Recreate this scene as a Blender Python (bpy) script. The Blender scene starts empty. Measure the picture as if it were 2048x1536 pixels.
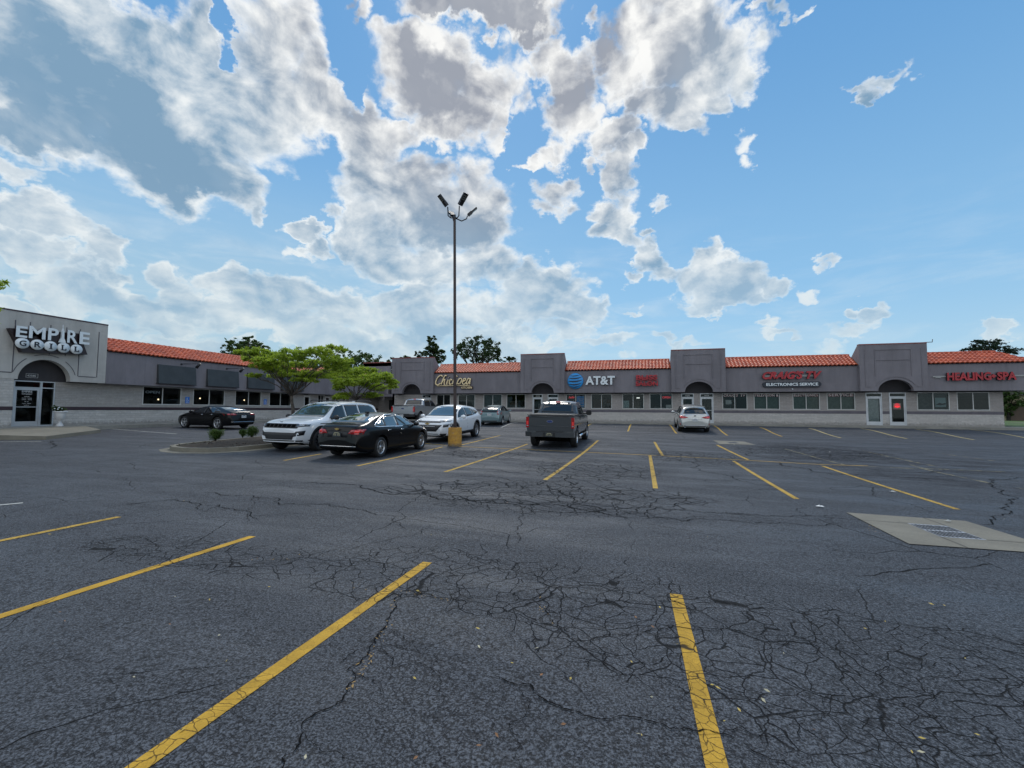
import bpy, bmesh, math, random
from mathutils import Vector, Matrix, noise as mnoise
from mathutils.bvhtree import BVHTree
PI=math.pi
F=900.0; EYE=1.64; YAW=math.radians(15.9); PITCH=math.atan((818.7-768)/F); ROLL=0.005
FWD=(-math.sin(YAW)*math.cos(PITCH), math.cos(YAW)*math.cos(PITCH), math.sin(PITCH))
RT0=(math.cos(YAW), math.sin(YAW), 0.0)
UP0=(math.sin(YAW)*math.sin(PITCH), -math.cos(YAW)*math.sin(PITCH), math.cos(PITCH))
# image horizon drops to the right by ROLL
cr,sr=math.cos(ROLL),math.sin(ROLL)
RT=tuple(cr*a+sr*b for a,b in zip(RT0,UP0))
UP=tuple(-sr*a+cr*b for a,b in zip(RT0,UP0))
def ray(px,py):
    a=(px-1024)/F; b=-(py-768)/F
    return tuple(FWD[i]+a*RT[i]+b*UP[i] for i in range(3))
def proj(x,y,z):
    d=(x,y,z-EYE)
    w=sum(d[i]*FWD[i] for i in range(3)); a=sum(d[i]*RT[i] for i in range(3)); b=sum(d[i]*UP[i] for i in range(3))
    return (1024+F*a/w, 768-F*b/w)
YK=[-20,0,8,17.5,27,30.4,33.5,37,60]
BK=[0.0,0.0,-0.05,-0.02,0.24,0.32,0.48,0.52,0.55]
SK=[-.004,-.005,-.009,-.014,-.008,-.006,-.005,-.003,-.002]
def _hi(t,K,V):
    if t<=K[0]: return V[0]
    if t>=K[-1]: return V[-1]
    n=len(K)
    m=[0]*n
    for i in range(1,n-1):
        d0=(V[i]-V[i-1])/(K[i]-K[i-1]); d1=(V[i+1]-V[i])/(K[i+1]-K[i]); m[i]=(d0+d1)/2 if d0*d1>0 else 0
    for i in range(n-1):
        if t<=K[i+1]:
            h=K[i+1]-K[i]; s=(t-K[i])/h
            return V[i]*(2*s**3-3*s*s+1)+m[i]*h*(s**3-2*s*s+s)+V[i+1]*(-2*s**3+3*s*s)+m[i+1]*h*(s**3-s*s)
def gz(x,y):
    xc=max(-32.0,min(32.0,x))
    return _hi(y,YK,BK)+_hi(y,YK,SK)*xc
def G(px,py):
    d=ray(px,py); t=1.0; z=0
    for k in range(60):
        t2=(EYE-z)/max(1e-4,-d[2]); t=t2 if k<2 else .5*t+.5*t2
        z=gz(d[0]*t,d[1]*t)
    return (d[0]*t,d[1]*t,z)
def PY(px,py,Y):
    d=ray(px,py); t=Y/d[1]; return (d[0]*t,Y,EYE+d[2]*t)
def PX(px,py,X):
    d=ray(px,py); t=X/d[0]; return (X,d[1]*t,EYE+d[2]*t)
EXPO=0.0; SUNE=1.4; SKYS=0.09; SKYT=(1.0,1.15,1.2); BACKK=1.55

C=bpy.context.scene.collection
SC=bpy.context.scene
# ---------------- camera ----------------
cd=bpy.data.cameras.new('camera'); cam=bpy.data.objects.new('camera',cd); C.objects.link(cam)
cd.sensor_width=36; cd.lens=F/2048*36; cd.clip_start=.05; cd.clip_end=6000
m3=Matrix((RT,UP,tuple(-v for v in FWD))).transposed()
cam.matrix_world=Matrix.Translation((0,0,EYE))@m3.to_4x4()
SC.camera=cam
SC.view_settings.view_transform='Standard'; SC.view_settings.look='None'; SC.view_settings.gamma=1
SC.view_settings.exposure=EXPO
# ---------------- sun ----------------
SUN_AZ=-PI/2 # placeholder, set below
def az_el(px,py):
    d=Vector(ray(px,py)).normalized()
    return math.atan2(d.x,d.y), math.asin(d.z)
saz,sel=az_el(985,-80)
sd=Vector((math.sin(saz)*math.cos(sel),math.cos(saz)*math.cos(sel),math.sin(sel)))
sl=bpy.data.lights.new('sun','SUN'); sl.energy=SUNE; sl.angle=math.radians(12); sl.color=(1,.95,.87)
so=bpy.data.objects.new('sun',sl); C.objects.link(so); so.rotation_euler=sd.to_track_quat('Z','Y').to_euler()
# ---------------- node helpers ----------------
class NT:
    def __init__(s,tree): s.t=tree; s.n=tree.nodes; s.l=tree.links
    def new(s,typ,ins=None,**kw):
        n=s.n.new(typ)
        for k,v in kw.items(): setattr(n,k,v)
        if ins:
            for k,v in ins.items():
                if isinstance(v,bpy.types.NodeSocket): s.l.new(v,n.inputs[k])
                else: n.inputs[k].default_value=v
        return n
    def math(s,op,a,b=0.0,c=None,clamp=False):
        n=s.n.new('ShaderNodeMath'); n.operation=op; n.use_clamp=clamp
        for i,v in enumerate([a,b]+([c] if c is not None else [])):
            if isinstance(v,bpy.types.NodeSocket): s.l.new(v,n.inputs[i])
            else: n.inputs[i].default_value=v
        return n.outputs[0]
    def vmath(s,op,a,b=None,scale=None):
        n=s.n.new('ShaderNodeVectorMath'); n.operation=op
        for i,v in enumerate([a,b]):
            if v is None: continue
            if isinstance(v,bpy.types.NodeSocket): s.l.new(v,n.inputs[i])
            else: n.inputs[i].default_value=v
        if scale is not None: n.inputs['Scale'].default_value=scale
        return n.outputs['Value'] if op in('LENGTH','DOT_PRODUCT','DISTANCE') else n.outputs[0]
    def noise(s,vec,scale,detail=4,rough=.55,dist=0,out=0):
        n=s.new('ShaderNodeTexNoise',{'Vector':vec,'Scale':scale,'Detail':detail,'Roughness':rough,'Distortion':dist})
        return n.outputs[out]
    def ramp(s,val,a,b,lo=0.0,hi=1.0,smooth=True):
        n=s.new('ShaderNodeMapRange',{'Value':val,'From Min':a,'From Max':b,'To Min':lo,'To Max':hi})
        if smooth: n.interpolation_type='SMOOTHSTEP'
        return n.outputs[0]
    def mix(s,f,a,b,blend='MIX'):
        n=s.n.new('ShaderNodeMix'); n.data_type='RGBA'; n.blend_type=blend
        for k,v in ((0,f),(6,a),(7,b)):
            if isinstance(v,bpy.types.NodeSocket): s.l.new(v,n.inputs[k])
            else: n.inputs[k].default_value=v if k==0 else (tuple(v)+(1,))[:4]
        return n.outputs[2]
def newmat(name):
    m=bpy.data.materials.new(name); m.use_nodes=True; t=NT(m.node_tree)
    b=m.node_tree.nodes['Principled BSDF']
    return m,t,b
def pbr(name,col,rough=.6,metal=0,var=.12,vs=2.0,bump=0,bs=30,coat=0,emit=None,estr=1,spec=.5,streak=0):
    m,t,b=newmat(name)
    g=t.new('ShaderNodeNewGeometry').outputs['Position']
    if streak: 
        g2=t.vmath('MULTIPLY',g,(1,1,.18))
    else: g2=g
    if var:
        f=t.noise(g2,vs,5)
        c=t.mix(t.ramp(f,.3,.7),tuple(v*(1-var) for v in col),tuple(min(1,v*(1+var)) for v in col))
        t.l.new(c,b.inputs['Base Color'])
    else: b.inputs['Base Color'].default_value=tuple(col)+(1,)
    b.inputs['Roughness'].default_value=rough; b.inputs['Metallic'].default_value=metal
    b.inputs['Specular IOR Level'].default_value=spec
    b.inputs['Coat Weight'].default_value=coat; b.inputs['Coat Roughness'].default_value=.04
    if bump:
        n=t.noise(g,bs,4,.6)
        bp=t.new('ShaderNodeBump',{'Height':n,'Strength':bump,'Distance':.02}); t.l.new(bp.outputs[0],b.inputs['Normal'])
    if emit:
        b.inputs['Emission Color'].default_value=tuple(emit)+(1,); b.inputs['Emission Strength'].default_value=estr
    return m
# ---------------- world: sky and clouds ----------------
def sky():
    w=bpy.data.worlds.new('World'); SC.world=w; w.use_nodes=True; t=NT(w.node_tree); w.node_tree.nodes.clear()
    out=t.new('ShaderNodeOutputWorld'); 
    sk=t.new('ShaderNodeTexSky'); sk.sky_type='NISHITA'; sk.sun_disc=False; sk.sun_elevation=sel; sk.sun_rotation=saz; sk.air_density=1.0; sk.dust_density=.6; sk.ozone_density=2.2; sk.altitude=100
    dirv=t.new('ShaderNodeTexCoord').outputs['Generated']
    s=t.new('ShaderNodeSeparateXYZ',{'Vector':dirv}); X,Y,Z=s.outputs
    az=t.math('ARCTAN2',X,Y); el=t.math('ARCSINE',Z)
    p=t.new('ShaderNodeCombineXYZ',{'X':az,'Y':el,'Z':0.0}).outputs[0]
    # noises live on the sky direction, a little stretched along the horizon where the layer is seen edge-on
    q=t.new('ShaderNodeCombineXYZ',{'X':az,'Y':t.math('MULTIPLY',el,1.35),'Z':0.0}).outputs[0]
    w1=t.vmath('SUBTRACT',t.noise(q,5.5,3,.5,out=1),(.5,.5,.5)); w2=t.vmath('SUBTRACT',t.noise(q,19,5,.6,out=1),(.5,.5,.5))
    pw=t.vmath('ADD',p,t.vmath('ADD',t.vmath('SCALE',w1,scale=.15),t.vmath('SCALE',w2,scale=.085))); pw=t.vmath('MULTIPLY',pw,(1,1,0))
    def blobs(L,vec,tile=None):
        r=None
        for px,py,rx,ry,a in L:
            c=az_el(px,py); ra=abs(az_el(px+rx,py)[0]-az_el(px-rx,py)[0])/2; re=abs(az_el(px,py-ry)[1]-az_el(px,py+ry)[1])/2
            ra=max(ra*1.15,.01); re=max(re*1.15,.01)
            if tile:
                m=.12
                if c[0]+ra*1.3+m<tile[0] or c[0]-ra*1.3-m>tile[1] or c[1]+re*1.3+m<tile[2] or c[1]-re*1.3-m>tile[3]: continue
            n=t.n.new('ShaderNodeVectorMath'); n.operation='MULTIPLY_ADD'; t.l.new(vec,n.inputs[0]); n.inputs[1].default_value=(1/ra,1/re,0); n.inputs[2].default_value=(-c[0]/ra,-c[1]/re,0)
            d=t.vmath('DOT_PRODUCT',n.outputs[0],n.outputs[0]); f=t.math('MULTIPLY_ADD',d,-a,a)
            r=f if r is None else t.math('MAXIMUM',r,f)
        return r if r is not None else -1.0
    B=[(120,130,270,180,1),(330,250,230,140,1),(480,340,80,70,.9),(540,200,110,130,.9),(560,60,85,80,.75),(60,240,170,80,1),(230,60,210,90,1),(420,170,90,180,.9),(515,400,22,40,.7),(620,180,40,90,.6),(400,340,140,50,.8),
     (30,345,70,32,.7),(90,330,80,16,.5),(90,440,100,50,.9),(50,510,100,45,.9),(205,500,70,42,.9),(150,560,110,45,.8),(260,600,110,35,.7),(352,540,42,32,.8),(380,590,60,50,.8),(450,560,55,38,.85),(520,590,80,42,.8),(600,600,90,38,.75),(690,610,110,40,.8),(800,620,110,40,.75),(880,600,70,50,.7),(930,650,60,20,.6),(560,660,90,14,.4),(330,650,90,12,.4),(760,675,80,14,.45),
     (650,215,50,60,.8),(700,240,60,60,.9),(740,290,60,70,.9),(790,260,50,40,.8),(740,370,70,70,.9),(800,400,110,90,1),(900,420,130,90,1),(960,430,75,110,.9),(720,450,45,60,.8),(760,500,80,50,.8),(690,480,35,40,.7),(860,520,90,45,.8),(960,520,90,50,.8),(1040,560,60,40,.8),(600,455,38,18,.75),(630,490,25,24,.7),(612,515,20,14,.5),(660,430,14,30,.5),
     (860,150,120,90,1),(900,230,95,65,1),(800,110,60,50,.9),(960,160,60,60,.85),(1000,230,28,60,.6),(1010,130,35,60,.6),(940,0,140,66,1.25),(1065,15,66,56,1.1),(850,20,60,40,.7),(1040,100,30,40,.6),
     (735,35,22,38,.65),(725,70,14,20,.5),(700,8,18,20,.5),
     (1125,190,52,95,.95),(1150,240,55,60,.9),(1110,300,40,25,.7),(1090,95,40,45,.75),(1075,318,25,12,.6),(1175,170,30,60,.7),(1180,40,16,20,.5),(1040,185,20,30,.4),
     (1330,70,120,100,1),(1420,120,100,80,1),(1260,60,70,90,.9),(1350,210,90,60,.9),(1250,150,60,70,.85),(1480,130,45,60,.85),(1390,235,30,40,.8),(1435,200,35,40,.8),(1215,110,45,40,.8),(1270,235,40,30,.75),(1360,260,40,18,.6),
     (1220,285,40,38,.9),(1275,310,35,26,.8),(1245,345,35,40,.9),(1230,400,45,40,.9),(1215,450,35,35,.85),(1250,470,26,30,.8),(1190,330,24,14,.5),(1110,380,36,36,.72),(1095,415,30,20,.7),(1185,400,22,24,.6),(1265,490,30,30,.7),(1290,520,34,30,.85),(1320,545,32,24,.8),(1262,560,18,14,.6),(1300,455,14,16,.6),(1320,410,18,12,.5),(1300,490,16,18,.6),
     (1440,560,85,48,1),(1400,515,40,36,.9),(1480,535,50,40,.95),(1540,570,46,30,.95),(1430,600,80,22,.8),(1360,560,32,40,.8),(1385,620,20,8,.5),(1510,605,60,12,.6),
     (1745,140,48,18,.62),(1710,158,28,14,.6),(1790,118,30,12,.5),(1492,280,24,24,.62),(1495,315,16,20,.5),(1658,493,26,10,.52),(1640,503,16,7,.5),(1630,573,22,14,.5),
     (1090,555,55,50,.9),(1080,600,90,50,.9),(1140,620,70,38,.85),(1190,615,24,20,.7),(1020,640,90,34,.85),(930,610,60,40,.7),(1120,670,90,20,.6),(1200,690,70,16,.6),(1335,672,34,18,.75),(1375,690,50,12,.65),(1515,660,30,14,.68),(1550,680,50,12,.6),(1765,625,45,18,.7),(1720,615,24,12,.6),(1690,655,60,16,.55),(1800,604,22,5,.5),(1640,690,50,16,.5),(2000,672,44,16,.8),(1270,618,24,6,.5),(60,640,120,30,.75),(200,660,110,30,.8),(330,640,90,30,.8),(420,690,120,24,.8),(480,620,90,30,.85),(560,640,80,34,.85),(660,660,110,32,.85),(780,690,110,24,.8),(860,650,90,40,.85),(980,690,100,26,.8),(300,700,120,18,.7),(640,712,120,16,.75),(110,590,80,26,.7),(1060,700,80,18,.7),(1540,20,24,10,.5),(1590,5,20,8,.5)]
    NG=[(455,45,20,70,1),(460,95,18,22,.8),(700,150,18,70,.9),(690,95,20,30,.8),(1030,260,14,50,.6),(1010,300,12,30,.6)]
    # outside the view: a loose field of added clouds, brightened to light the facades
    fc=t.math('COSINE',t.math('ADD',az,YAW)); side=t.math('MAXIMUM',t.ramp(fc,.38,.15,0,1),t.ramp(el,.90,1.08,0,1))
    gen=t.math('MULTIPLY',t.ramp(t.noise(dirv,3.0,4,.5),.40,.60,-.3,.95),side)
    genS=t.math('SUBTRACT',gen,t.math('MULTIPLY',t.math('SUBTRACT',1.0,side),2.0))
    f1=t.noise(q,9,9,.585,.25)
    tv=t.vmath('NORMALIZE',t.vmath('SUBTRACT',(saz,sel,0),p))
    f2=t.noise(t.vmath('ADD',q,t.vmath('SCALE',tv,scale=.022)),9,6,.585,.25)
    rel=t.math('ADD',t.math('SUBTRACT',f2,f1),t.math('MULTIPLY',t.math('SUBTRACT',t.noise(t.vmath('ADD',q,t.vmath('SCALE',tv,scale=.05)),5.5,3,.5,.2),t.noise(q,5.5,3,.5,.2)),.9)); soft=t.math('SUBTRACT',t.noise(q,4.5,4,.55),.5)
    DKL=[(160,190,300,170,1.05),(360,320,180,90,1.1),(540,200,90,110,.5),(250,40,220,80,.62),(60,260,120,60,1.1),(880,180,120,90,1.0),(945,-5,150,62,1.9),(1060,15,60,50,1.5),(850,400,120,80,.8),(900,440,110,70,1.0),(1130,210,45,70,.75),(1350,80,110,90,.7),(1430,150,50,50,.6),(1235,370,30,30,.5),(1440,575,80,40,.55),(1090,610,90,40,.5),(960,560,80,50,.4),(720,300,40,50,.35),(250,600,400,100,.25),(800,640,300,60,.2)]
    KK=1/(SKYS*2**EXPO)
    def D8(r,g,b,k=1): return tuple(((v/255)/12.92 if v/255<=.04045 else ((v/255+.055)/1.055)**2.4)*KK*k for v in (r,g,b))
    low=t.ramp(el,.0,.42,1,0); sunp=t.vmath('DOT_PRODUCT',dirv,tuple(sd)); near=t.ramp(sunp,.86,.98,0,1)
    lit=t.mix(low,D8(244,248,249),D8(232,237,234)); grey=t.mix(low,D8(128,162,190),D8(166,193,213))
    grey=t.mix(near,grey,D8(158,164,176)); lit=t.mix(near,lit,D8(252,252,250))
    lit=t.mix(side,lit,D8(250,248,244,BACKK)); grey=t.mix(side,grey,D8(215,222,230,BACKK*.9))
    blue=t.mix(1.0,t.vmath('MINIMUM',sk.outputs[0],D8(215,225,240)),SKYT,'MULTIPLY')
    g1=t.mix(t.ramp(el,.05,.75),D8(152,202,238),D8(102,162,218)); g1=t.mix(t.ramp(el,-.02,.26,1,0),g1,D8(186,217,234)); g1=t.mix(t.math('MULTIPLY',t.ramp(az,.1,-.8),t.ramp(el,.5,.1)),g1,D8(172,204,222))
    blue=t.mix(.88,blue,g1)
    veil=t.math('MULTIPLY',t.ramp(t.noise(t.vmath('MULTIPLY',q,(1,3.2,1)),5.0,7,.6,.5),.42,.72,0,.65),t.math('MULTIPLY',t.ramp(el,.02,.10),t.ramp(el,.42,.14)))
    veil=t.math('MULTIPLY',veil,t.ramp(az,.25,-.35,.35,1.0))
    relk=t.ramp(el,.0,.9,2.6,3.6)
    def tile_bg(S,DK):
        D=t.math('ADD',S,t.math('MULTIPLY',t.math('SUBTRACT',f1,.5),t.ramp(el,.05,.5,2.1,1.6)))
        Ts=t.math('ADD',S,t.math('MULTIPLY',t.math('SUBTRACT',f1,.5),.75))
        a=t.math('MULTIPLY',t.ramp(D,-.04,.46),t.ramp(D,.1,.7,.78,1.0)); a=t.math('MULTIPLY',a,t.ramp(el,.0,.40,.55,1.0))
        T=t.ramp(t.math('MINIMUM',D,Ts),.16,.62)
        DK=t.math('MAXIMUM',t.math('MAXIMUM',DK,t.math('MULTIPLY',side,.5)),.50)
        shade=t.math('MULTIPLY',t.math('MULTIPLY',T,DK),1.2,clamp=True)
        D2=D
        damp=t.ramp(t.math('MULTIPLY',T,DK),.3,.95,1.0,.35)
        shade=t.math('ADD',shade,t.math('MULTIPLY',rel,t.math('MULTIPLY',relk,damp)),clamp=True)
        shade=t.math('ADD',shade,t.math('MULTIPLY',soft,t.math('MULTIPLY',T,.55)),clamp=True)
        a=t.math('MAXIMUM',a,veil)
        c=t.mix(a,blue,t.mix(shade,lit,grey))
        b=t.new('ShaderNodeBackground',{'Strength':SKYS,'Color':c}); return b.outputs[0]
    def count(T_):
        n=0
        for px,py,rx,ry,a in B:
            c=az_el(px,py); ra=abs(az_el(px+rx,py)[0]-az_el(px-rx,py)[0])/2*1.5+.12; re=abs(az_el(px,py-ry)[1]-az_el(px,py+ry)[1])/2*1.5+.12
            n+= c[0]+ra>T_[0] and c[0]-ra<T_[1] and c[1]+re>T_[2] and c[1]-re<T_[3]
        return n
    def rec(T_,depth):
        n=count(T_)
        if depth==0 or n<=10:
            S=blobs(B,pw,T_); N=blobs(NG,pw,T_); DK=blobs(DKL,pw,T_)
            if not isinstance(S,float): S=t.math('ADD',S,t.math('MINIMUM',S,0.0))
            S=t.math('MAXIMUM',t.math('MAXIMUM',S,genS),-.8)
            if not isinstance(N,float): S=t.math('SUBTRACT',S,t.math('MAXIMUM',N,0.0))
            return tile_bg(S,DK)
        best=None
        for ax in (0,1):
            lo,hi=T_[2*ax],T_[2*ax+1]
            for k in range(1,12):
                v=lo+(hi-lo)*k/12; A=list(T_); A[2*ax+1]=v; Bt=list(T_); Bt[2*ax]=v; sc_=count(A)**2+count(Bt)**2
                if best is None or sc_<best[0]: best=(sc_,ax,v,A,Bt)
        _,ax,v,A,Bt=best
        l=rec(A,depth-1); r=rec(Bt,depth-1)
        return t.new('ShaderNodeMixShader',{0:t.math('GREATER_THAN',(az,el)[ax],v),1:l,2:r}).outputs[0]
    cur=rec((-3.2,3.2,-.03,1.6),4)
    gb=t.new('ShaderNodeBackground',{'Strength':SKYS,'Color':D8(150,165,172)+(1,)}).outputs[0]
    cur=t.new('ShaderNodeMixShader',{0:t.math('LESS_THAN',Z,-.03),1:cur,2:gb}).outputs[0]
    t.l.new(cur,out.inputs[0])
sky()

# ---------------- mesh builder ----------------
class MB:
    def __init__(s): s.v=[]; s.f=[]; s.mi=[]; s.cur=0; s.sm=[]
    def quad(s,*p,smooth=False):
        n=len(s.v); s.v+= [tuple(q) for q in p]; s.f.append(tuple(range(n,n+len(p)))); s.mi.append(s.cur); s.sm.append(smooth); return s
    def box(s,x0,x1,y0,y1,z0,z1):
        if x0>x1:x0,x1=x1,x0
        if y0>y1:y0,y1=y1,y0
        if z0>z1:z0,z1=z1,z0
        n=len(s.v); s.v+=[(x0,y0,z0),(x1,y0,z0),(x1,y1,z0),(x0,y1,z0),(x0,y0,z1),(x1,y0,z1),(x1,y1,z1),(x0,y1,z1)]
        for f in ((3,2,1,0),(4,5,6,7),(0,1,5,4),(1,2,6,5),(2,3,7,6),(3,0,4,7)):
            s.f.append(tuple(n+i for i in f)); s.mi.append(s.cur); s.sm.append(False)
        return s
    def tube(s,pts,r,seg=8,caps=True,smooth=True):
        pts=[Vector(p) for p in pts]; rs=r if isinstance(r,(list,tuple)) else [r]*len(pts)
        n0=len(s.v); prev=None
        for i,p in enumerate(pts):
            d=(pts[min(i+1,len(pts)-1)]-pts[max(i-1,0)]).normalized()
            if prev is None:
                a=d.cross(Vector((0,0,1))); 
                if a.length<.1: a=d.cross(Vector((1,0,0)))
                a.normalize()
            else:
                a=(prev-d*prev.dot(d)).normalized()
            prev=a; b=d.cross(a)
            for k in range(seg):
                t=2*PI*k/seg; s.v.append(tuple(p+(a*math.cos(t)+b*math.sin(t))*rs[i]))
        for i in range(len(pts)-1):
            for k in range(seg):
                k2=(k+1)%seg
                s.f.append((n0+i*seg+k,n0+i*seg+k2,n0+(i+1)*seg+k2,n0+(i+1)*seg+k)); s.mi.append(s.cur); s.sm.append(smooth)
        if caps:
            s.f.append(tuple(n0+k for k in range(seg))[::-1]); s.mi.append(s.cur); s.sm.append(False)
            e=n0+(len(pts)-1)*seg; s.f.append(tuple(e+k for k in range(seg))); s.mi.append(s.cur); s.sm.append(False)
        return s
    def lathe(s,prof,c=(0,0,0),seg=24,axis='z',smooth=True,close=False):
        n0=len(s.v)
        for r,h in prof:
            for k in range(seg):
                t=2*PI*k/seg; a,b=r*math.cos(t),r*math.sin(t)
                s.v.append({'z':(c[0]+a,c[1]+b,c[2]+h),'y':(c[0]+a,c[1]+h,c[2]+b),'x':(c[0]+h,c[1]+a,c[2]+b)}[axis])
        for i in range(len(prof)-1):
            for k in range(seg):
                k2=(k+1)%seg; s.f.append((n0+i*seg+k,n0+i*seg+k2,n0+(i+1)*seg+k2,n0+(i+1)*seg+k)); s.mi.append(s.cur); s.sm.append(smooth)
        if close:
            s.f.append(tuple(n0+k for k in range(seg))); s.mi.append(s.cur); s.sm.append(False)
            e=n0+(len(prof)-1)*seg; s.f.append(tuple(e+k for k in range(seg))); s.mi.append(s.cur); s.sm.append(False)
        return s
    def prism(s,poly,h0,h1,fn):
        """poly: 2D points; fn(a,b,h)->xyz"""
        n=len(poly); n0=len(s.v)
        s.v+=[tuple(fn(a,b,h0)) for a,b in poly]+[tuple(fn(a,b,h1)) for a,b in poly]
        s.f.append(tuple(range(n0,n0+n))); s.f.append(tuple(range(n0+2*n-1,n0+n-1,-1)))
        s.mi+=[s.cur]*2; s.sm+=[False]*2
        for i in range(n):
            j=(i+1)%n; s.f.append((n0+i,n0+j,n0+n+j,n0+n+i)); s.mi.append(s.cur); s.sm.append(False)
        return s
    def add(s,me,M=None):
        n=len(s.v)
        for v in me.vertices: s.v.append(tuple(M@v.co) if M else tuple(v.co))
        for p in me.polygons: s.f.append(tuple(n+i for i in p.vertices)); s.mi.append(s.cur); s.sm.append(p.use_smooth)
        return s
    def xf(s,M): s.v=[tuple(M@Vector(v)) for v in s.v]; return s
    def build(s,name,mats,parent=None,world=True,recalc=False):
        me=bpy.data.meshes.new(name)
        off=Vector((0,0,0))
        if parent is not None and world:
            p=parent
            while p is not None: off+=p.location; p=p.parent
        me.from_pydata([tuple(Vector(v)-off) for v in s.v] if off.length>0 else s.v,[],s.f)
        if not isinstance(mats,(list,tuple)): mats=[mats]
        for m in mats: me.materials.append(m)
        me.polygons.foreach_set('material_index',s.mi); me.polygons.foreach_set('use_smooth',s.sm)
        me.update()
        if recalc:
            bm=bmesh.new(); bm.from_mesh(me); bmesh.ops.recalc_face_normals(bm,faces=bm.faces); bm.to_mesh(me); bm.free()
        o=bpy.data.objects.new(name,me); C.objects.link(o)
        if parent is not None: o.parent=parent
        return o
def tag(o,label=None,cat=None,group=None,kind=None):
    if label: o['label']=label
    if cat: o['category']=cat
    if group: o['group']=group
    if kind: o['kind']=kind
    return o
def empty(name,loc=(0,0,0),rz=0,label=None,cat=None,group=None,kind=None):
    o=bpy.data.objects.new(name,None); C.objects.link(o); o.location=loc; o.rotation_euler=(0,0,rz); o.empty_display_size=.3
    return tag(o,label,cat,group,kind)
def kids(o): return [c for c in bpy.data.objects if c.parent==o]
def copy_tree(o,parent=None):
    c=o.copy(); C.objects.link(c); c.parent=parent
    for k in kids(o): copy_tree(k,c)
    return c
_fonts={}
def textmesh(txt,size=1,extrude=.02,offset=0,shear=0,space=1,bevel=0,align='CENTER'):
    cu=bpy.data.curves.new('t','FONT'); cu.body=txt; cu.size=size; cu.extrude=extrude; cu.offset=offset; cu.shear=shear
    cu.space_character=space; cu.bevel_depth=bevel; cu.align_x=align; cu.align_y='BOTTOM_BASELINE'; cu.resolution_u=3
    ob=bpy.data.objects.new('t',cu); C.objects.link(ob)
    dg=bpy.context.evaluated_depsgraph_get(); dg.update()
    me=bpy.data.meshes.new_from_object(ob.evaluated_get(dg))
    bpy.data.objects.remove(ob); bpy.data.curves.remove(cu)
    return me
def fit_text(txt,w,h,ex=.02,face='Y',pos=(0,0,0),**kw):
    """mesh of text fitted to width w and cap height h; face 'Y': on a wall facing -Y (x right), 'X': wall facing +X (text reads along +Y), 'U': ground"""
    me=textmesh(txt,1,1.0,**kw)
    xs=[v.co.x for v in me.vertices]; ys=[v.co.y for v in me.vertices]
    if not xs: return MB()
    x0,x1,y0,y1=min(xs),max(xs),min(ys),max(ys)
    b=MB(); b.add(me)
    out=[]
    for x,y,z in b.v:
        u=((x-x0)/(x1-x0)-.5)*w; v=(y-y0)/(y1-y0)*h; d=z*ex/2
        if face=='Y': out.append((pos[0]+u,pos[1]-d,pos[2]+v))
        elif face=='X': out.append((pos[0]+d,pos[1]+u,pos[2]+v))
        elif face=='-X': out.append((pos[0]-d,pos[1]-u,pos[2]+v))
        elif face=='Y+': out.append((pos[0]-u,pos[1]+d,pos[2]+v))
    b.v=out; bpy.data.meshes.remove(me)
    return b
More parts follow.
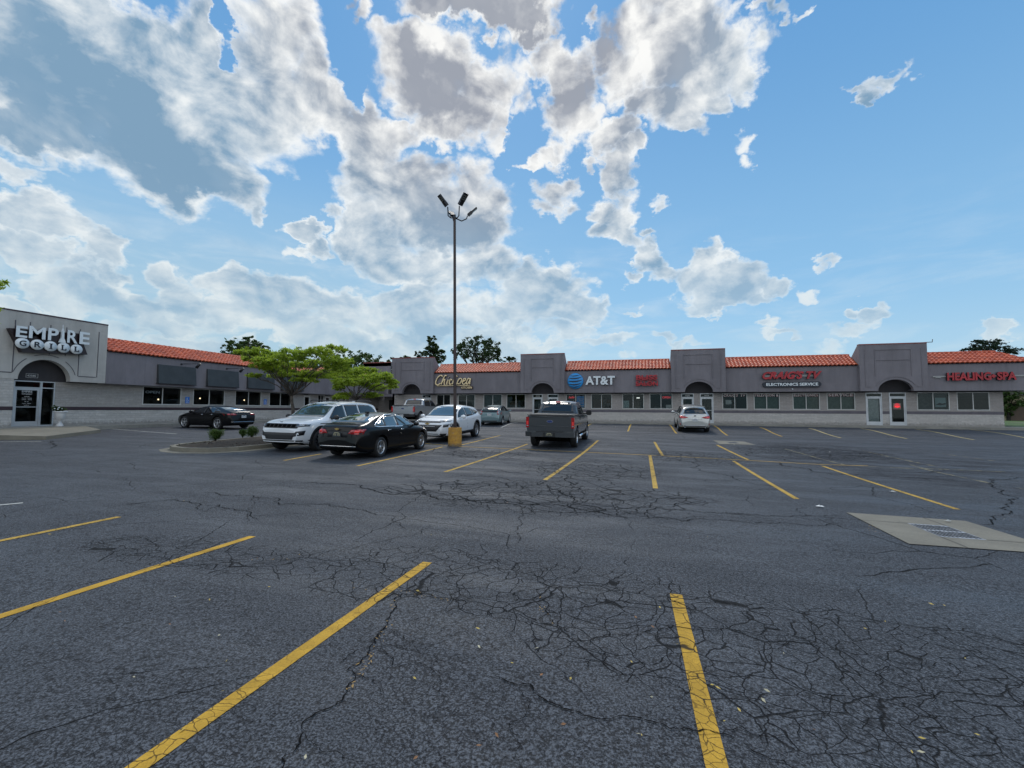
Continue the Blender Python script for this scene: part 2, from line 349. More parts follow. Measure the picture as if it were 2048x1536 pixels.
# ================= GROUND =================
FLR=0.62
def grp_cracks():
    g=bpy.data.node_groups.new('cracks','ShaderNodeTree')
    g.interface.new_socket('Crack',in_out='OUTPUT',socket_type='NodeSocketFloat')
    g.interface.new_socket('Fine',in_out='OUTPUT',socket_type='NodeSocketFloat')
    t=NT(g); out=g.nodes.new('NodeGroupOutput')
    pos=t.new('ShaderNodeNewGeometry').outputs['Position']
    p=t.vmath('MULTIPLY',pos,(1,1,0))
    n1=t.vmath('SUBTRACT',t.noise(p,.9,4,.6,out=1),(.5,.5,.5)); n2=t.vmath('SUBTRACT',t.noise(p,5,5,.65,out=1),(.5,.5,.5))
    w=t.vmath('ADD',p,t.vmath('SCALE',n1,scale=.5)); w=t.vmath('ADD',w,t.vmath('SCALE',n2,scale=.06))
    w=t.vmath('MULTIPLY',w,(1,1,0))
    def vor(sc,wd,soft):
        d=t.new('ShaderNodeTexVoronoi',{'Vector':w,'Scale':sc},feature='DISTANCE_TO_EDGE').outputs[0]
        return t.ramp(d,wd*sc,(wd+soft)*sc,1,0)
    def blob(x,y,rx,ry):
        q=t.vmath('MULTIPLY',t.vmath('SUBTRACT',p,(x,y,0)),(1/rx,1/ry,0))
        return t.ramp(t.vmath('LENGTH',q),.55,1.25,1,0)
    def mx(l):
        r=l[0]
        for q in l[1:]: r=t.math('MAXIMUM',r,q)
        return r
    nz=t.noise(p,.45,4,.6)
    nb=t.math('MULTIPLY',t.math('SUBTRACT',t.noise(p,.8,5,.6),.5),1.5)
    A=[G(1700,1400),G(1540,1240),G(1960,1330),G(1290,1290),G(1150,1165),G(860,1130),G(330,1100),G(1120,985),G(1180,935),G(960,905),G(760,1150),G(1000,1190),G(1180,1250),G(1500,1330),G(1800,1290),G(1390,915),G(1620,905),G(500,1120),G(1060,1015)]
    R=[(1.1,.7),(1.1,.6),(1.2,.7),(.8,.5),(1.3,.5),(1.1,.6),(1.2,.5),(2.6,1.0),(2.2,2.2),(2,1.6),(.9,.7),(1.0,.45),(.7,.6),(.9,.7),(1.2,.5),(2,2.5),(3,2.5),(1.0,.5),(2.3,.5)]
    allig=mx([blob(a[0],a[1],r[0],r[1]) for a,r in zip(A,R)])
    allig=t.ramp(t.math('ADD',allig,nb),.18,.70)
    big=vor(.42,.002,.006); big=t.math('MULTIPLY',big,t.ramp(nz,.44,.56))
    mid=vor(1.6,.0013,.0048); mid=t.math('MULTIPLY',mid,t.ramp(t.math('ADD',nb,t.math('MULTIPLY',allig,.9)),.0,.45))
    al=vor(5.0,.0010,.0035); al=t.math('MULTIPLY',al,allig)
    W2=mx([blob(G(*q)[0],G(*q)[1],r[0],r[1]) for q,r in (((1110,985),(3.2,1.5)),((930,985),(2.0,.8)),((1190,1005),(1.6,.5)),((1180,940),(1.8,2.0)),((980,908),(1.6,1.4)),((1390,915),(1.6,2)),((1630,905),(2.5,2)))])
    W2=t.ramp(t.math('ADD',W2,nb),.20,.62)
    al2=t.math('MULTIPLY',vor(2.3,.006,.013),W2)
    cr=mx([big,t.math('MULTIPLY',al2,.85),t.math('MULTIPLY',mid,.9),t.math('MULTIPLY',al,.92)])
    hl=vor(15,.0003,.0030); hm=t.ramp(t.noise(p,1.1,3),.36,.60,0,.8)
    fine=t.math('MULTIPLY',hl,hm)
    t.l.new(cr,out.inputs[0]); t.l.new(fine,out.inputs[1])
    return g
CRK=grp_cracks()
def asphalt_nodes(t):
    pos=t.new('ShaderNodeNewGeometry').outputs['Position']
    big=t.noise(pos,.22,5,.6,.4); mid=t.noise(pos,1.3,5,.6)
    st=t.noise(t.vmath('MULTIPLY',pos,(.22,1.1,1)),1.0,5,.65)
    c=t.mix(t.ramp(big,.3,.7),(.0195,.0225,.0255),(.034,.0375,.042))
    c=t.mix(t.ramp(st,.36,.66,0,.8),c,(.054,.059,.066))  # sky sheen painted in as lighter bluish streaks
    c=t.mix(t.ramp(mid,.3,.75,0,.35),c,(.034,.034,.038))
    # darker asphalt towards the shops
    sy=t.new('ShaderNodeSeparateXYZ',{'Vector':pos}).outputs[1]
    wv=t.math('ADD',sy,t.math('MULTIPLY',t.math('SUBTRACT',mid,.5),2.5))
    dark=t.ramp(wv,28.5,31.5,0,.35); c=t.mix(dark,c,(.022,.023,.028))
    # brown worn dirt at the right
    def blob(x,y,rx,ry):
        q=t.vmath('MULTIPLY',t.vmath('SUBTRACT',pos,(x,y,0)),(1/rx,1/ry,0))
        return t.ramp(t.vmath('LENGTH',q),.3,1.2,1,0)
    d1=G(1800,925); d2=G(1650,900); d3=G(1180,990); d4=G(1900,960); d5=G(1450,1012)
    d=blob(d1[0],d1[1],5,4)
    for q,(a,b) in ((d2,(4,3)),(d4,(3,2))): d=t.math('MAXIMUM',d,blob(q[0],q[1],a,b))
    dm=t.math('MULTIPLY',d,t.ramp(t.noise(t.vmath('MULTIPLY',pos,(.5,1,1)),1.1,6,.7),.40,.62,0,.75))
    c=t.mix(dm,c,(.026,.020,.015))
    # aggregate
    ag=t.noise(pos,70,3,.8); ag2=t.noise(pos,26,4,.75)
    c=t.mix(t.ramp(ag,.40,.62,0,1),t.mix(.78,c,(.008,.009,.012)),t.mix(.60,c,(.17,.185,.215)))
    c=t.mix(t.ramp(ag2,.38,.47,.9,0),c,(.010,.010,.012))
    pv=t.new('ShaderNodeTexVoronoi',{'Vector':pos,'Scale':30.0}); pit=t.ramp(pv.outputs['Distance'],.10,.24,1,0)
    pm=t.ramp(t.noise(pos,3,3),.40,.55)
    pit=t.math('MULTIPLY',pit,pm); c=t.mix(t.math('MULTIPLY',pit,.85),c,(.006,.006,.008))
    st2=t.new('ShaderNodeTexVoronoi',{'Vector':pos,'Scale':22.0}); lt=t.ramp(st2.outputs['Distance'],.05,.12,1,0)
    rn=t.new('ShaderNodeSeparateColor',{'Color':st2.outputs['Color']}).outputs[0]
    lt=t.math('MULTIPLY',lt,t.ramp(rn,.82,.86)); c=t.mix(t.math('MULTIPLY',lt,.6),c,(.16,.165,.17))
    k=t.new('ShaderNodeGroup'); k.node_tree=CRK
    c=t.mix(t.math('MULTIPLY',k.outputs[1],.75),c,(.010,.010,.012))
    # halo of dirt along cracks
    c=t.mix(k.outputs[0],c,(.0045,.0045,.005))
    h=t.math('SUBTRACT',t.math('MULTIPLY',ag,.5),t.math('MULTIPLY',k.outputs[0],1.4)); h=t.math('SUBTRACT',h,t.math('MULTIPLY',pit,.6)); h=t.math('SUBTRACT',h,t.math('MULTIPLY',k.outputs[1],.5))
    h=t.math('ADD',h,t.math('MULTIPLY',ag2,.6))
    r=t.ramp(st,.35,.7,.80,.56); r=t.math('ADD',r,t.math('MULTIPLY',k.outputs[0],.3),clamp=True)
    r=t.math('ADD',r,t.math('MULTIPLY',dm,.3),clamp=True); k.label='k'
    return pos,c,h,r,k,dm
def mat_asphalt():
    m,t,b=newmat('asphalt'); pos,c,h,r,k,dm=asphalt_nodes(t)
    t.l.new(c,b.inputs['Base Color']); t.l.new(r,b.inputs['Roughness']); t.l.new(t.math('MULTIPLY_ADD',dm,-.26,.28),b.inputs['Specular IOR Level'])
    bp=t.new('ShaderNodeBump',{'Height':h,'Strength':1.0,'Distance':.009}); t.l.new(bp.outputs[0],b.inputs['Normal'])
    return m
def mat_paint(name,col,wear):
    m,t,b=newmat(name); pos,c,h,r,k,dm=asphalt_nodes(t)
    n=t.noise(pos,22,6,.8); n2=t.noise(pos,3.2,4,.6)
    w=t.ramp(t.math('ADD',t.math('MULTIPLY',n,.6),t.math('MULTIPLY',n2,.4)),.62-wear*.28,.70-wear*.28)
    n3=t.noise(pos,5,4)
    pc=t.mix(t.ramp(n3,.3,.7),tuple(v*.72 for v in col),col)
    pc=t.mix(t.ramp(t.noise(pos,95,3,.75),.35,.55,.35,0),pc,tuple(v*.4 for v in col))
    pc=t.mix(w,pc,c)
    kk=t.math('MAXIMUM',k.outputs[0],t.math('MULTIPLY',k.outputs[1],1.0)); pc=t.mix(kk,pc,(.012,.010,.008))
    t.l.new(pc,b.inputs['Base Color']); b.inputs['Roughness'].default_value=.75; b.inputs['Specular IOR Level'].default_value=.2
    bp=t.new('ShaderNodeBump',{'Height':h,'Strength':.6,'Distance':.005}); t.l.new(bp.outputs[0],b.inputs['Normal'])
    return m
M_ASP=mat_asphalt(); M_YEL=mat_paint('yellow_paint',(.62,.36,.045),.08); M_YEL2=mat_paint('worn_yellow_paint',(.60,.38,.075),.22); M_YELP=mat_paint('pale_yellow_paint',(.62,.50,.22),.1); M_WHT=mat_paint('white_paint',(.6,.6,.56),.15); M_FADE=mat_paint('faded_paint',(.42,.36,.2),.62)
def grid_lines():
    xs=[-420,-250,-150,-100,-70]; x=-50.0
    while x<=50: xs.append(x); x+=1.0
    return xs+[70,100,150,250,420]
def mesh_ground():
    xs=grid_lines(); ys=[-60,-30,-15]; y=-8.0
    while y<=40: ys.append(y); y+=.75
    ys+=[45,50,60,80,120,200,420]
    b=MB(); W=len(xs)
    for y in ys:
        for x in xs: b.v.append((x,y,gz(x,y)))
    for j in range(len(ys)-1):
        for i in range(W-1):
            b.f.append((j*W+i,j*W+i+1,(j+1)*W+i+1,(j+1)*W+i)); b.mi.append(0); b.sm.append(True)
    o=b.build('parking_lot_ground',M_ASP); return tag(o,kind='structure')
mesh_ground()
def ribbon(pts,w,mat,name='parking_line',lift=.004,ends=None):
    """pts world (x,y); width w"""
    P=[]
    for a,b in zip(pts[:-1],pts[1:]):
        L=math.hypot(b[0]-a[0],b[1]-a[1]); n=max(1,int(L/.35))
        for i in range(n): P.append((a[0]+(b[0]-a[0])*i/n,a[1]+(b[1]-a[1])*i/n))
    P.append(pts[-1][:2])
    m=MB(); 
    for i,p in enumerate(P):
        a=P[max(0,i-1)]; b=P[min(len(P)-1,i+1)]; dx,dy=b[0]-a[0],b[1]-a[1]; L=math.hypot(dx,dy) or 1
        nx,ny=-dy/L*w/2,dx/L*w/2
        j=.004*math.sin(i*1.7)+.003*math.sin(i*.61+1)
        for s in (1,-1):
            x,y=p[0]+s*nx*(1+j*3),p[1]+s*ny*(1+j*3); m.v.append((x,y,gz2(x,y)+lift))
    for i in range(len(P)-1): m.f.append((2*i,2*i+2,2*i+3,2*i+1)); m.mi.append(0); m.sm.append(True)
    o=m.build(name,mat,recalc=False); return tag(o,kind='structure')
# exact height of the ground sheet (bilinear in its cells)
_xs=grid_lines(); _ys=[-60,-30,-15]; _y=-8.0
while _y<=40: _ys.append(_y); _y+=.75
_ys+=[45,50,60,80,120,200,420]
import bisect
def gz2(x,y):
    i=min(max(bisect.bisect_right(_xs,x)-1,0),len(_xs)-2); j=min(max(bisect.bisect_right(_ys,y)-1,0),len(_ys)-2)
    u=(x-_xs[i])/(_xs[i+1]-_xs[i]); v=(y-_ys[j])/(_ys[j+1]-_ys[j])
    return (gz(_xs[i],_ys[j])*(1-u)+gz(_xs[i+1],_ys[j])*u)*(1-v)+(gz(_xs[i],_ys[j+1])*(1-u)+gz(_xs[i+1],_ys[j+1])*u)*v
def lines(lst,w,mat):
    for q in lst: ribbon([G(*p)[:2] for p in q],w,mat)
lines([[(1352,1189),(1437,1548)],[(855,1125),(190,1596)],[(505,1073),(-90,1262)]],.105,M_YEL)
lines([[(238,1034),(-60,1094)],[(885,894),(715,932)],[(642,908),(568,921)],[(1055,888),(890,944)],[(1196,881),(1090,960)],[(1300,911),(1311,977)],
 [(1467,922),(1593,998)],[(1645,932),(1915,1019)],[(1309,884),(1325,911)],[(1434,890),(1497,920)],[(1183.7,847.5),(1169,857.5)],[(1262,848.8),(1255.8,862.8)],
 [(1339,850),(1353,867)],[(1428,851.6),(1455,871)],[(1519.7,854.5),(1563.7,873)],[(918,891),(1000,871)]],.105,M_YEL2)
lines([[(917,893),(1300,910.5),(1446,918),(1640,929),(1735,932)],[(845,886.5),(893,891)]],.09,M_YEL2)
lines([[(1617.4,856.5),(1682,876)],[(1721.6,857),(1813.5,877.4)],[(1830.5,858.4),(1949,879.8)],[(1942,859.4),(2070,879)]],.10,M_YELP)
lines([[(1039,843.8),(1002,855)],[(217,857.5),(354,868)],[(46,1006),(-40,1014)],[(-40,884),(84,883)]],.09,M_WHT)
lines([[(1735,933),(1800,936),(1870,938),(2010,944)],[(1822,930),(1864,942),(1988,968)],[(1569,897.5),(1690,930)],[(1725,901.5),(1877,934)],[(1884,907.5),(1988,922)],[(2030,975),(2080,985)]],.09,M_FADE)
# named long cracks
M_CRK=pbr('crack_filler',(.006,.006,.006),.95,var=0,spec=.1)
def crack(pxs,w,seed,branch=0):
    rnd=random.Random(seed); P=[G(*p)[:2] for p in pxs]; out=[P[0]]
    def sub(a,b,d):
        L=math.hypot(b[0]-a[0],b[1]-a[1])
        if d==0 or L<.03: return [b]
        k=rnd.uniform(-.2,.2)*L; m=((a[0]+b[0])/2-(b[1]-a[1])/L*k,(a[1]+b[1])/2+(b[0]-a[0])/L*k)
        return sub(a,m,d-1)+sub(m,b,d-1)
    for a,b in zip(P[:-1],P[1:]): out+=sub(a,b,6)
    def rib(pts,w0,w1):
        n=len(pts); base=len(m.v)
        for i,p in enumerate(pts):
            a=pts[max(0,i-1)]; b=pts[min(n-1,i+1)]; dx,dy=b[0]-a[0],b[1]-a[1]; L=math.hypot(dx,dy) or 1
            e=min(1,i/6,(n-1-i)/6)*.85+.15; ww=(w0+(w1-w0)*i/n)*e*rnd.uniform(.2,1.2)*.30
            for s in (1,-1):
                x,y=p[0]-s*dy/L*ww,p[1]+s*dx/L*ww; m.v.append((x,y,gz2(x,y)+.007))
        for i in range(n-1): m.f.append((base+2*i,base+2*i+2,base+2*i+3,base+2*i+1)); m.mi.append(0); m.sm.append(True)
    m=MB(); rib(out,w,w*.7)
    for k in range(branch):
        i=rnd.randrange(4,len(out)-4); p=out[i]; q=out[i+2]; an=math.atan2(q[1]-p[1],q[0]-p[0])+rnd.choice((-1,1))*rnd.uniform(.5,1.3); L=rnd.uniform(.3,1.1)
        e=(p[0]+math.cos(an)*L,p[1]+math.sin(an)*L); rib([p]+sub(p,e,5),w*.55,w*.25)
    tag(m.build('pavement_crack',M_CRK),kind='structure')
for i,(q,w,br) in enumerate([([(1090,1018),(1030,1062),(1030,1090),(960,1090),(955,1120),(1020,1130),(1080,1165),(1200,1180),(1340,1195),(1500,1215),(1700,1225)],.014,6),
  ([(800,1185),(775,1250),(740,1300),(690,1390),(600,1480),(560,1560)],.02,5),([(985,1350),(1060,1370),(1130,1420),(1220,1440),(1340,1460),(1500,1500),(1640,1560)],.017,4),
  ([(860,1050),(780,1080),(700,1100),(600,1115),(440,1130),(300,1110),(120,1085)],.014,6),([(745,1300),(830,1300),(905,1330)],.011,2),
  ([(770,1190),(900,1203),(1010,1195),(1080,1180),(1150,1195),(1300,1205),(1420,1220)],.014,5),([(1060,1190),(1110,1250),(1180,1290),(1260,1270),(1400,1260),(1560,1290),(1700,1300),(1900,1330),(2060,1340)],.014,7),
  ([(1300,1013),(1380,1022),(1500,1030),(1600,1032),(1680,1030)],.016,5),([(1300,1035),(1440,1040),(1560,1045),(1690,1050)],.014,4),([(2048,955),(2000,985),(2010,1010),(1980,1040),(1960,1050)],.02,2),
  ([(600,965),(760,985),(900,1000),(1100,1010),(1230,1030),(1400,1000)],.02,5),([(400,985),(560,1010),(720,1020),(820,1035)],.015,4),([(97,882),(110,890),(100,897)],.03,1),
  ([(1480,900),(1600,925),(1800,945),(2000,950)],.03,4),([(1560,925),(1640,945),(1800,955),(1960,965)],.03,3),([(920,950),(1020,962),(1130,990),(1225,1020)],.018,5),([(850,985),(960,1005),(1080,1020),(1200,1022),(1300,1010)],.018,9),([(900,930),(1000,940),(1100,955),(1210,960),(1300,985)],.016,8),([(1080,935),(1130,960),(1150,1000),(1160,1025)],.016,6),([(1340,915),(1380,935),(1450,950),(1560,975)],.02,6),([(240,1010),(340,1000),(440,1010),(520,1040)],.016,5)]): crack(q,w*(2.6 if max(p[1] for p in q)<1066 else 1.15),100+i,br)
# ---------- kerbs, walks ----------
def conc(name,col,rough=.85,joint=None):
    m,t,b=newmat(name); pos=t.new('ShaderNodeNewGeometry').outputs['Position']
    n=t.noise(pos,1.2,6,.65); n2=t.noise(pos,40,4,.7)
    c=t.mix(t.ramp(n,.3,.7),tuple(v*.72 for v in col),col); c=t.mix(t.ramp(n2,.35,.65,0,.3),c,tuple(v*.5 for v in col))
    c=t.mix(t.ramp(t.noise(pos,6,6,.7),.58,.72,0,.5),c,(.10,.09,.07))
    t.l.new(c,b.inputs['Base Color']); b.inputs['Roughness'].default_value=rough
    bp=t.new('ShaderNodeBump',{'Height':n2,'Strength':.4,'Distance':.01}); t.l.new(bp.outputs[0],b.inputs['Normal'])
    return m
M_CON=conc('concrete',(.235,.215,.17)); M_CON2=conc('concrete_walk',(.30,.285,.25)); M_JNT=pbr('joint',(.05,.045,.04),.95,var=0)
def slab(name,pts,ztop,mat,drop=.35,fn=None,kind='structure',joints=()):
    """pts world xy polygon ccw; ztop number or function"""
    zt=ztop if callable(ztop) else (lambda x,y:ztop)
    m=MB(); n=len(pts); m.v=[(x,y,zt(x,y)) for x,y in pts]+[(x,y,zt(x,y)-drop) for x,y in pts]
    m.f.append(tuple(range(n))); m.mi.append(0); m.sm.append(False)
    for i in range(n):
        j=(i+1)%n; m.f.append((i,n+i,n+j,j)); m.mi.append(0); m.sm.append(False)
    return tag(m.build(name,mat),kind=kind)
def dense(pts,step=1.0,close=True):
    o=[]; n=len(pts)
    for i in range(n if close else n-1):
        a=pts[i]; b=pts[(i+1)%n]; L=math.hypot(b[0]-a[0],b[1]-a[1]); k=max(1,int(L/step))
        for j in range(k): o.append((a[0]+(b[0]-a[0])*j/k,a[1]+(b[1]-a[1])*j/k))
    if not close: o.append(pts[-1])
    return o
wk=MB()
x=-24.0
while x<30:
    wk.box(x+.006,x+1.994,36.95,39.3,FLR-.5,FLR+random.Random(int(x*7)).uniform(-.002,.002)); x+=2.0
tag(wk.build('sidewalk_by_shops',M_CON2),kind='structure')
wk=MB(); y=8.0
while y<48:
    wk.box(-31.3,-29.0,y+.006,y+1.994,FLR-.5,FLR); y+=2.0
wk.box(-31.3,-24,47.2,49,FLR-.5,FLR)
tag(wk.build('sidewalk_by_restaurant',M_CON2),kind='structure')
# entrance pad
pz=lambda x,y:FLR-.012-(x+29)*0.045
slab('entrance_pad',[(-28.995,9),(-27.6,11.2),(-24.35,13.1),(-26.6,16.5),(-28.995,17.3)],pz,M_CON,.35)
# planting island
isl=[(-15.73,11.95),(-16.3,12.3),(-16.65,13.0),(-16.75,14.0),(-16.75,24),(-16.5,25.2),(-15.2,25.9),(-14.0,25.2),(-13.65,24),(-13.6,14.0),(-13.72,12.8),(-14.2,12.05),(-15.0,11.8)]
cx,cy=-15.2,18.5
def inset(pts,d):
    o=[]
    n=len(pts)
    for i in range(n):
        a=Vector(pts[i-1]);b=Vector(pts[i]);c=Vector(pts[(i+1)%n]); t=(c-a).normalized(); nn=Vector((-t.y,t.x)); 
        if nn.dot(Vector((cx,cy))-b)<0: nn=-nn
        o.append(tuple(b+nn*d))
    return o
def ringmesh(name,outer,inner,z0,z1,mat):
    m=MB(); n=len(outer); h=lambda p,z:(p[0],p[1],gz2(*p)+z)
    for i in range(n):
        j=(i+1)%n; m.quad(h(outer[i],z1),h(inner[i],z1),h(inner[j],z1),h(outer[j],z1)); m.quad(h(outer[i],z0),h(outer[i],z1),h(outer[j],z1),h(outer[j],z0)); m.quad(h(inner[j],z0),h(inner[j],z1),h(inner[i],z1),h(inner[i],z0))
    return tag(m.build(name,mat,recalc=True),kind='structure')
isd=isl
ringmesh('island_kerb',isd,inset(isd,.17),-.2,.15,M_CON)
gut=inset(isd,-.32); ringmesh('island_gutter',gut,inset(isd,.02),-.1,.008,M_CON)
def mulch():
    m,t,b=newmat('mulch'); pos=t.new('ShaderNodeNewGeometry').outputs['Position']
    n=t.noise(pos,18,6,.75); c=t.mix(t.ramp(n,.35,.68),(.018,.013,.010),(.10,.075,.055)); 
    v=t.new('ShaderNodeTexVoronoi',{'Vector':pos,'Scale':14.0}); c=t.mix(t.ramp(v.outputs['Distance'],.08,.2,.5,0),c,(.22,.19,.15))
    t.l.new(c,b.inputs['Base Color']); b.inputs['Roughness'].default_value=.95
    bp=t.new('ShaderNodeBump',{'Height':n,'Strength':1.0,'Distance':.06}); t.l.new(bp.outputs[0],b.inputs['Normal']); return m
M_MUL=mulch()
inn=inset(isd,.16); m=MB(); c0=[(x,y,gz2(x,y)+.09) for x,y in inn]; cc=(-15.2,18.5,gz2(-15.2,18.5)+.24)
mid=[((x*.55+(-15.2)*.45),(y*.75+18.5*.25),gz2(x,y)*.75+gz2(-15.2,18.5)*.25+.22) for x,y in inn]
for i in range(len(inn)):
    j=(i+1)%len(inn); m.quad(c0[i],c0[j],mid[j],mid[i],smooth=True); m.quad(mid[i],mid[j],cc,smooth=True)
tag(m.build('island_mulch',M_MUL,recalc=True),kind='structure')
rnd=random.Random(5); m=MB()
for k in range(900):
    y=rnd.uniform(12.3,25); x=rnd.uniform(-16.5,-13.8); s=rnd.uniform(.012,.045); a=rnd.uniform(0,PI)
    z=gz2(x,y)+.14+.07*(1-abs(x+15.2)/1.5); u=Vector((math.cos(a),math.sin(a),rnd.uniform(-.5,.5)))*s*1.6; w=Vector((-math.sin(a),math.cos(a),rnd.uniform(-.5,.5)))*s*.5; p=Vector((x,y,z))
    m.cur=0 if rnd.random()<.8 else 1; m.quad(p-u-w,p+u-w,p+u+w,p-u+w)
tag(m.build('mulch_chips',[pbr('chip',(.06,.045,.035),.95),pbr('chip_pale',(.28,.25,.2),.95)]),'loose bark chips over the planting island','mulch',kind='stuff')
# ---------- catch basins ----------
M_IRON=pbr('cast_iron',(.30,.31,.33),.6,metal=.0,var=.3,vs=20); M_PIT=pbr('pit_shade_black',(.001,.001,.001),.9,var=0,spec=.1)
def basin(corners,grate,label,bars=True):
    A,B,Cc,D=[Vector((p[0],p[1],0)) for p in corners]
    c=(A+B+Cc+D)/4; e=empty('storm_drain',(c.x,c.y,gz2(c.x,c.y)),0,label,'storm drain')
    def P(u,v,lift): 
        q=A*(1-u)*(1-v)+B*u*(1-v)+Cc*u*v+D*(1-u)*v; return (q.x,q.y,gz2(q.x,q.y)+lift)
    u0,u1,v0,v1=grate; m=MB(); U=[0]+[u0*i/4 for i in range(1,5)]+[u0+(u1-u0)*.5,u1]+[u1+(1-u1)*i/4 for i in range(1,5)]; V=[0,v0/2,v0,(v0+v1)/2,v1,(1+v1)/2,1]
    for i in range(len(U)-1):
        for j in range(len(V)-1):
            a=(U[i]+U[i+1])/2;b=(V[j]+V[j+1])/2
            if u0<a<u1 and v0<b<v1: continue
            m.quad(P(U[i],V[j],.01),P(U[i+1],V[j],.01),P(U[i+1],V[j+1],.01),P(U[i],V[j+1],.01))
    m.build('concrete_apron',M_CON,e,recalc=False)
    def ln(a,b,w=.006):
        j=MB()
        (ua,va),(ub,vb)=a,b; n=6
        for i in range(n):
            p0=Vector(P(ua+(ub-ua)*i/n,va+(vb-va)*i/n,.014)); p1=Vector(P(ua+(ub-ua)*(i+1)/n,va+(vb-va)*(i+1)/n,.014)); d=(p1-p0).normalized(); s=Vector((-d.y,d.x,0))*w; j.quad(p0-s,p1-s,p1+s,p0+s)
        j.build('control_joint',M_JNT,e)
    ln((u0,v1),(u0,1)); ln((u1,0),(u1,v0)); ln((0,v0),(u0,v0)); ln((u1,v1),(1,v1))
    g=MB(); g.quad(P(u0,v0,.004),P(u1,v0,.004),P(u1,v1,.004),P(u0,v1,.004)); g.build('pit',M_PIT,e)  # flat black sheet painted as the dark of an open pit
    g=MB()
    def bar(a,b,c_,d,z):
        q=[P(a,b,z),P(c_,b,z),P(c_,d,z),P(a,d,z)]; lo=[(x,y,zz-.002) for x,y,zz in q]
        g.quad(*q)
        for i in range(4): g.quad(q[i],lo[i],lo[(i+1)%4],q[(i+1)%4])
    du,dv=u1-u0,v1-v0
    bar(u0,v0,u1,v0+.05*dv,.0125); bar(u0,v1-.05*dv,u1,v1,.0125); bar(u0,v0,u0+.03*du,v1,.013); bar(u1-.03*du,v0,u1,v1,.013); bar(u0,(v0+v1)/2-.03*dv,u1,(v0+v1)/2+.03*dv,.0128)
    n=10 if bars else 5
    for k in range(1,n): u=u0+du*k/n; bar(u-.014*du,v0,u+.014*du,v1,.012)
    g.build('grate',M_IRON,e,recalc=True)
b1=[G(1693,1026),G(1931,1043),G(2160,1113),G(1818,1089)]
basin(b1,(.36,.66,.30,.72),'concrete apron with slotted iron grate in the foreground at the right edge')
b2=[G(1426,881),G(1488,883.5),G(1512,890),G(1440,888.5)]
basin(b2,(.35,.65,.3,.7),'small distant concrete drain apron between the faded stall lines',False)
# ---------- grass at the right and beyond ----------
def grassmat():
    m,t,b=newmat('grass'); pos=t.new('ShaderNodeNewGeometry').outputs['Position']
    n=t.noise(pos,.6,6,.7); c=t.mix(t.ramp(n,.3,.7),(.05,.09,.018),(.09,.15,.03)); c=t.mix(t.ramp(t.noise(pos,30,3),.3,.7,0,.5),c,(.03,.06,.01))
    t.l.new(c,b.inputs['Base Color']); b.inputs['Roughness'].default_value=.9; return m
M_GRASS=grassmat()
m=MB(); m.quad((25.2,39.4,.60),(60,39.4,.60),(400,52,.62),(400,400,.62),(-400,400,.62),(-400,53,.62),(-45,53,.62),(25.2,53,.62)); tag(m.build('grass_field',M_GRASS),kind='structure')
m=MB(); m.box(24.9,60,36.9,37.05,.2,.64); m.box(30,60,38.6,39.3,.3,.625); tag(m.build('lawn_kerb',M_CON),kind='structure')
m=MB(); m.quad((25.2,37.06,.61),(60,37.06,.61),(60,39.4,.61),(25.2,39.4,.61)); tag(m.build('grass_verge',M_GRASS),kind='structure')
# fallen leaves
m=MB(); rnd=random.Random(11)
for k in range(85):
    px=rnd.uniform(60,2040); py=1000+ (rnd.random()**1.2)*520
    x,y,z=G(px,py); s=rnd.uniform(.007,.016); a=rnd.uniform(0,2*PI); z=gz2(x,y)+.009
    m.cur=rnd.choice((0,0,1,2)); u=Vector((math.cos(a),math.sin(a),0)); w=Vector((-u.y,u.x,0)); p=Vector((x,y,z)); c=rnd.uniform(.2,.6)
    m.quad(p-u*s*1.4,p-w*s*.45+Vector((0,0,s*c)),p+u*s*1.3+Vector((0,0,s*.3)),p+w*s*.4)
tag(m.build('fallen_leaves',[pbr('leaf_yellow',(.5,.36,.08),.7),pbr('leaf_pale',(.5,.45,.3),.7),pbr('leaf_brown',(.25,.12,.05),.7)]),'small yellow and brown leaves scattered over the asphalt','fallen leaves',kind='stuff')
# debris caught in the cracks
m=MB(); rnd=random.Random(12)
for (ax,ay),(bx,by),n_ in (((800,1185),(775,1250),14),((775,1250),(690,1390),26),((600,1115),(440,1130),14),((700,1170),(900,1200),22),((1060,1190),(1110,1250),8),((740,1300),(700,1380),8),((1722,1048),(1765,1068),26)):
    for k in range(n_):
        tt=rnd.random(); px=ax+(bx-ax)*tt+rnd.gauss(0,7); py=ay+(by-ay)*tt+rnd.gauss(0,3); x,y,z=G(px,py); s_=rnd.uniform(.004,.010); a=rnd.uniform(0,6); u=Vector((math.cos(a),math.sin(a),.2)); w=Vector((-u.y,u.x,.1)); p=Vector((x,y,gz2(x,y)+.010)); m.quad(p-u*s_*1.6,p-w*s_*.5,p+u*s_*1.6,p+w*s_*.5)
tag(m.build('crack_debris',pbr('debris_tan',(.36,.22,.07),.8)),'tan leaf debris caught in the long foreground cracks','leaf debris',kind='stuff')
# litter
m=MB(); rnd=random.Random(3)
for px,py in ((1470,891),(1660,905),(1232,855),(990,855),(1895,1045),(1640,1015),(1785,985)):
    x,y,z=G(px,py); s=rnd.uniform(.04,.09); z=gz2(x,y); a=rnd.uniform(0,3); 
    p=[Vector((x,y,z+.012))+Vector((math.cos(a+t)*s,math.sin(a+t)*s*.6,rnd.uniform(0,.02))) for t in (0,1.5,3,4.5)]
    o=MB().quad(*p); 
    o.quad(p[0],p[1],Vector((x,y,z+.05)))
    q=o.build('litter_scrap',pbr('scrap_white',(.7,.7,.68),.8)); tag(q,'small white scrap of litter lying on the asphalt','litter','scraps of litter on the asphalt')
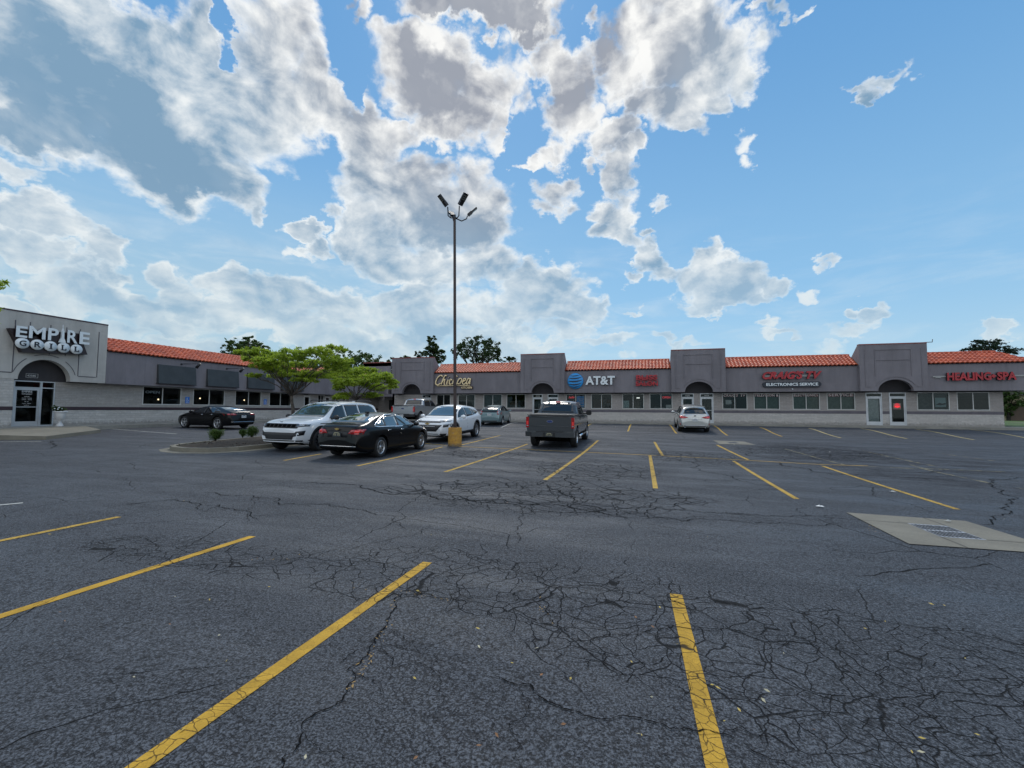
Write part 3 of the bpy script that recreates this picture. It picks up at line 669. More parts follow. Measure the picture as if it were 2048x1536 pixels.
# ================= BUILDINGS =================
def stucco(name,col):
    m,t,b=newmat(name); pos=t.new('ShaderNodeNewGeometry').outputs['Position']
    n=t.noise(t.vmath('MULTIPLY',pos,(1,1,.35)),.9,6,.65); c=t.mix(t.ramp(n,.3,.72),tuple(v*.84 for v in col),tuple(v*1.1 for v in col)); sn=t.noise(t.vmath('MULTIPLY',pos,(1,1,.06)),5.5,5,.7); c=t.mix(t.ramp(sn,.52,.75,0,.38),c,tuple(v*.55 for v in col)); c=t.mix(t.ramp(t.noise(t.vmath('MULTIPLY',pos,(.35,.35,1)),2.2,4,.6),.55,.72,0,.25),c,tuple(v*1.25 for v in col))
    n2=t.noise(pos,60,3,.7); t.l.new(c,b.inputs['Base Color']); b.inputs['Roughness'].default_value=.88
    bp=t.new('ShaderNodeBump',{'Height':n2,'Strength':.35,'Distance':.01}); t.l.new(bp.outputs[0],b.inputs['Normal']); return m
def block(name,col,axis,bw=.40,bh=.10,mortar=.012,rough=.02,contrast=.22):
    m,t,b=newmat(name); pos=t.new('ShaderNodeNewGeometry').outputs['Position']
    s=t.new('ShaderNodeSeparateXYZ',{'Vector':pos}); u=s.outputs[0] if axis=='x' else s.outputs[1]
    v=t.new('ShaderNodeCombineXYZ',{'X':u,'Y':s.outputs[2],'Z':0.0}).outputs[0]
    br=t.new('ShaderNodeTexBrick',{'Vector':v,'Color1':(.2,.2,.2,1),'Color2':(.8,.8,.8,1),'Mortar':(0,0,0,1),'Scale':1.0,'Mortar Size':mortar,'Brick Width':bw,'Row Height':bh,'Bias':0.0,'Mortar Smooth':.4})
    n=t.noise(pos,7,5,.7)
    k=t.new('ShaderNodeSeparateColor',{'Color':br.outputs['Color']}).outputs[0]
    c=t.mix(k,tuple(x*(1-contrast) for x in col),tuple(x*(1+contrast*.5) for x in col))
    c=t.mix(t.ramp(n,.3,.7,0,.5),c,tuple(x*.6 for x in col)); c=t.mix(t.ramp(t.noise(pos,.5,4),.35,.7,0,.22),c,tuple(x*.5 for x in col)); c=t.mix(br.outputs['Fac'],c,tuple(x*.74 for x in col))
    # dirt near the ground
    zz=s.outputs[2]; dn=t.ramp(t.math('ADD',zz,t.math('MULTIPLY',n,-.5)),.40,.62,.45,0); c=t.mix(dn,c,(.10,.09,.075))
    t.l.new(c,b.inputs['Base Color']); b.inputs['Roughness'].default_value=.9
    h=t.math('ADD',t.math('MULTIPLY',t.math('SUBTRACT',1.0,br.outputs['Fac']),.45),t.math('MULTIPLY',n,1.3))
    bp=t.new('ShaderNodeBump',{'Height':h,'Strength':.9,'Distance':rough}); t.l.new(bp.outputs[0],b.inputs['Normal']); return m
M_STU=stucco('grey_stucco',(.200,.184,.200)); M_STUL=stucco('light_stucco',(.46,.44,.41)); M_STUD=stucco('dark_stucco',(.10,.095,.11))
M_BLKX=block('block_wall_x',(.57,.535,.505),'x'); M_BLKXU=block('upper_block_x',(.41,.375,.355),'x')
M_BLKY=block('block_wall_y',(.55,.525,.495),'y',.55,.14); M_BLKYU=block('upper_block_y',(.42,.395,.37),'y',.5,.1)
M_BAND=pbr('band_grey',(.12,.108,.125),.8); M_BANDM=pbr('band_maroon',(.035,.018,.024),.6)
M_CAP=pbr('cap_red',(.24,.055,.045),.5,var=.2); M_CAPD=pbr('cap_dark',(.045,.018,.028),.4); M_CAPG=pbr('cap_grey',(.42,.42,.42),.4,metal=.4)
M_ALU=pbr('aluminium',(.50,.52,.54),.38,metal=.35,var=.08); M_FRM=pbr('window_frame',(.52,.52,.50),.5,var=.08); M_BLK=pbr('black_metal',(.012,.012,.015),.45,var=0)
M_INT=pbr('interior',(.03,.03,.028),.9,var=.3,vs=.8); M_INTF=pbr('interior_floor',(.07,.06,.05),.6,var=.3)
M_ROOFG=pbr('flat_roof',(.15,.15,.15),.95)
def tilemat():
    m,t,b=newmat('clay_tile'); pos=t.new('ShaderNodeNewGeometry').outputs['Position']
    n=t.noise(pos,1.5,5,.7); w=t.new('ShaderNodeTexWhiteNoise',{'Vector':t.vmath('SNAP',pos,(.3,.3,.36))}).outputs[0]
    c=t.mix(w,(.40,.070,.028),(.60,.125,.048)); c=t.mix(t.ramp(n,.42,.72,0,.6),c,(.27,.075,.05)); c=t.mix(t.ramp(t.noise(pos,9,5,.7),.6,.75,0,.2),c,(.45,.25,.17))
    t.l.new(c,b.inputs['Base Color']); b.inputs['Roughness'].default_value=.55; return m
M_TILE=tilemat()
def glass():
    m=bpy.data.materials.new('window_glass'); m.use_nodes=True; t=NT(m.node_tree); m.node_tree.nodes.clear()
    o=t.new('ShaderNodeOutputMaterial'); tr=t.new('ShaderNodeBsdfTransparent',{'Color':(.55,.60,.60,1)}); gl=t.new('ShaderNodeBsdfGlossy',{'Roughness':.03,'Color':(.75,.85,.85,1)})
    fr=t.new('ShaderNodeFresnel',{'IOR':1.45}); f=t.math('MULTIPLY',fr.outputs[0],.9,clamp=True)
    mx=t.new('ShaderNodeMixShader',{0:f,1:tr.outputs[0],2:gl.outputs[0]}); t.l.new(mx.outputs[0],o.inputs[0]); return m
M_GLS=glass()
def wallpieces(spans,z0,z1,fn,m):
    """boxes along u with gaps; fn(u0,u1,z0,z1,m)"""
    for a,b in spans: fn(a,b,z0,z1,m)
def gaps(u0,u1,ops):
    o=[];c=u0
    for a,b in sorted(ops):
        if a>c: o.append((c,a))
        c=max(c,b)
    if c<u1: o.append((c,u1))
    return o
WALLY=39.0; FASY=38.4; SOF=3.08; EAVE=5.02; RZ=5.88; RY=39.72; TT=6.42
BX0,BX1=-23.2,24.0
mall=empty('shopping_strip_building',(0,39,FLR),0,'long single storey grey strip of shops with red tile roofs and four arched towers','building')
WIN=[(-18.51,-17.08),(-16.33,-14.64),(-13.81,-12.04),(-11.61,-9.85),(-6.21,-4.53),(-4.04,-2.3),(-1.44,.3),(.76,2.53),(6.28,8.08),(8.54,10.34),(11.22,13.03),(13.49,15.3),(19.09,20.99),(21.41,23.25)]
DOOR=[(-20.02,-19.08),(-9.2,-8.3),(-7.83,-6.89),(3.22,4.17),(4.64,5.63),(15.96,16.97),(17.41,18.43)]
WZ0,WZ1=1.72,3.0; B0,B1=1.44,1.64; DT=2.99
bxY=lambda a,b,z0,z1,m: m.box(a,b,WALLY,WALLY+.25,z0,z1)
m=MB(); wallpieces(gaps(BX0,BX1,DOOR),FLR-.3,B0,bxY,m); m.box(BX1-.25,BX1,WALLY+.252,52,FLR-.3,B0); m.build('lower_block_wall',M_BLKX,mall)
m=MB(); wallpieces(gaps(BX0,BX1+.012,DOOR),B0,B1,lambda a,b,z0,z1,m: m.box(a,b,WALLY-.012,WALLY+.25,z0,z1),m); m.box(BX1-.25,BX1+.012,WALLY+.252,52,B0,B1); m.build('trim_band',M_BAND,mall)
m=MB(); wallpieces(gaps(BX0,BX1,DOOR),B1,WZ0,bxY,m); wallpieces(gaps(BX0,BX1,DOOR+WIN),WZ0,WZ1,bxY,m); m.box(BX1-.25,BX1,WALLY+.252,52,B1,4.4); m.build('upper_wall',M_BLKXU,mall)
M_RECSHADE=stucco('recess_shade_stucco',(.045,.042,.046))  # recess shade painted into the wall colour behind the arches
m=MB(); m.box(BX0,BX1,WALLY,WALLY+.25,WZ1,4.4); m.build('recess_wall',M_RECSHADE,mall)
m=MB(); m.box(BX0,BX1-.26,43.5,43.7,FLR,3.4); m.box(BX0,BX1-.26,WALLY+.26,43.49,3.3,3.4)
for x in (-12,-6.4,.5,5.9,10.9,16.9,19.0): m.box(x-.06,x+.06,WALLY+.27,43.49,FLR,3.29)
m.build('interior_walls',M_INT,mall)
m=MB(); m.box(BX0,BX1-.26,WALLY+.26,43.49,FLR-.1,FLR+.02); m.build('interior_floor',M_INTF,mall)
TW=[(-22.8,-18.47),(-10.08,-6.2),(2.42,6.42),(15.31,19.37)]
FX1=25.55
m=MB(); c=BX0
for a,b in gaps(-22.8,FX1,TW): m.box(a,b,FASY,FASY+.2,SOF,EAVE-.04)
m.box(FX1-.2,FX1,FASY+.2,53.4,SOF,EAVE-.04)
m.build('fascia',M_STU,mall)
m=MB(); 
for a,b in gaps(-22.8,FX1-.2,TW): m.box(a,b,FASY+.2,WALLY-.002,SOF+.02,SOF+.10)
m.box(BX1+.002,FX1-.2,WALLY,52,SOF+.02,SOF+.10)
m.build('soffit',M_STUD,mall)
m=MB(); m.box(BX0,BX1,RY+.2,52,5.0,5.5); m.build('flat_roof',M_ROOFG,mall)
m=MB(); m.box(BX0,BX0+.2,WALLY,52,FLR-.3,5.0); m.build('side_wall',M_BLKXU,mall)
def tiles(u0,u1,eave,ridge,fn,ur0=None,ur1=None,pitch=.27,rows=6):
    """fn(u, s, h): s 0 eave..1 ridge, h height normal. ur0/ur1: u limits at the ridge (hips)"""
    m=MB(); ns=6; n=max(1,int(round((u1-u0)/pitch))); p=(u1-u0)/n
    cols=n*ns+1
    prof=[0,.55,.95,1,.75,.3]
    def row(s,extra):
        a=u0+((ur0-u0)*s if ur0 is not None else 0); b=u1+((ur1-u1)*s if ur1 is not None else 0)
        st=len(m.v)
        for i in range(cols):
            u=u0+p*i/ns; uu=min(max(u,a),b); h=prof[i%ns]*.062+extra
            if u<a or u>b: h=extra*.6
            m.v.append(fn(uu,s,h))
        return st
    for r in range(rows):
        s0=r/rows; s1=(r+1)/rows
        a=row(s0,.05); b=row(s1,.012)
        for i in range(cols-1): m.f.append((a+i,a+i+1,b+i+1,b+i)); m.mi.append(0); m.sm.append(True)
        c=row(s0,-.03) # riser under the butt of the tiles
        a2=row(s0,.05)
        for i in range(cols-1): m.f.append((c+i,c+i+1,a2+i+1,a2+i)); m.mi.append(0); m.sm.append(False)
    return m
sl=math.hypot(RY-FASY+.1,RZ-EAVE); nY,nZ=-(RZ-EAVE)/sl,(RY-FASY+.1)/sl
def fY(u,s,h): return (u,FASY-.12+(RY-FASY+.12)*s+nY*h,EAVE-.02+(RZ-EAVE)*s+nZ*h)
def roofseg(parent,fn,u0,u1,back,**kw):
    m=tiles(u0,u1,0,0,fn,**kw); o=m.build('tile_roof',M_TILE,parent)
    r=MB(); a=kw.get('ur0') or u0; b=kw.get('ur1') or u1
    p=Vector(fn(a,1,.03)); q=Vector(fn(b,1,.03)); n=max(2,int((q-p).length/.35)); 
    for i in range(n):
        s=p.lerp(q,i/n); e=p.lerp(q,(i+1.12)/n) if i<n-1 else q; r.tube([s,e],[.085,.07],8)
    r.build('ridge_cap',M_TILE,o)
    w=MB()
    a0,a1=Vector(fn(u0,0,-.05)),Vector(fn(a,1,-.05)); b0,b1=Vector(fn(u1,0,-.05)),Vector(fn(b,1,-.05)); dn=Vector((0,0,-.06))
    w.quad(a0,b0,b1,a1); w.quad(a1,b1,b1+back,a1+back); w.build('roof_deck',M_CAPD,o)
for a,b in gaps(-18.47,15.31,TW): roofseg(mall,fY,a+.02,b-.02,Vector((0,.1,-.9)))
roofseg(mall,fY,19.39,FX1+.12,Vector((0,.1,-.9)),ur1=24.1)
def fXr(u,s,h): return (FX1+.12-(FX1+.12-24.1)*s-nY*h,u,EAVE-.02+(RZ-EAVE)*s+nZ*h)
roofseg(mall,fXr,FASY-.12,53,Vector((-.1,0,-.9)),ur0=RY)
# ----- towers with arch -----
def tower(parent,fu,u0,u1,zb,zt,arch,atop,mats,depth=.3,cap=M_CAP,name='arched_tower',back=1.35,wide=None,grooves=True):
    """fu(u,out,z)->xyz ; out = distance in front of plane"""
    a0,a1=arch; ac=(a0+a1)/2; ar=(a1-a0)/2; ah=atop-zb; N=24
    arc=[(ac-ar*math.cos(PI*i/N),zb+ah*math.sin(PI*i/N)) for i in range(N+1)]
    m=MB()
    def strip(h,flip):
        # face as fan of quads: between arch and rectangle
        top=[(min(max(u0+(u1-u0)*i/N,u0),u1),zt) for i in range(N+1)]
        for i in range(N):
            q=[fu(*arc[i][:1],h,arc[i][1]),fu(arc[i+1][0],h,arc[i+1][1]),fu(top[i+1][0],h,top[i+1][1]),fu(top[i][0],h,top[i][1])]
            m.quad(*(q if flip else q[::-1]))
        for q in ([(u0,zb),(a0,zb),(u0,zt)],[(a1,zb),(u1,zb),(u1,zt)]):
            qq=[fu(a,h,b) for a,b in q]; m.quad(*(qq if flip else qq[::-1]))
    strip(0,True); strip(-depth,False)
    for i in range(N): m.quad(fu(arc[i][0],0,arc[i][1]),fu(arc[i][0],-depth,arc[i][1]),fu(arc[i+1][0],-depth,arc[i+1][1]),fu(arc[i+1][0],0,arc[i+1][1]))
    for a,b in ((u0,a0),(a1,u1)): m.quad(fu(a,0,zb),fu(a,-depth,zb),fu(b,-depth,zb),fu(b,0,zb))
    for u in (u0,u1): m.quad(fu(u,0,zb),fu(u,0,zt),fu(u,-depth,zt),fu(u,-depth,zb))
    m.quad(fu(u0,0,zt),fu(u1,0,zt),fu(u1,-depth,zt),fu(u0,-depth,zt))
    # sloping side returns
    for u,s in ((u0,1),(u1,-1)):
        for uu in (u,u+s*.12): m.quad(fu(uu,-depth,zb+1),fu(uu,-depth,zt),fu(uu,-depth-back,zt-1.0),fu(uu,-depth-back,zb+1))
        m.quad(fu(u,-depth,zt),fu(u+s*.12,-depth,zt),fu(u+s*.12,-depth-back,zt-1.0),fu(u,-depth-back,zt-1.0))
    o=m.build(name,mats,parent,recalc=True)
    # recess vault behind the arch
    c=MB(); c.quad(fu(u0,0.02,zt),fu(u1,.02,zt),fu(u1,.02,zt+.07),fu(u0,.02,zt+.07)); c.quad(fu(u0,.02,zt+.07),fu(u1,.02,zt+.07),fu(u1,-depth-.03,zt+.07),fu(u0,-depth-.03,zt+.07)); c.quad(fu(u0,-depth-.03,zt),fu(u1,-depth-.03,zt),fu(u1,-depth-.03,zt+.07),fu(u0,-depth-.03,zt+.07)); c.quad(fu(u0,.02,zt),fu(u1,.02,zt),fu(u1,-depth-.03,zt),fu(u0,-depth-.03,zt))
    for u in (u0,u1): c.quad(fu(u,.02,zt),fu(u,.02,zt+.07),fu(u,-depth-.03,zt+.07),fu(u,-depth-.03,zt))
    c.build('coping',cap,o,recalc=True)
    if grooves:
        g=MB(); W=.05; pr=.035
        def bar(ua,za,ub,zb_):
            for (x0,x1,z0,z1) in [(min(ua,ub)-W/2,max(ua,ub)+W/2,min(za,zb_)-W/2,max(za,zb_)+W/2)]:
                P=[fu(a,h,b) for h in (.001,pr) for a,b in ((x0,z0),(x1,z0),(x1,z1),(x0,z1))]
                g.quad(*P[4:8]); 
                for i in range(4): g.quad(P[i],P[(i+1)%4],P[4+(i+1)%4],P[4+i])
        w=u1-u0; za=zt-.35; 
        L,Rr=u0+.34,u1-.34; l2,r2=u0+.95,u1-.95; zl=zb+.32
        bar(L,za,L,zl); bar(Rr,za,Rr,zl); bar(L+.05,zl,l2-.3,zl); bar(r2+.3,zl,Rr-.05,zl); bar(l2,za-.02,r2,za-.02); bar(l2,za-.06,l2,zb+1.1); bar(r2,za-.06,r2,zb+1.1); bar(l2+.05,zt-1.12,r2-.05,zt-1.12)
        # raised archivolt
        R0,R1=ar+.18,ar+.235; H0,H1=ah+.18,ah+.235
        for i in range(3,N-3):
            t0,t1=PI*i/N,PI*(i+1)/N
            f=lambda r,h,t,hh: fu(ac-r*math.cos(t),hh,zb+h*math.sin(t))
            g.quad(f(R0,H0,t0,pr),f(R0,H0,t1,pr),f(R1,H1,t1,pr),f(R1,H1,t0,pr)); g.quad(f(R1,H1,t0,0),f(R1,H1,t1,0),f(R1,H1,t1,pr),f(R1,H1,t0,pr)); g.quad(f(R0,H0,t0,0),f(R0,H0,t1,0),f(R0,H0,t1,pr),f(R0,H0,t0,pr))
        g.build('panel_moulding',mats,o,recalc=True)
    return o
TY=38.1
fT=lambda u,o,z:(u,TY-o,z)
ARC=[(-21.68,-19.75,3.98),(-9.11,-7.12,3.93),(3.43,5.51,3.90),(16.39,18.5,3.90)]
for (a,b),(p,q,tp) in zip(TW,ARC):
    tower(mall,fT,a,b,SOF,TT,(p,q),tp,M_STU)
# tower soffit + back recess wall
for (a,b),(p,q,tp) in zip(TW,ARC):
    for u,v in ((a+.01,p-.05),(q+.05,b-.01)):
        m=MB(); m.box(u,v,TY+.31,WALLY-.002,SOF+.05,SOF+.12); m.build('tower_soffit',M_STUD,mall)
# ----- windows and doors -----
def window(parent,f,u0,u1,z0,z1,mull=None,blind=None):
    """f(u,d,z): d depth into the wall"""
    def fb(m,a,b,c,d,d0,d1):
        P=[f(u,dd,z) for dd in (d0,d1) for u,z in ((a,c),(b,c),(b,d),(a,d))]
        m.quad(*P[0:4]); m.quad(*P[4:8][::-1])
        for i in range(4): m.quad(P[i],P[(i+1)%4],P[4+(i+1)%4],P[4+i])
    w=.05; fr=MB(); fb(fr,u0,u1,z0,z0+w+.01,-.03,.06); fb(fr,u0,u1,z1-w,z1,-.01,.06); fb(fr,u0,u0+w,z0+w+.01,z1-w,-.01,.06); fb(fr,u1-w,u1,z0+w+.01,z1-w,-.01,.06)
    mu=(u0+u1)/2 if mull is None else mull
    fb(fr,mu-.025,mu+.025,z0+w+.01,z1-w,-.005,.055)
    o=fr.build('window',M_FRM,parent,recalc=True)
    for a,b in ((u0+w,mu-.025),(mu+.025,u1-w)):
        g=MB(); g.quad(f(a,.03,z0+w),f(b,.03,z0+w),f(b,.03,z1-w),f(a,.03,z1-w)); g.build('pane',M_GLS,o)
    if blind:
        g=MB(); g.quad(f(u0+w,.22,z0+w),f(u1-w,.22,z0+w),f(u1-w,.22,z1-blind[1]),f(u0+w,.22,z1-blind[1])); g.build('blind',blind[0],o)
    return o
def door(parent,f,u0,u1,z0,z1,tr=.24,handle=1,mat=M_ALU,rail=False,side=None,curt=None):
    def fb(m,a,b,c,d,d0,d1):
        P=[f(u,dd,z) for dd in (d0,d1) for u,z in ((a,c),(b,c),(b,d),(a,d))]
        m.quad(*P[0:4]); m.quad(*P[4:8][::-1])
        for i in range(4): m.quad(P[i],P[(i+1)%4],P[4+(i+1)%4],P[4+i])
    fr=MB(); w=.05; zt=z1-tr
    fb(fr,u0,u0+w,z0,z1,-.02,.08); fb(fr,u1-w,u1,z0,z1,-.02,.08); fb(fr,u0+w,u1-w,z1-w,z1,-.02,.08); fb(fr,u0+w,u1-w,zt-.03,zt+.03,-.02,.08); fb(fr,u0+w,u1-w,z0,z0+.03,-.02,.08)
    o=fr.build('door',mat,parent,recalc=True)
    a,b=u0+w+.005,u1-w-.005; lf=MB(); s=.085
    fb(lf,a,a+s,z0+.035,zt-.035,.0,.05); fb(lf,b-s,b,z0+.035,zt-.035,.0,.05); fb(lf,a+s,b-s,zt-.035-.1,zt-.035,.0,.05); fb(lf,a+s,b-s,z0+.035,z0+.26,.0,.05)
    if rail: fb(lf,a+s,b-s,z0+1.0,z0+1.035,.0,.04)
    l=lf.build('door_leaf',mat,o,recalc=True)
    g=MB(); g.quad(f(a+s,.025,z0+.26),f(b-s,.025,z0+.26),f(b-s,.025,zt-.13),f(a+s,.025,zt-.13)); g.build('pane',M_GLS,o)
    g=MB(); g.quad(f(u0+w,.025,zt+.03),f(u1-w,.025,zt+.03),f(u1-w,.025,z1-w),f(u0+w,.025,z1-w)); g.build('transom_pane',M_GLS,o)
    h=MB(); hu=(b-s/2) if handle>0 else (a+s/2); d=-1 if handle>0 else 1
    h.tube([f(hu,-.005,z0+.95),f(hu+d*.0,-.07,z0+.95),f(hu,-.07,z0+1.25),f(hu,-.005,z0+1.25)],.012,6); h.build('handle',M_ALU if mat!=M_ALU else M_FRM,o)
    if curt:
        g=MB(); n=int((b-a-2*s)/.04)
        for i in range(n):
            x=a+s+(b-a-2*s)*i/n; x2=a+s+(b-a-2*s)*(i+1)/n; g.quad(f(x,.10,z0+.26),f(x2,.12,z0+.26),f(x2,.12,zt-.13),f(x,.10,zt-.13))
        g.build('curtain',curt,o)
    return o
M_BLIND=pbr('blind_greenish',(.13,.18,.15),.8,var=.15,vs=6); M_BLINDG=pbr('blind_grey',(.10,.11,.105),.8,var=.2,vs=6); M_CURT=pbr('curtain_white',(.85,.92,.92),.8,var=.2,vs=8)
fW=lambda u,d,z:(u,WALLY+d,z)
bl={9:(M_BLIND,.30),10:(M_BLIND,.30),11:(M_BLIND,.30),2:(M_BLINDG,.1),1:(M_BLINDG,.5),12:(M_BLINDG,.1)}
for i,(a,b) in enumerate(WIN): window(mall,fW,a,b,WZ0,WZ1,blind=bl.get(i))
for i,(a,b) in enumerate(DOOR): door(mall,fW,a,b,FLR,DT,tr=.30,handle=(-1 if i in(5,3,1) else 1),curt=M_CURT if i==5 else None,rail=i in(1,4))
m=MB()
M_NUMW=pbr('number_white',(.7,.7,.7),.6,var=0)
for i,(a,b) in enumerate(DOOR):
    if i in (0,1,3,4): fit_text(['4316','4318','','4322','4324','',''][i],.34,.10,.004,'Y',((a+b)/2,WALLY+.02,DT-.22)).build('door_number',M_NUMW,mall)
# interior props seen through the glass
M_LAMP=pbr('lamp_glow',(1,.8,.5),.5,var=0,emit=(1,.75,.45),estr=3); M_WARM=pbr('warm_wood',(.22,.10,.04),.6)
m=MB(); m.box(-4.2,-2.2,42.5,42.6,FLR+.9,2.6); m.box(6.8,7.9,41.3,41.9,FLR,1.6); m.build('shop_counter',M_WARM,mall)
rnd=random.Random(77); SHV=[pbr('shelf_%d'%i,c,.7,var=.5,vs=5) for i,c in enumerate(((.20,.19,.17),(.10,.14,.13),(.22,.14,.08),(.30,.30,.28)))]
for i,(a,b) in enumerate(WIN+DOOR):
    for k in range(3):
        x=rnd.uniform(a,b-.3); w=rnd.uniform(.25,.7); y=rnd.uniform(40.0,42.8); h=rnd.uniform(1.1,2.2); m=MB(); m.box(x,min(x+w,b),y,y+.3,FLR+.02,FLR+h); m.build('shop_shelving',SHV[rnd.randrange(4)],mall)
# ---------- left building (restaurant) ----------
LX=-30.5; LWX=-31.1
rest=empty('restaurant_building',(-31,28,FLR),0,'grey restaurant wing with a pale arched entrance block, maroon band and red tile roof','building')
LW=[(21.55,24.11),(24.99,27.56),(28.51,31.07),(31.96,34.48)]
LD=[(15.27,16.98),(36.12,37.01)]; LW2=[(38.1,39.0),(40.2,41.4),(42.0,43.2)]; LD2=[(39.15,39.98)]
Y0,Y1=15.0,49.0
lx=lambda a,b,z0,z1,m: m.box(LWX-.25,LWX,a,b,z0,z1)
LB0,LB1=1.47,1.66
m=MB(); wallpieces(gaps(Y0,Y1,LD+LD2),FLR-.3,LB0,lx,m); m.box(-31.5,LX,8,14.98,FLR-1.0,LB0); m.build('lower_block_wall',M_BLKY,rest)
m=MB(); m.box(-45,-31.502,8,8.3,FLR-1.0,5.0); m.build('side_wall',M_BLKXU,rest); m=MB(); m.box(-45,LX-.4,9.02,9.3,3.0,6.45); m.build('block_side_wall',M_STUL,rest); m=MB(); m.box(-45,-31.0,9.02,19.2,5.41,5.5); m.build('entrance_flat_roof',M_ROOFG,rest)
m=MB(); wallpieces(gaps(Y0,Y1,LD+LD2),LB0,LB1,lambda a,b,z0,z1,m:m.box(LWX-.25,LWX+.012,a,b,z0,z1),m); m.box(-31.5,LX+.012,8,14.992,LB0,LB1); m.build('maroon_band',M_BANDM,rest)
m=MB(); wallpieces(gaps(Y0,Y1,LD+LD2),LB1,1.82,lx,m); wallpieces(gaps(Y0,Y1,LD+LD2+LW+LW2),1.82,3.03,lx,m); m.box(LWX-.25,LWX,19,Y1,3.03,4.5); m.build('upper_wall',M_BLKYU,rest)
m=MB(); m.box(-31.5,LX,8,14.98,LB1,SOF-.005); m.build('pier_wall',M_BLKY,rest)
m=MB(); m.box(LX-.2,LX,19.02,Y1,SOF,EAVE-.04); m.build('fascia',M_STU,rest)
m=MB(); m.box(LWX,LX-.2,19.02,Y1,SOF+.02,SOF+.1); m.box(LX-.2,LX+.03,19.02,Y1,SOF-.03,SOF+.06); m.build('soffit_trim',M_STU,rest)
m=MB(); m.box(-45,LWX-1.0,8,55,5.0,5.4); m.build('flat_roof',M_ROOFG,rest)
m=MB(); m.box(-36.2,-36,8,47,FLR,3.3); m.box(-36,-31.36,8,47,3.3,3.4); 
for y in (18.6,35.3,40,46.9): m.box(-36,-31.36,y-.05,y+.05,FLR,3.3)
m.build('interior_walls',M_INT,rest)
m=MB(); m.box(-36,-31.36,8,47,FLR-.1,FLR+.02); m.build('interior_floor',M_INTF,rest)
def fX(u,s,h): return (LX+.12-(RY-FASY+.12)*s-nY*h,u,EAVE-.02+(RZ-EAVE)*s+nZ*h)
roofseg(rest,fX,19.03,Y1-.9,Vector((-.1,0,-.9)),ur1=None)
fE=lambda u,o,z:(LX+.02+o,u,z)
ent=tower(rest,fE,9.0,19.0,SOF-.02,6.5,(15.1,17.31),4.16,M_STUL,depth=.35,cap=M_CAPD,name='entrance_block',back=1.0,grooves=False)
g=MB()
for y in (11.5,12.6,13.7,14.87,15.45,16.3,17.0,17.63,18.55):
    top=6.1; 
    g.box(LX+.021,LX+.035,y-.018,y+.018,(3.38 if not 14.9<y<17.5 else 4.45),6.05)
for a,b in ((13.75,14.85),(17.66,18.5)): g.box(LX+.022,LX+.036,a,b,3.36,3.40)
ac,ar=(15.1+17.31)/2,(17.31-15.1)/2; R0=ar+.22; ah=4.16-SOF+.02
for i in range(24):
    if i in (7,8,15,16): continue
    t0,t1=PI*(i)/24,PI*(i+1)/24
    if i<2 or i>21: continue
    f=lambda r,t:(LX+.036,ac-(R0+r)*math.cos(t),SOF+(ah+.22+r)*math.sin(t)); g.quad(f(0,t0),f(0,t1),f(.035,t1),f(.035,t0))
g.build('score_lines',M_STUD,ent,recalc=False)
fLW=lambda u,d,z:(LWX-d,u,z)
for i,(a,b) in enumerate(LW): window(rest,fLW,a,b,1.82,3.03)
for a,b in LW2: window(rest,fLW,a,b,1.82,3.0)
m=MB(); m.box(LWX-.25,LWX,Y0,19,3.03,4.6); m.build('recess_wall',M_RECSHADE,rest)
# entrance door set
door(rest,fLW,15.27,16.38,FLR,3.02,tr=.36,handle=1,rail=True)
m=MB(); P=lambda a,b,c,d:m.box(LWX-.08,LWX+.02,a,b,c,d)
P(16.385,16.43,FLR,3.02); P(16.93,16.98,FLR,3.02); P(16.43,16.93,FLR,FLR+.06); P(16.43,16.93,2.64,2.69); P(16.43,16.93,2.97,3.02); o=m.build('sidelight',M_ALU,rest)
g=MB(); g.quad((LWX-.03,16.43,FLR),(LWX-.03,16.93,FLR),(LWX-.03,16.93,3.0),(LWX-.03,16.43,3.0)); g.build('pane',M_GLS,o)
door(rest,fLW,36.14,37.0,FLR,2.95,tr=.1,mat=M_FRM); door(rest,fLW,39.17,39.96,FLR,2.95,tr=.1,mat=M_FRM)
for i,(txt,z,h,w) in enumerate([('EMPIRE',2.40,.10,.42),('RESTAURANT',2.29,.06,.42),('HOURS',2.16,.045,.2),('MON - THUR',2.08,.04,.40),('7AM - 9PM',2.0,.04,.40),('FRI - SAT',1.90,.04,.16),('7AM - 10PM',1.80,.04,.34),('SUNDAY',1.71,.035,.2)]):
    if i in(0,1,2,3,4,5,6,7): fit_text(txt,w,h,.003,'X',(LWX-.015,15.83,z)).build('door_lettering',M_NUMW,rest)
fit_text('43580',.36,.10,.01,'X',(LWX+.01,15.95,3.25)).build('entrance_number',M_FRM,rest)
m=MB(); a,b,c,d=15.72,16.22,3.19,3.41
for q in ((a,b,c,c+.012),(a,b,d-.012,d),(a,a+.012,c,d),(b-.012,b,c,d)): m.box(LWX+.002,LWX+.012,*q)
m.build('number_border',M_FRM,rest)
# pendant lamps inside
for (y,z) in ((22.4,2.5),(23.5,2.2),(26.6,2.35),(28.9,2.3),(30.6,2.3),(32.6,2.3)):
    m=MB(); m.lathe([(0,-.05),(.04,-.03),(.05,.02),(.02,.06),(0,.07)],(-32.4,y,z),8); o=m.build('pendant_lamp',M_LAMP,rest)
    m=MB(); m.tube([(-32.4,y,z+.07),(-32.4,y,3.3)],.006,4); m.build('cord',M_BLK,o)
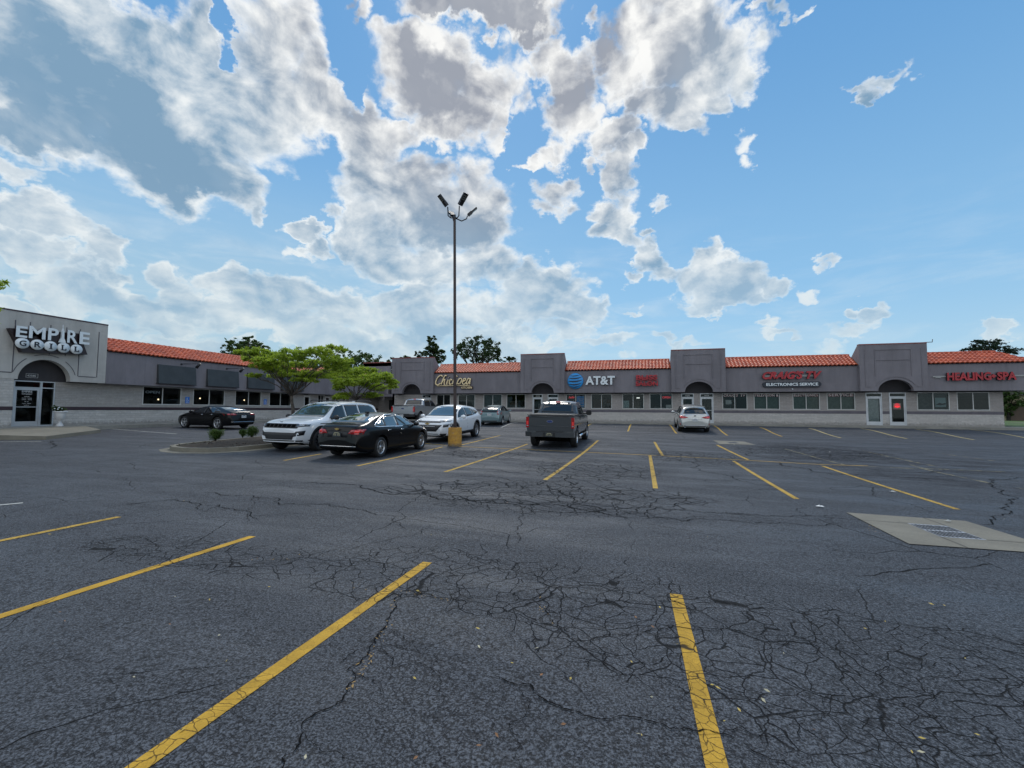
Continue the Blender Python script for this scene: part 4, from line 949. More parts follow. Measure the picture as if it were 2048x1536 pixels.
# awning boards and gooseneck lamps
M_BOARD=pbr('sign_board',(.042,.048,.052),.55,var=.15); 
boards=[(21.95,24.55),(25.45,28.1),(28.98,31.7),(32.55,35.2)]
nm=['leftmost','second','third','fourth']
for i,(a,b) in enumerate(boards):
    e=empty('blank_sign_board',(LX,(a+b)/2,3.2),0,['blank dark grey board on the restaurant wall, nearest the EMPIRE GRILL block','blank dark grey board second from the EMPIRE GRILL block','blank dark grey board third from the entrance, half behind the tree crown','blank dark grey board farthest along, behind the tree trunk'][i],'sign board','blank boards on the restaurant wall')
    m=MB(); P=[(LX+.001,a,3.25),(LX+.22,a,3.25),(LX+.10,a,4.48),(LX+.001,a,4.48)]; Q=[(p[0],b,p[2]) for p in P]
    m.quad(*P); m.quad(*Q[::-1]); 
    for k in range(4): m.quad(P[k],Q[k],Q[(k+1)%4],P[(k+1)%4])
    m.build('panel',M_BOARD,e,recalc=True)
    m=MB(); m.box(LX+.002,LX+.235,a-.03,a,3.22,3.255); m.box(LX+.19,LX+.235,a,b,3.215,3.25); m.build('lower_rail',M_BLK,e)
    y=b-.45
    l=empty('gooseneck_lamp',(LX,y,4.66),0,['black gooseneck lamp over the nearest blank board','black gooseneck lamp over the second blank board','black gooseneck lamp over the third blank board','black gooseneck lamp over the farthest blank board'][i],'wall lamp','gooseneck lamps on the restaurant wall')
    m=MB(); m.tube([(LX,y-.55,4.64),(LX+.12,y-.55,4.66),(LX+.9,y-.1,4.70),(LX+1.0,y-.05,4.66)],.022,6); m.build('arm',M_BLK,l)
    m=MB(); m.lathe([(.07,0),(.07,.03)],(LX+.01,y-.55,4.64),10,'x',close=True); m.build('wall_plate',M_BLK,l)
    m=MB(); m.tube([(LX+1.04,y,4.72),(LX+.8,y-.08,4.42)],[.07,.10],10); m.build('lamp_head',M_BLK,l)
# ---------- recess building behind ----------
back=empty('rear_wing_building',(-27,48,FLR),0,'shaded rear wing in the corner between restaurant and shops','building')
m=MB(); m.box(-34,-22.9,49.01,49.25,FLR-.3,3.2); m.build('wall',M_BLKXU,back)
m=MB(); m.box(-34,-22.9,49.01,49.2,3.2,5.4); m.build('fascia',M_STU,back)
m=MB(); m.box(-30.2,-23.4,46.6,49,3.05,3.22); m.build('canopy',M_STU,back)
for x in (-29.6,-27.4,-25.2):
    m=MB(); m.box(x,x+1.4,48.93,48.99,1.5,2.7); o=m.build('window',M_BLK,back); g=MB(); g.quad((x+.06,48.92,1.56),(x+1.34,48.92,1.56),(x+1.34,48.92,2.64),(x+.06,48.92,2.64)); g.build('pane',pbr('dark_pane',(.01,.012,.012),.05,var=0),o)
m=MB(); m.box(-34,-30.2,50,50.3,5.2,7.4); m.box(-34,-30.2,50,54,7.0,7.4); o=m.build('roof_parapet',M_STU,back); g=MB(); g.box(-34.05,-30.15,49.95,50.35,7.42,7.52); g.build('coping',M_CAP,o)
def fB(u,s,h): return (BX0-.45+.9*s,u,4.9+1.0*s+h*.6)
m=tiles(39.2,50,0,0,fB); m.build('tile_roof',M_TILE,back,recalc=False)
m=MB(); m.box(BX0-.45,BX0-.25,38.6,50,SOF,4.9); m.build('side_fascia',M_STU,back)
# ================= VEHICLES =================
def paint(name,col,metal=.0,rough=.35,coat=1.0,dk=1.0):
    m,t,b=newmat(name); pos=t.new('ShaderNodeTexCoord').outputs['Object']
    n=t.noise(pos,3,4); s=t.new('ShaderNodeSeparateXYZ',{'Vector':pos})
    dirt=t.math('MULTIPLY',t.ramp(s.outputs[2],.25,.62,1,0),t.ramp(n,.3,.7,.25*dk,.7*dk))
    c=t.mix(dirt,col,tuple(v*.6+.035 for v in col)); t.l.new(c,b.inputs['Base Color'])
    t.l.new(t.math('ADD',rough,t.math('MULTIPLY',dirt,.3)),b.inputs['Roughness']); b.inputs['Metallic'].default_value=metal
    t.l.new(t.math('SUBTRACT',coat,t.math('MULTIPLY',dirt,.7)),b.inputs['Coat Weight']); b.inputs['Coat Roughness'].default_value=.03; b.inputs['Specular IOR Level'].default_value=.18 if dk<1 else .5
    return m
P_BLACK=paint('car_paint_black',(.002,.002,.0025),0,.3,.32,.12); P_WHITE=paint('car_paint_white',(.72,.74,.76),0,.4,.8); P_GREY=paint('car_paint_grey',(.055,.060,.066),.5,.35)
P_SILV=paint('car_paint_silver',(.42,.44,.46),.7,.35); P_TEAL=paint('car_paint_teal',(.16,.24,.26),.5,.35); P_LEX=paint('car_paint_champagne',(.50,.50,.48),.6,.35)
K_GL=pbr('car_glass',(.012,.015,.018),.03,var=0,spec=.8); K_GLW=pbr('car_glass_light',(.05,.075,.085),.03,var=0,spec=.9,coat=1)
K_TY=pbr('tyre_rubber',(.014,.014,.015),.8,var=.3,vs=14); K_RIM=pbr('alloy_rim',(.55,.56,.58),.28,metal=.85,var=0); K_RIMD=pbr('dark_rim',(.05,.05,.055),.35,metal=.7,var=0)
K_PL=pbr('black_plastic',(.014,.014,.016),.55,var=0); K_ARCH=pbr('arch_black',(.003,.003,.003),.95,var=0,spec=.05); K_GAP=pbr('panel_gap',(.004,.004,.005),.8,var=0,spec=.1)
K_CHR=pbr('chrome',(.75,.76,.78),.12,metal=1,var=0); K_RED=pbr('tail_lamp_red',(.35,.008,.010),.15,var=0,coat=1); K_RED2=pbr('tail_lamp_bright',(.62,.03,.03),.2,var=0,coat=1,emit=(1,.05,.03),estr=.12)
K_CLR=pbr('lamp_clear',(.30,.32,.35),.1,var=0,coat=1); K_HL=pbr('headlamp_dark',(.05,.055,.06),.08,var=0,coat=1); K_GOLD=pbr('emblem_gold',(.55,.38,.12),.3,metal=.6,var=0); K_BLUE=pbr('emblem_blue',(.02,.04,.15),.3,var=0)
K_PLATE=pbr('plate_dark',(.03,.035,.04),.4,var=0); K_PLATEW=pbr('plate_white',(.6,.62,.62),.5,var=0); K_PLTXT=pbr('plate_text',(.55,.5,.3),.5,var=0)
def ip(tab,x):
    if x<=tab[0][0]: return tab[0][1]
    for (a,u),(b,v) in zip(tab[:-1],tab[1:]):
        if x<=b: return u+(v-u)*(x-a)/(b-a)
    return tab[-1][1]
def carbody(s):
    xs=sorted(s['xs']); rings=[]
    for x in xs:
        zc=ip(s['top'],x); zb=ip(s['zb'],x); hw=ip(s['hw'],x); th=ip(s['rhw'],x); dr=ip(s['drop'],x); zs=min(ip(s['belt'],x),zc-dr-.02); zm=zb+(zs-zb)*.55; tk=ip(s['tuck'],x) if 'tuck' in s else .02
        half=[(0,zb),(hw*.55,zb),(hw-.07-tk,zb+.01),(hw-.03,zb+.10),(hw,zm),(hw-.015,zs-.10*(zs-zb)),(hw-s.get('sh',.05),zs),(th,zc-dr),(th*.62,zc-dr*.25),(0,zc)]
        rings.append([(x,y,z) for y,z in half]+[(x,-y,z) for y,z in half[-2:0:-1]])
    bm=bmesh.new(); V=[[bm.verts.new(p) for p in r] for r in rings]; n=len(V[0])
    for a,b in zip(V[:-1],V[1:]):
        for i in range(n): bm.faces.new((a[i],a[(i+1)%n],b[(i+1)%n],b[i]))
    bm.faces.new(V[0]); bm.faces.new(V[-1][::-1])
    cr=bm.edges.layers.float.new('crease_edge')
    for e in bm.edges:
        ks=sorted([V_i for V_i in ()])
    # crease shoulder and sill lines
    for a,b in zip(V[:-1],V[1:]):
        for i,w in ((2,.8),(6,s.get('cs',.45)),(7,s.get('cr',.5)),(n-2,.8),(n-6,s.get('cs',.45)),(n-7,s.get('cr',.5))):
            e=bm.edges.get((a[i],b[i])); 
            if e: e[cr]=w
    for x,w in s.get('creases',[]):
        k=min(range(len(xs)),key=lambda i:abs(xs[i]-x))
        for i in range(n):
            e=bm.edges.get((V[k][i],V[k][(i+1)%n])); e[cr]=w
    me=bpy.data.meshes.new('b'); bm.to_mesh(me); bm.free()
    o=bpy.data.objects.new('tmpbody',me); C.objects.link(o)
    md=o.modifiers.new('s','SUBSURF'); md.levels=md.render_levels=2
    dg=bpy.context.evaluated_depsgraph_get(); dg.update(); sm=bpy.data.meshes.new_from_object(o.evaluated_get(dg)); 
    bvh=BVHTree.FromPolygons([v.co.copy() for v in sm.vertices],[tuple(p.vertices) for p in sm.polygons])
    # arches
    ax=s['axles']; R=s['tr']+s.get('gap',.055); cut=MB()
    for a in ax:
        for sd_ in (1,-1):
            y0=sd_*(s['W']/2-.34); y1=sd_*(s['W']/2+.3); N=28; P=[(a+R*math.cos(2*PI*k/N),s['tr']+s.get('az',.02)+R*math.sin(2*PI*k/N)) for k in range(N)]
            cut.prism(P,y0,y1,lambda u,v,h:(u,h,v))
    c=cut.build('cut',K_ARCH,recalc=True)
    o.modifiers.clear(); old=o.data; o.data=sm
    b=o.modifiers.new('b','BOOLEAN'); b.object=c; b.operation='DIFFERENCE'; b.solver='EXACT'
    dg=bpy.context.evaluated_depsgraph_get(); dg.update(); fm=bpy.data.meshes.new_from_object(o.evaluated_get(dg))
    bpy.data.objects.remove(c); bpy.data.objects.remove(o)
    fm.materials.clear(); fm.materials.append(s['paint']); fm.materials.append(K_ARCH)
    for p in fm.polygons:
        cc=p.center; p.use_smooth=True; p.material_index=0
        for a in ax:
            if math.hypot(cc.x-a,cc.z-s['tr']-s.get('az',.02))<R+.004 and abs(cc.y)<s['W']/2+.1 and all(math.hypot(fm.vertices[i].co.x-a,fm.vertices[i].co.z-s['tr']-s.get('az',.02))<R+.01 for i in p.vertices):
                # inner faces only
                if abs(p.normal.y)<.5 or abs(cc.y)<s['W']/2-.25: p.material_index=1
        if p.material_index==0 and cc.z<ip(s['zb'],cc.x)+.03 and p.normal.z<-.6: p.material_index=1
    try:
        fm.set_sharp_from_angle(angle=math.radians(38))
    except Exception: pass
    return fm,bvh
def panel(bvh,poly,view,off=.006,th=.02,step=.10,mirror=False,clipmiss=.25):
    """poly 2D. view: 'L','R' (x,z); 'F','B' (y,z); 'T' (x,y). returns MB"""
    m=MB()
    bm=bmesh.new(); vs=[bm.verts.new((a,b,0)) for a,b in poly]; bm.faces.new(vs)
    xs=[p[0] for p in poly]; ys=[p[1] for p in poly]
    for ax,lo,hi in ((0,min(xs),max(xs)),(1,min(ys),max(ys))):
        k=math.floor(lo/step)*step+step
        while k<hi-1e-4:
            no=(1,0,0) if ax==0 else (0,1,0); co=(k,0,0) if ax==0 else (0,k,0)
            bmesh.ops.bisect_plane(bm,geom=bm.verts[:]+bm.edges[:]+bm.faces[:],plane_co=co,plane_no=no,dist=1e-5); k+=step
    D={'L':((0,-1,0),lambda a,b:(a,4,b)),'R':((0,1,0),lambda a,b:(a,-4,b)),'F':((-1,0,0),lambda a,b:(6,a,b)),'B':((1,0,0),lambda a,b:(-6,a,b)),'T':((0,0,-1),lambda a,b:(a,b,5))}[view]
    d=Vector(D[0]); bm.verts.ensure_lookup_table(); ok={}
    for v in bm.verts:
        h=bvh.ray_cast(Vector(D[1](v.co.x,v.co.y)),d)
        if h[0] is None:
            ok[v.index]=None; continue
        n=h[1]; n=n if n.dot(d)<0 else -n
        ok[v.index]=(h[0]+n*off,h[0]-n*(th-off))
    idx={}
    for v in bm.verts:
        if ok[v.index]:
            idx[v.index]=len(m.v); m.v.append(tuple(ok[v.index][0])); m.v.append(tuple(ok[v.index][1]))
    bd={}
    for f in bm.faces:
        ids=[v.index for v in f.verts]
        if any(ok[i] is None for i in ids): continue
        m.f.append(tuple(idx[i] for i in ids)); m.mi.append(0); m.sm.append(True)
        for a,b in zip(ids,ids[1:]+ids[:1]): 
            if (b,a) in bd: del bd[(b,a)]
            else: bd[(a,b)]=1
    for a,b in bd: m.f.append((idx[a],idx[a]+1,idx[b]+1,idx[b])); m.mi.append(0); m.sm.append(False)
    bm.free(); return m
def strip2(pts,w):
    """closed polygon around a polyline (2D)"""
    L=[];R=[]
    for i,p in enumerate(pts):
        a=pts[max(0,i-1)]; b=pts[min(len(pts)-1,i+1)]; dx,dy=b[0]-a[0],b[1]-a[1]; l=math.hypot(dx,dy) or 1
        L.append((p[0]-dy/l*w/2,p[1]+dx/l*w/2)); R.append((p[0]+dy/l*w/2,p[1]-dx/l*w/2))
    return L+R[::-1]
def wheel(parent,x,y,side,r,rr,w,rim,spokes,wide=.05,dbl=True):
    s=side
    t=MB(); h=w/2
    t.lathe([(rr,-h*.8),(rr+.02,-h*.95),(r-.03,-h),(r-.006,-h*.8),(r,-h*.5),(r,h*.5),(r-.006,h*.8),(r-.03,h),(rr+.02,h*.95),(rr,h*.8)],(0,0,0),36,'y')
    o=t.build('wheel',K_TY,parent,world=False); o.location=(x,y,r)
    g=MB(); f=s*h*.62
    g.lathe([(rr+.002,-s*h*.8),(rr+.004,s*h*.82),(rr-.018,s*h*.84),(rr-.03,s*h*.55),(rr-.035,-s*h*.5)],(0,0,0),36,'y')
    g.lathe([(.0,f+s*.012),(.045,f+s*.01),(.06,f-s*.01),(.06,f-s*.06)],(0,0,0),16,'y')
    for k in range(spokes):
        a0=2*PI*k/spokes+.3
        for da in ((-.13,.13) if dbl else (0,)):
            a=a0+da; a1=a0+da*1.9
            c,sn=math.cos(a),math.sin(a); c1,s1=math.cos(a1),math.sin(a1); ww=wide*(.45 if dbl else 1)
            def q(rad,cc,ss,o_,dy): return (rad*cc-ss*o_,f+s*dy,rad*ss+cc*o_)
            A=[q(.045,c,sn,-ww*.5,.0),q(.045,c,sn,ww*.5,.0),q(rr-.02,c1,s1,ww*.62,.012),q(rr-.02,c1,s1,-ww*.62,.012)]
            B=[(p[0],p[1]-s*.03,p[2]) for p in A]
            g.quad(*A); g.quad(*B)
            for i in range(4): g.quad(A[i],B[i],B[(i+1)%4],A[(i+1)%4])
    g.build('rim',rim,o,world=False,recalc=True)
    d=MB(); d.lathe([(0,-s*.02),(rr-.03,-s*.02),(rr-.03,-s*.03)],(0,0,0),24,'y'); d.build('brake_disc',K_ARCH,o,world=False)
    return o
def makecar(s,name,label,cat,loc,heading,group=None,tilt=0,roll=0):
    e=empty(name,loc,heading,label,cat,group); e.rotation_euler=(roll,tilt,heading)
    fm,bvh=carbody(s); me=fm; me.name='body'
    b=bpy.data.objects.new('body',me); C.objects.link(b); b.parent=e
    s['bvh']=bvh; e['b']=0; del e['b']
    for a in s['axles']:
        for sd_ in (1,-1):
            wheel(e,a,sd_*(s['W']/2-.03-s['tw']/2),sd_,s['tr'],s['rr'],s['tw'],s['rim'],s['spk'],s.get('spw',.05),s.get('dbl',True))
    if s.get('clad'):
        for i,a in enumerate(s['axles']):
            for sd_ in (1,-1):
                m=MB(); R=s['tr']+s.get('gap',.055); N=22; pts=[]
                for k in range(N+1):
                    an=-.25+(PI+.5)*k/N; x=a+(R+.03)*math.cos(an); z=s['tr']+s.get('az',.02)+(R+.03)*math.sin(an)
                    h=bvh.ray_cast(Vector((x,4*sd_,max(z,ip(s['zb'],x)+.12))),Vector((0,-sd_,0)))
                    if h[0] is None: continue
                    pts.append((x,h[0].y,z))
                for u,v in zip(pts[:-1],pts[1:]):
                    def o2(p,dr):
                        dx,dz=p[0]-a,p[2]-s['tr']; l=math.hypot(dx,dz); return (p[0]+dx/l*dr,p[1]+sd_*.012,p[2]+dz/l*dr)
                    A,B_,C_,D_=o2(u,-.034),o2(v,-.034),o2(v,.035),o2(u,.035); m.quad(A,B_,C_,D_,smooth=True)
                    E=lambda p:(p[0],p[1]-sd_*.05,p[2]); m.quad(C_,D_,E(D_),E(C_)); m.quad(A,B_,E(B_),E(A))
                m.build('wheel_arch_trim',K_PL,e,world=False,recalc=True)
    def add(nm,mat,polys,views,off=.006,th=.02,parent=None,step=.10):
        out=[]
        for poly,view in zip(polys,views):
            m=panel(bvh,poly,view,off,th,step)
            if m.f: out.append(m.build(nm,mat,parent or e,world=False))
        return out
    s['add']=add; s['e']=e
    for w in s['sidewin']:
        for v in 'LR': add('window',s.get('glass',K_GL),[w],[v])
    if s.get('winframe'):
        for v in 'LR': add('window_trim',s['winframe'],[strip2(s['winline'],.035)],[v],off=.012,th=.02,step=.06)
    add('windshield',s.get('wglass',K_GL),[s['ws']],['F'])
    add('rear_window',s.get('rglass',K_GL),[s['rw']],['B'])
    for ln in s.get('gaps',[]):
        for v in 'LR': add('door_seam',K_GAP,[strip2(ln,.012)],[v],off=.002,th=.01,step=.2)
    for hx,hz in s.get('handles',[]):
        for sg,v in ((1,'L'),(-1,'R')):
            h=bvh.ray_cast(Vector((hx,4*sg,hz)),Vector((0,-sg,0)))
            if h[0] is not None:
                m=MB(); y=h[0].y; m.tube([(hx-.10,y+sg*.0,hz),(hx-.08,y+sg*.035,hz+.004),(hx+.08,y+sg*.035,hz+.004),(hx+.10,y,hz)],.013,6); m.build('door_handle',s.get('hmat',s['paint']),e,world=False)
    # mirrors
    mx,mz=s['mirror']
    for sg in (1,-1):
        h=bvh.ray_cast(Vector((mx,4*sg,mz-.05)),Vector((0,-sg,0))); y=h[0].y if h[0] is not None else sg*.8
        k=s.get('mk',1.0); m=MB(); c=Vector((mx-.02,y+sg*.17*k,mz)); 
        me2=bmesh.new(); bmesh.ops.create_icosphere(me2,subdivisions=2,radius=1)
        t=bpy.data.meshes.new('t'); me2.to_mesh(t); me2.free()
        for p in t.polygons: p.use_smooth=True
        if s.get('boxmirror'):
            bmm=bmesh.new(); bmesh.ops.create_cube(bmm,size=1); bmesh.ops.bevel(bmm,geom=bmm.edges[:],offset=.14,segments=2,affect='EDGES'); bmm.to_mesh(t); bmm.free(); m.add(t,Matrix.Translation(c)@Matrix.Diagonal((.16,.25,.24,1)))
        else: m.add(t,Matrix.Translation(c)@Matrix.Diagonal((.07*k,.115*k,.078*k*s.get('mh',1),1)))
        m.cur=0; m.tube([(mx,y-sg*.03,mz-.06),(mx-.01,y+sg*.10*k,mz-.04)],[.035,.03],6)
        o=m.build('wing_mirror',s.get('mmat',s['paint']),e,world=False)
    # underbody
    m=MB(); a0,a1=s['axles'][0],s['axles'][1]; m.box(min(a0,a1)-.5,max(a0,a1)+.5,-s['W']/2+.32,s['W']/2-.32,s['tr']*.62,ip(s['zb'],0)+.12); 
    for a in s['axles']: m.tube([(a,-s['W']/2+.2,s['tr']),(a,s['W']/2-.2,s['tr'])],.05,8)
    m.build('underbody',K_ARCH,e,world=False)
    return e
def plate(s,x,y,z,front,mat,w=.30,h=.15,txt=True):
    sg=1 if front else -1; m=MB(); m.box(x,x+sg*.012,y-w/2,y+w/2,z-h/2,z+h/2); o=m.build('licence_plate',mat,s['e'],world=False)
    if txt:
        m=MB(); rnd=random.Random(9)
        for k in range(7):
            yy=y-w*.36+w*.72*k/6
            if k==3: continue
            m.box(x+sg*.013,x+sg*.016,yy-.011,yy-.004,z-.035,z+.035); m.box(x+sg*.013,x+sg*.0165,yy-.003,yy+.011,z+(.02 if k%2 else -.03),z+(.032 if k%2 else -.018))
        m.box(x+sg*.013,x+sg*.016,y-.08,y+.08,z+.045,z+.06)
        m.build('plate_characters',K_PLTXT if mat!=K_PLATEW else K_BLUE,o,world=False)
def bowtie(s,x,y,z,front,w=.17,mat=None):
    sg=1 if front else -1; h=w*.36; P=[(-w/2+.02,-h*.28),(-w*.16,-h*.28),(-w*.16,-h/2),(w*.16+.01,-h/2),(w*.16+.01,-h*.28),(w/2-.02,-h*.28),(w/2,h*.28),(w*.16,h*.28),(w*.16,h/2),(-w*.16-.01,h/2),(-w*.16-.01,h*.28),(-w/2,h*.28)]
    m=MB(); m.prism(P,x,x+sg*.012,lambda a,b,h:(h,y+a,z+b)); m.build('emblem',mat or K_GOLD,s['e'],world=False,recalc=True)
def oval(s,x,y,z,front,w=.24,h=.10):
    sg=1 if front else -1
    for k,(mat,sc,d) in enumerate(((K_CHR,1,.012),(K_BLUE,.86,.016))):
        P=[(w/2*sc*math.cos(t*PI/12),h/2*sc*math.sin(t*PI/12)) for t in range(24)]
        m=MB(); m.prism(P,x,x+sg*d,lambda a,b,h:(h,y+a,z+b)); o=m.build('emblem',mat,s['e'],world=False,recalc=True)
def yz_mirror(p): return [(-a,b) for a,b in p][::-1]

# --- sedan (black, chrome window line) ---
def sedan(fast=False,**k):
    s=dict(W=1.855,tr=.335,rr=.225,tw=.225,axles=(1.415,-1.415),rim=K_RIM,spk=5,paint=P_BLACK)
    s['top']=[(-2.52,.62),(-2.50,.93),(-2.44,1.075),(-2.2,1.105),(-1.98,1.13),(-1.35,1.355),(-.95,1.435),(-.35,1.465),(.15,1.43),(.5,1.30),(1.02,1.045),(1.4,.99),(2.0,.87),(2.28,.76),(2.38,.62),(2.41,.5)]
    s['xs']=[-2.52,-2.49,-2.40,-2.1,-1.75,-1.35,-.95,-.35,.15,.5,.75,1.02,1.4,1.8,2.15,2.32,2.40]
    s['belt']=[(-2.52,.60),(-2.45,.92),(-2.1,.98),(-1.3,.99),(-.4,.955),(.6,.92),(1.2,.88),(2.0,.76),(2.35,.62),(2.4,.5)]
    s['hw']=[(-2.52,.68),(-2.45,.78),(-2.1,.87),(-1.4,.925),(0,.915),(1.4,.925),(2.0,.86),(2.3,.72),(2.40,.52)]
    s['rhw']=[(-2.52,.5),(-2.4,.66),(-2.1,.70),(-1.35,.60),(-.35,.60),(.2,.60),(.75,.66),(1.1,.72),(2.0,.66),(2.3,.55),(2.4,.4)]
    s['drop']=[(-2.52,.08),(-2.4,.04),(-2.0,.03),(-1.2,.06),(-.4,.07),(.3,.06),(.8,.03),(1.1,.02),(2,.04),(2.4,.06)]
    s['zb']=[(-2.52,.42),(-2.4,.28),(-2.0,.20),(-1.4,.19),(1.4,.18),(2.1,.19),(2.4,.26)]
    s['sidewin']=[[(.92,.965),(.30,1.31),(.02,1.36),(-.20,1.37),(-.27,.985)],[(-.34,.985),(-.27,1.37),(-.75,1.345),(-1.05,1.27),(-1.12,1.0)],[(-1.17,1.005),(-1.10,1.255),(-1.52,1.09),(-1.62,1.03)]]
    s['winframe']=K_CHR; s['winline']=[(.95,.95),(.32,1.335),(.0,1.39),(-.35,1.395),(-.80,1.37),(-1.15,1.275),(-1.6,1.09),(-1.72,1.03),(-1.55,1.0),(-.9,.985),(.0,.965)]
    s['ws']=[(-.70,1.04),(-.55,1.40),(.55,1.40),(.70,1.04),(.35,1.02),(-.35,1.02)]
    s['rw']=[(-.66,1.135),(-.5,1.375),(.5,1.375),(.66,1.135)]
    s['gaps']=[[(.86,.94),(.92,.5),(.88,.28)],[(-.30,.97),(-.30,.28)],[(-1.2,.98),(-1.12,.75),(-1.0,.6)],[(.88,.27),(-1.0,.27)]]
    s['handles']=[(-.12,.86),(-1.0,.88)]; s['hmat']=K_CHR; s['mirror']=(.78,1.02)
    s.update(k); return s
def sc(t,x0,z0): return [(a*x0,b*z0) for a,b in t]
gzc=lambda x,y:gz2(x,y)
def place(s,name,label,cat,rear=None,front=None,xy=None,heading=0,group='cars parked in the lot'):
    x,y=xy; c,sn=math.cos(heading),math.sin(heading); wb=abs(s['axles'][0]-s['axles'][1])/2
    zf=gzc(x+c*wb,y+sn*wb); zr=gzc(x-c*wb,y-sn*wb); tilt=-math.atan2(zf-zr,2*wb)
    wl=gzc(x-sn*.8,y+c*.8); wr=gzc(x+sn*.8,y-c*.8); roll=math.atan2(wl-wr,1.6)
    return makecar(s,name,label,cat,(x,y,(zf+zr)/2),heading,group,tilt,roll)
UPH=PI/2
# ---------------- black saloon, tail to camera ----------------
s=sedan(glass=K_GLW,rglass=K_GLW); rr_=s
e=place(s,'parked_car','black saloon with chrome window line, tail to the viewer beside the white SUV','car',xy=(-9.08,14.55),heading=UPH)
A=s['add']
tl=[(.38,.815),(.46,.93),(.80,.955),(.95,.94),(.95,.83),(.70,.79)]; 
for p in (tl,yz_mirror(tl)): A('tail_lamp',K_RED,[p],['B'],off=.012)
for v in 'LR': A('tail_lamp',K_RED,[[(-2.5,.82),(-2.5,.945),(-2.18,.93),(-2.28,.86)]],[v],off=.010)
for sg in (1,-1): A('reverse_lamp',K_RED2,[[(sg*a,b) for a,b in ((.58,.84),(.60,.91),(.74,.91),(.72,.84))]],['B'],off=.018)
A('boot_seam',K_GAP,[strip2([(-.52,.70),(-.5,.95),(-.62,1.06)],.014)],['B'],off=.003,th=.01); A('boot_seam',K_GAP,[strip2([(.52,.70),(.5,.95),(.62,1.06)],.014)],['B'],off=.003,th=.01)
A('boot_recess',K_PL,[[(-.36,.70),(-.36,.87),(.36,.87),(.36,.70)]],['B'],off=.003,th=.01); plate(s,-2.535,0,.79,False,K_PLATE)
A('lower_bumper',K_PL,[[(-.62,.30),(-.66,.42),(.66,.42),(.62,.30)]],['B'],off=.008); A('bumper_line',K_CHR,[[(-.66,.42),(-.66,.435),(.66,.435),(.66,.42)]],['B'],off=.012)
bowtie(s,-2.53,0,.955,False,.16); 
m=MB(); m.box(-1.02,-.86,-.035,.035,1.425,1.475); m.build('roof_antenna',K_PL,e,world=False)
m=MB(); m.tube([(-2.38,-.72,1.095),(-2.46,-.4,1.115),(-2.48,0,1.12),(-2.46,.4,1.115),(-2.38,.72,1.095)],.016,6); m.build('boot_lip',P_BLACK,e,world=False)
A('rear_quarter_strip',K_GAP,[[(-1.60,1.02),(-1.60,1.03),(-1.5,1.03),(-1.5,1.02)]],['L'],off=.001)  # thin near-black strip under the rear quarter window
# ---------------- black fastback far left ----------------
s=sedan(rim=K_RIM,rr=.265,tr=.365,spk=5,dbl=False,spw=.075,W=1.93,winframe=None,rglass=K_GLW)
s['axles']=(1.47,-1.47); s['top']=[(-2.50,.62),(-2.47,.95),(-2.40,1.07),(-2.25,1.09),(-1.95,1.17),(-1.35,1.33),(-.8,1.405),(-.3,1.42),(.2,1.39),(.6,1.24),(1.1,1.02),(1.5,.97),(2.05,.86),(2.35,.74),(2.45,.6),(2.47,.5)]
s['xs']=[-2.50,-2.46,-2.38,-2.2,-1.85,-1.35,-.8,-.3,.2,.6,.85,1.1,1.5,1.9,2.2,2.38,2.46]
s['hw']=[(-2.50,.74),(-2.4,.85),(-2.1,.92),(-1.45,.965),(0,.92),(1.45,.955),(2.1,.88),(2.4,.7),(2.46,.52)]
s['belt']=[(-2.52,.60),(-2.45,.93),(-2.1,.98),(-1.4,.99),(-.4,.94),(.6,.90),(1.2,.88),(2.0,.78),(2.4,.62),(2.46,.5)]
s['rw']=[(-.68,1.13),(-.52,1.36),(.52,1.36),(.68,1.13)]
s['sidewin']=[[(.98,.945),(.35,1.27),(.05,1.325),(-.20,1.33),(-.27,.965)],[(-.34,.965),(-.27,1.33),(-.8,1.30),(-1.12,1.22),(-1.15,.99)],[(-1.20,.995),(-1.17,1.205),(-1.6,1.08),(-1.68,1.04)]]
e=place(s,'parked_car','black fastback car with silver star wheels parked side-on by the restaurant wall','car',xy=(-25.45,21.95),heading=PI-.10)
A=s['add']; tl=[(.45,.86),(.45,.93),(.95,.955),(.95,.84)]
for p in (tl,yz_mirror(tl)): A('tail_lamp',K_RED,[p],['B'],off=.012)
for v in 'LR': A('tail_lamp',K_RED,[[(-2.5,.84),(-2.5,.955),(-2.2,.94),(-2.25,.87)]],[v],off=.010)
A('light_bar',K_PL,[[(-.45,.885),(-.45,.915),(.45,.915),(.45,.885)]],['B'],off=.012); plate(s,-2.515,0,.77,False,K_PLATEW); A('diffuser',K_PL,[[(-.7,.30),(-.74,.45),(.74,.45),(.7,.30)]],['B'],off=.008)
A('bumper_line',K_CHR,[[(-.74,.45),(-.76,.47),(.76,.47),(.74,.45)]],['B'],off=.011)
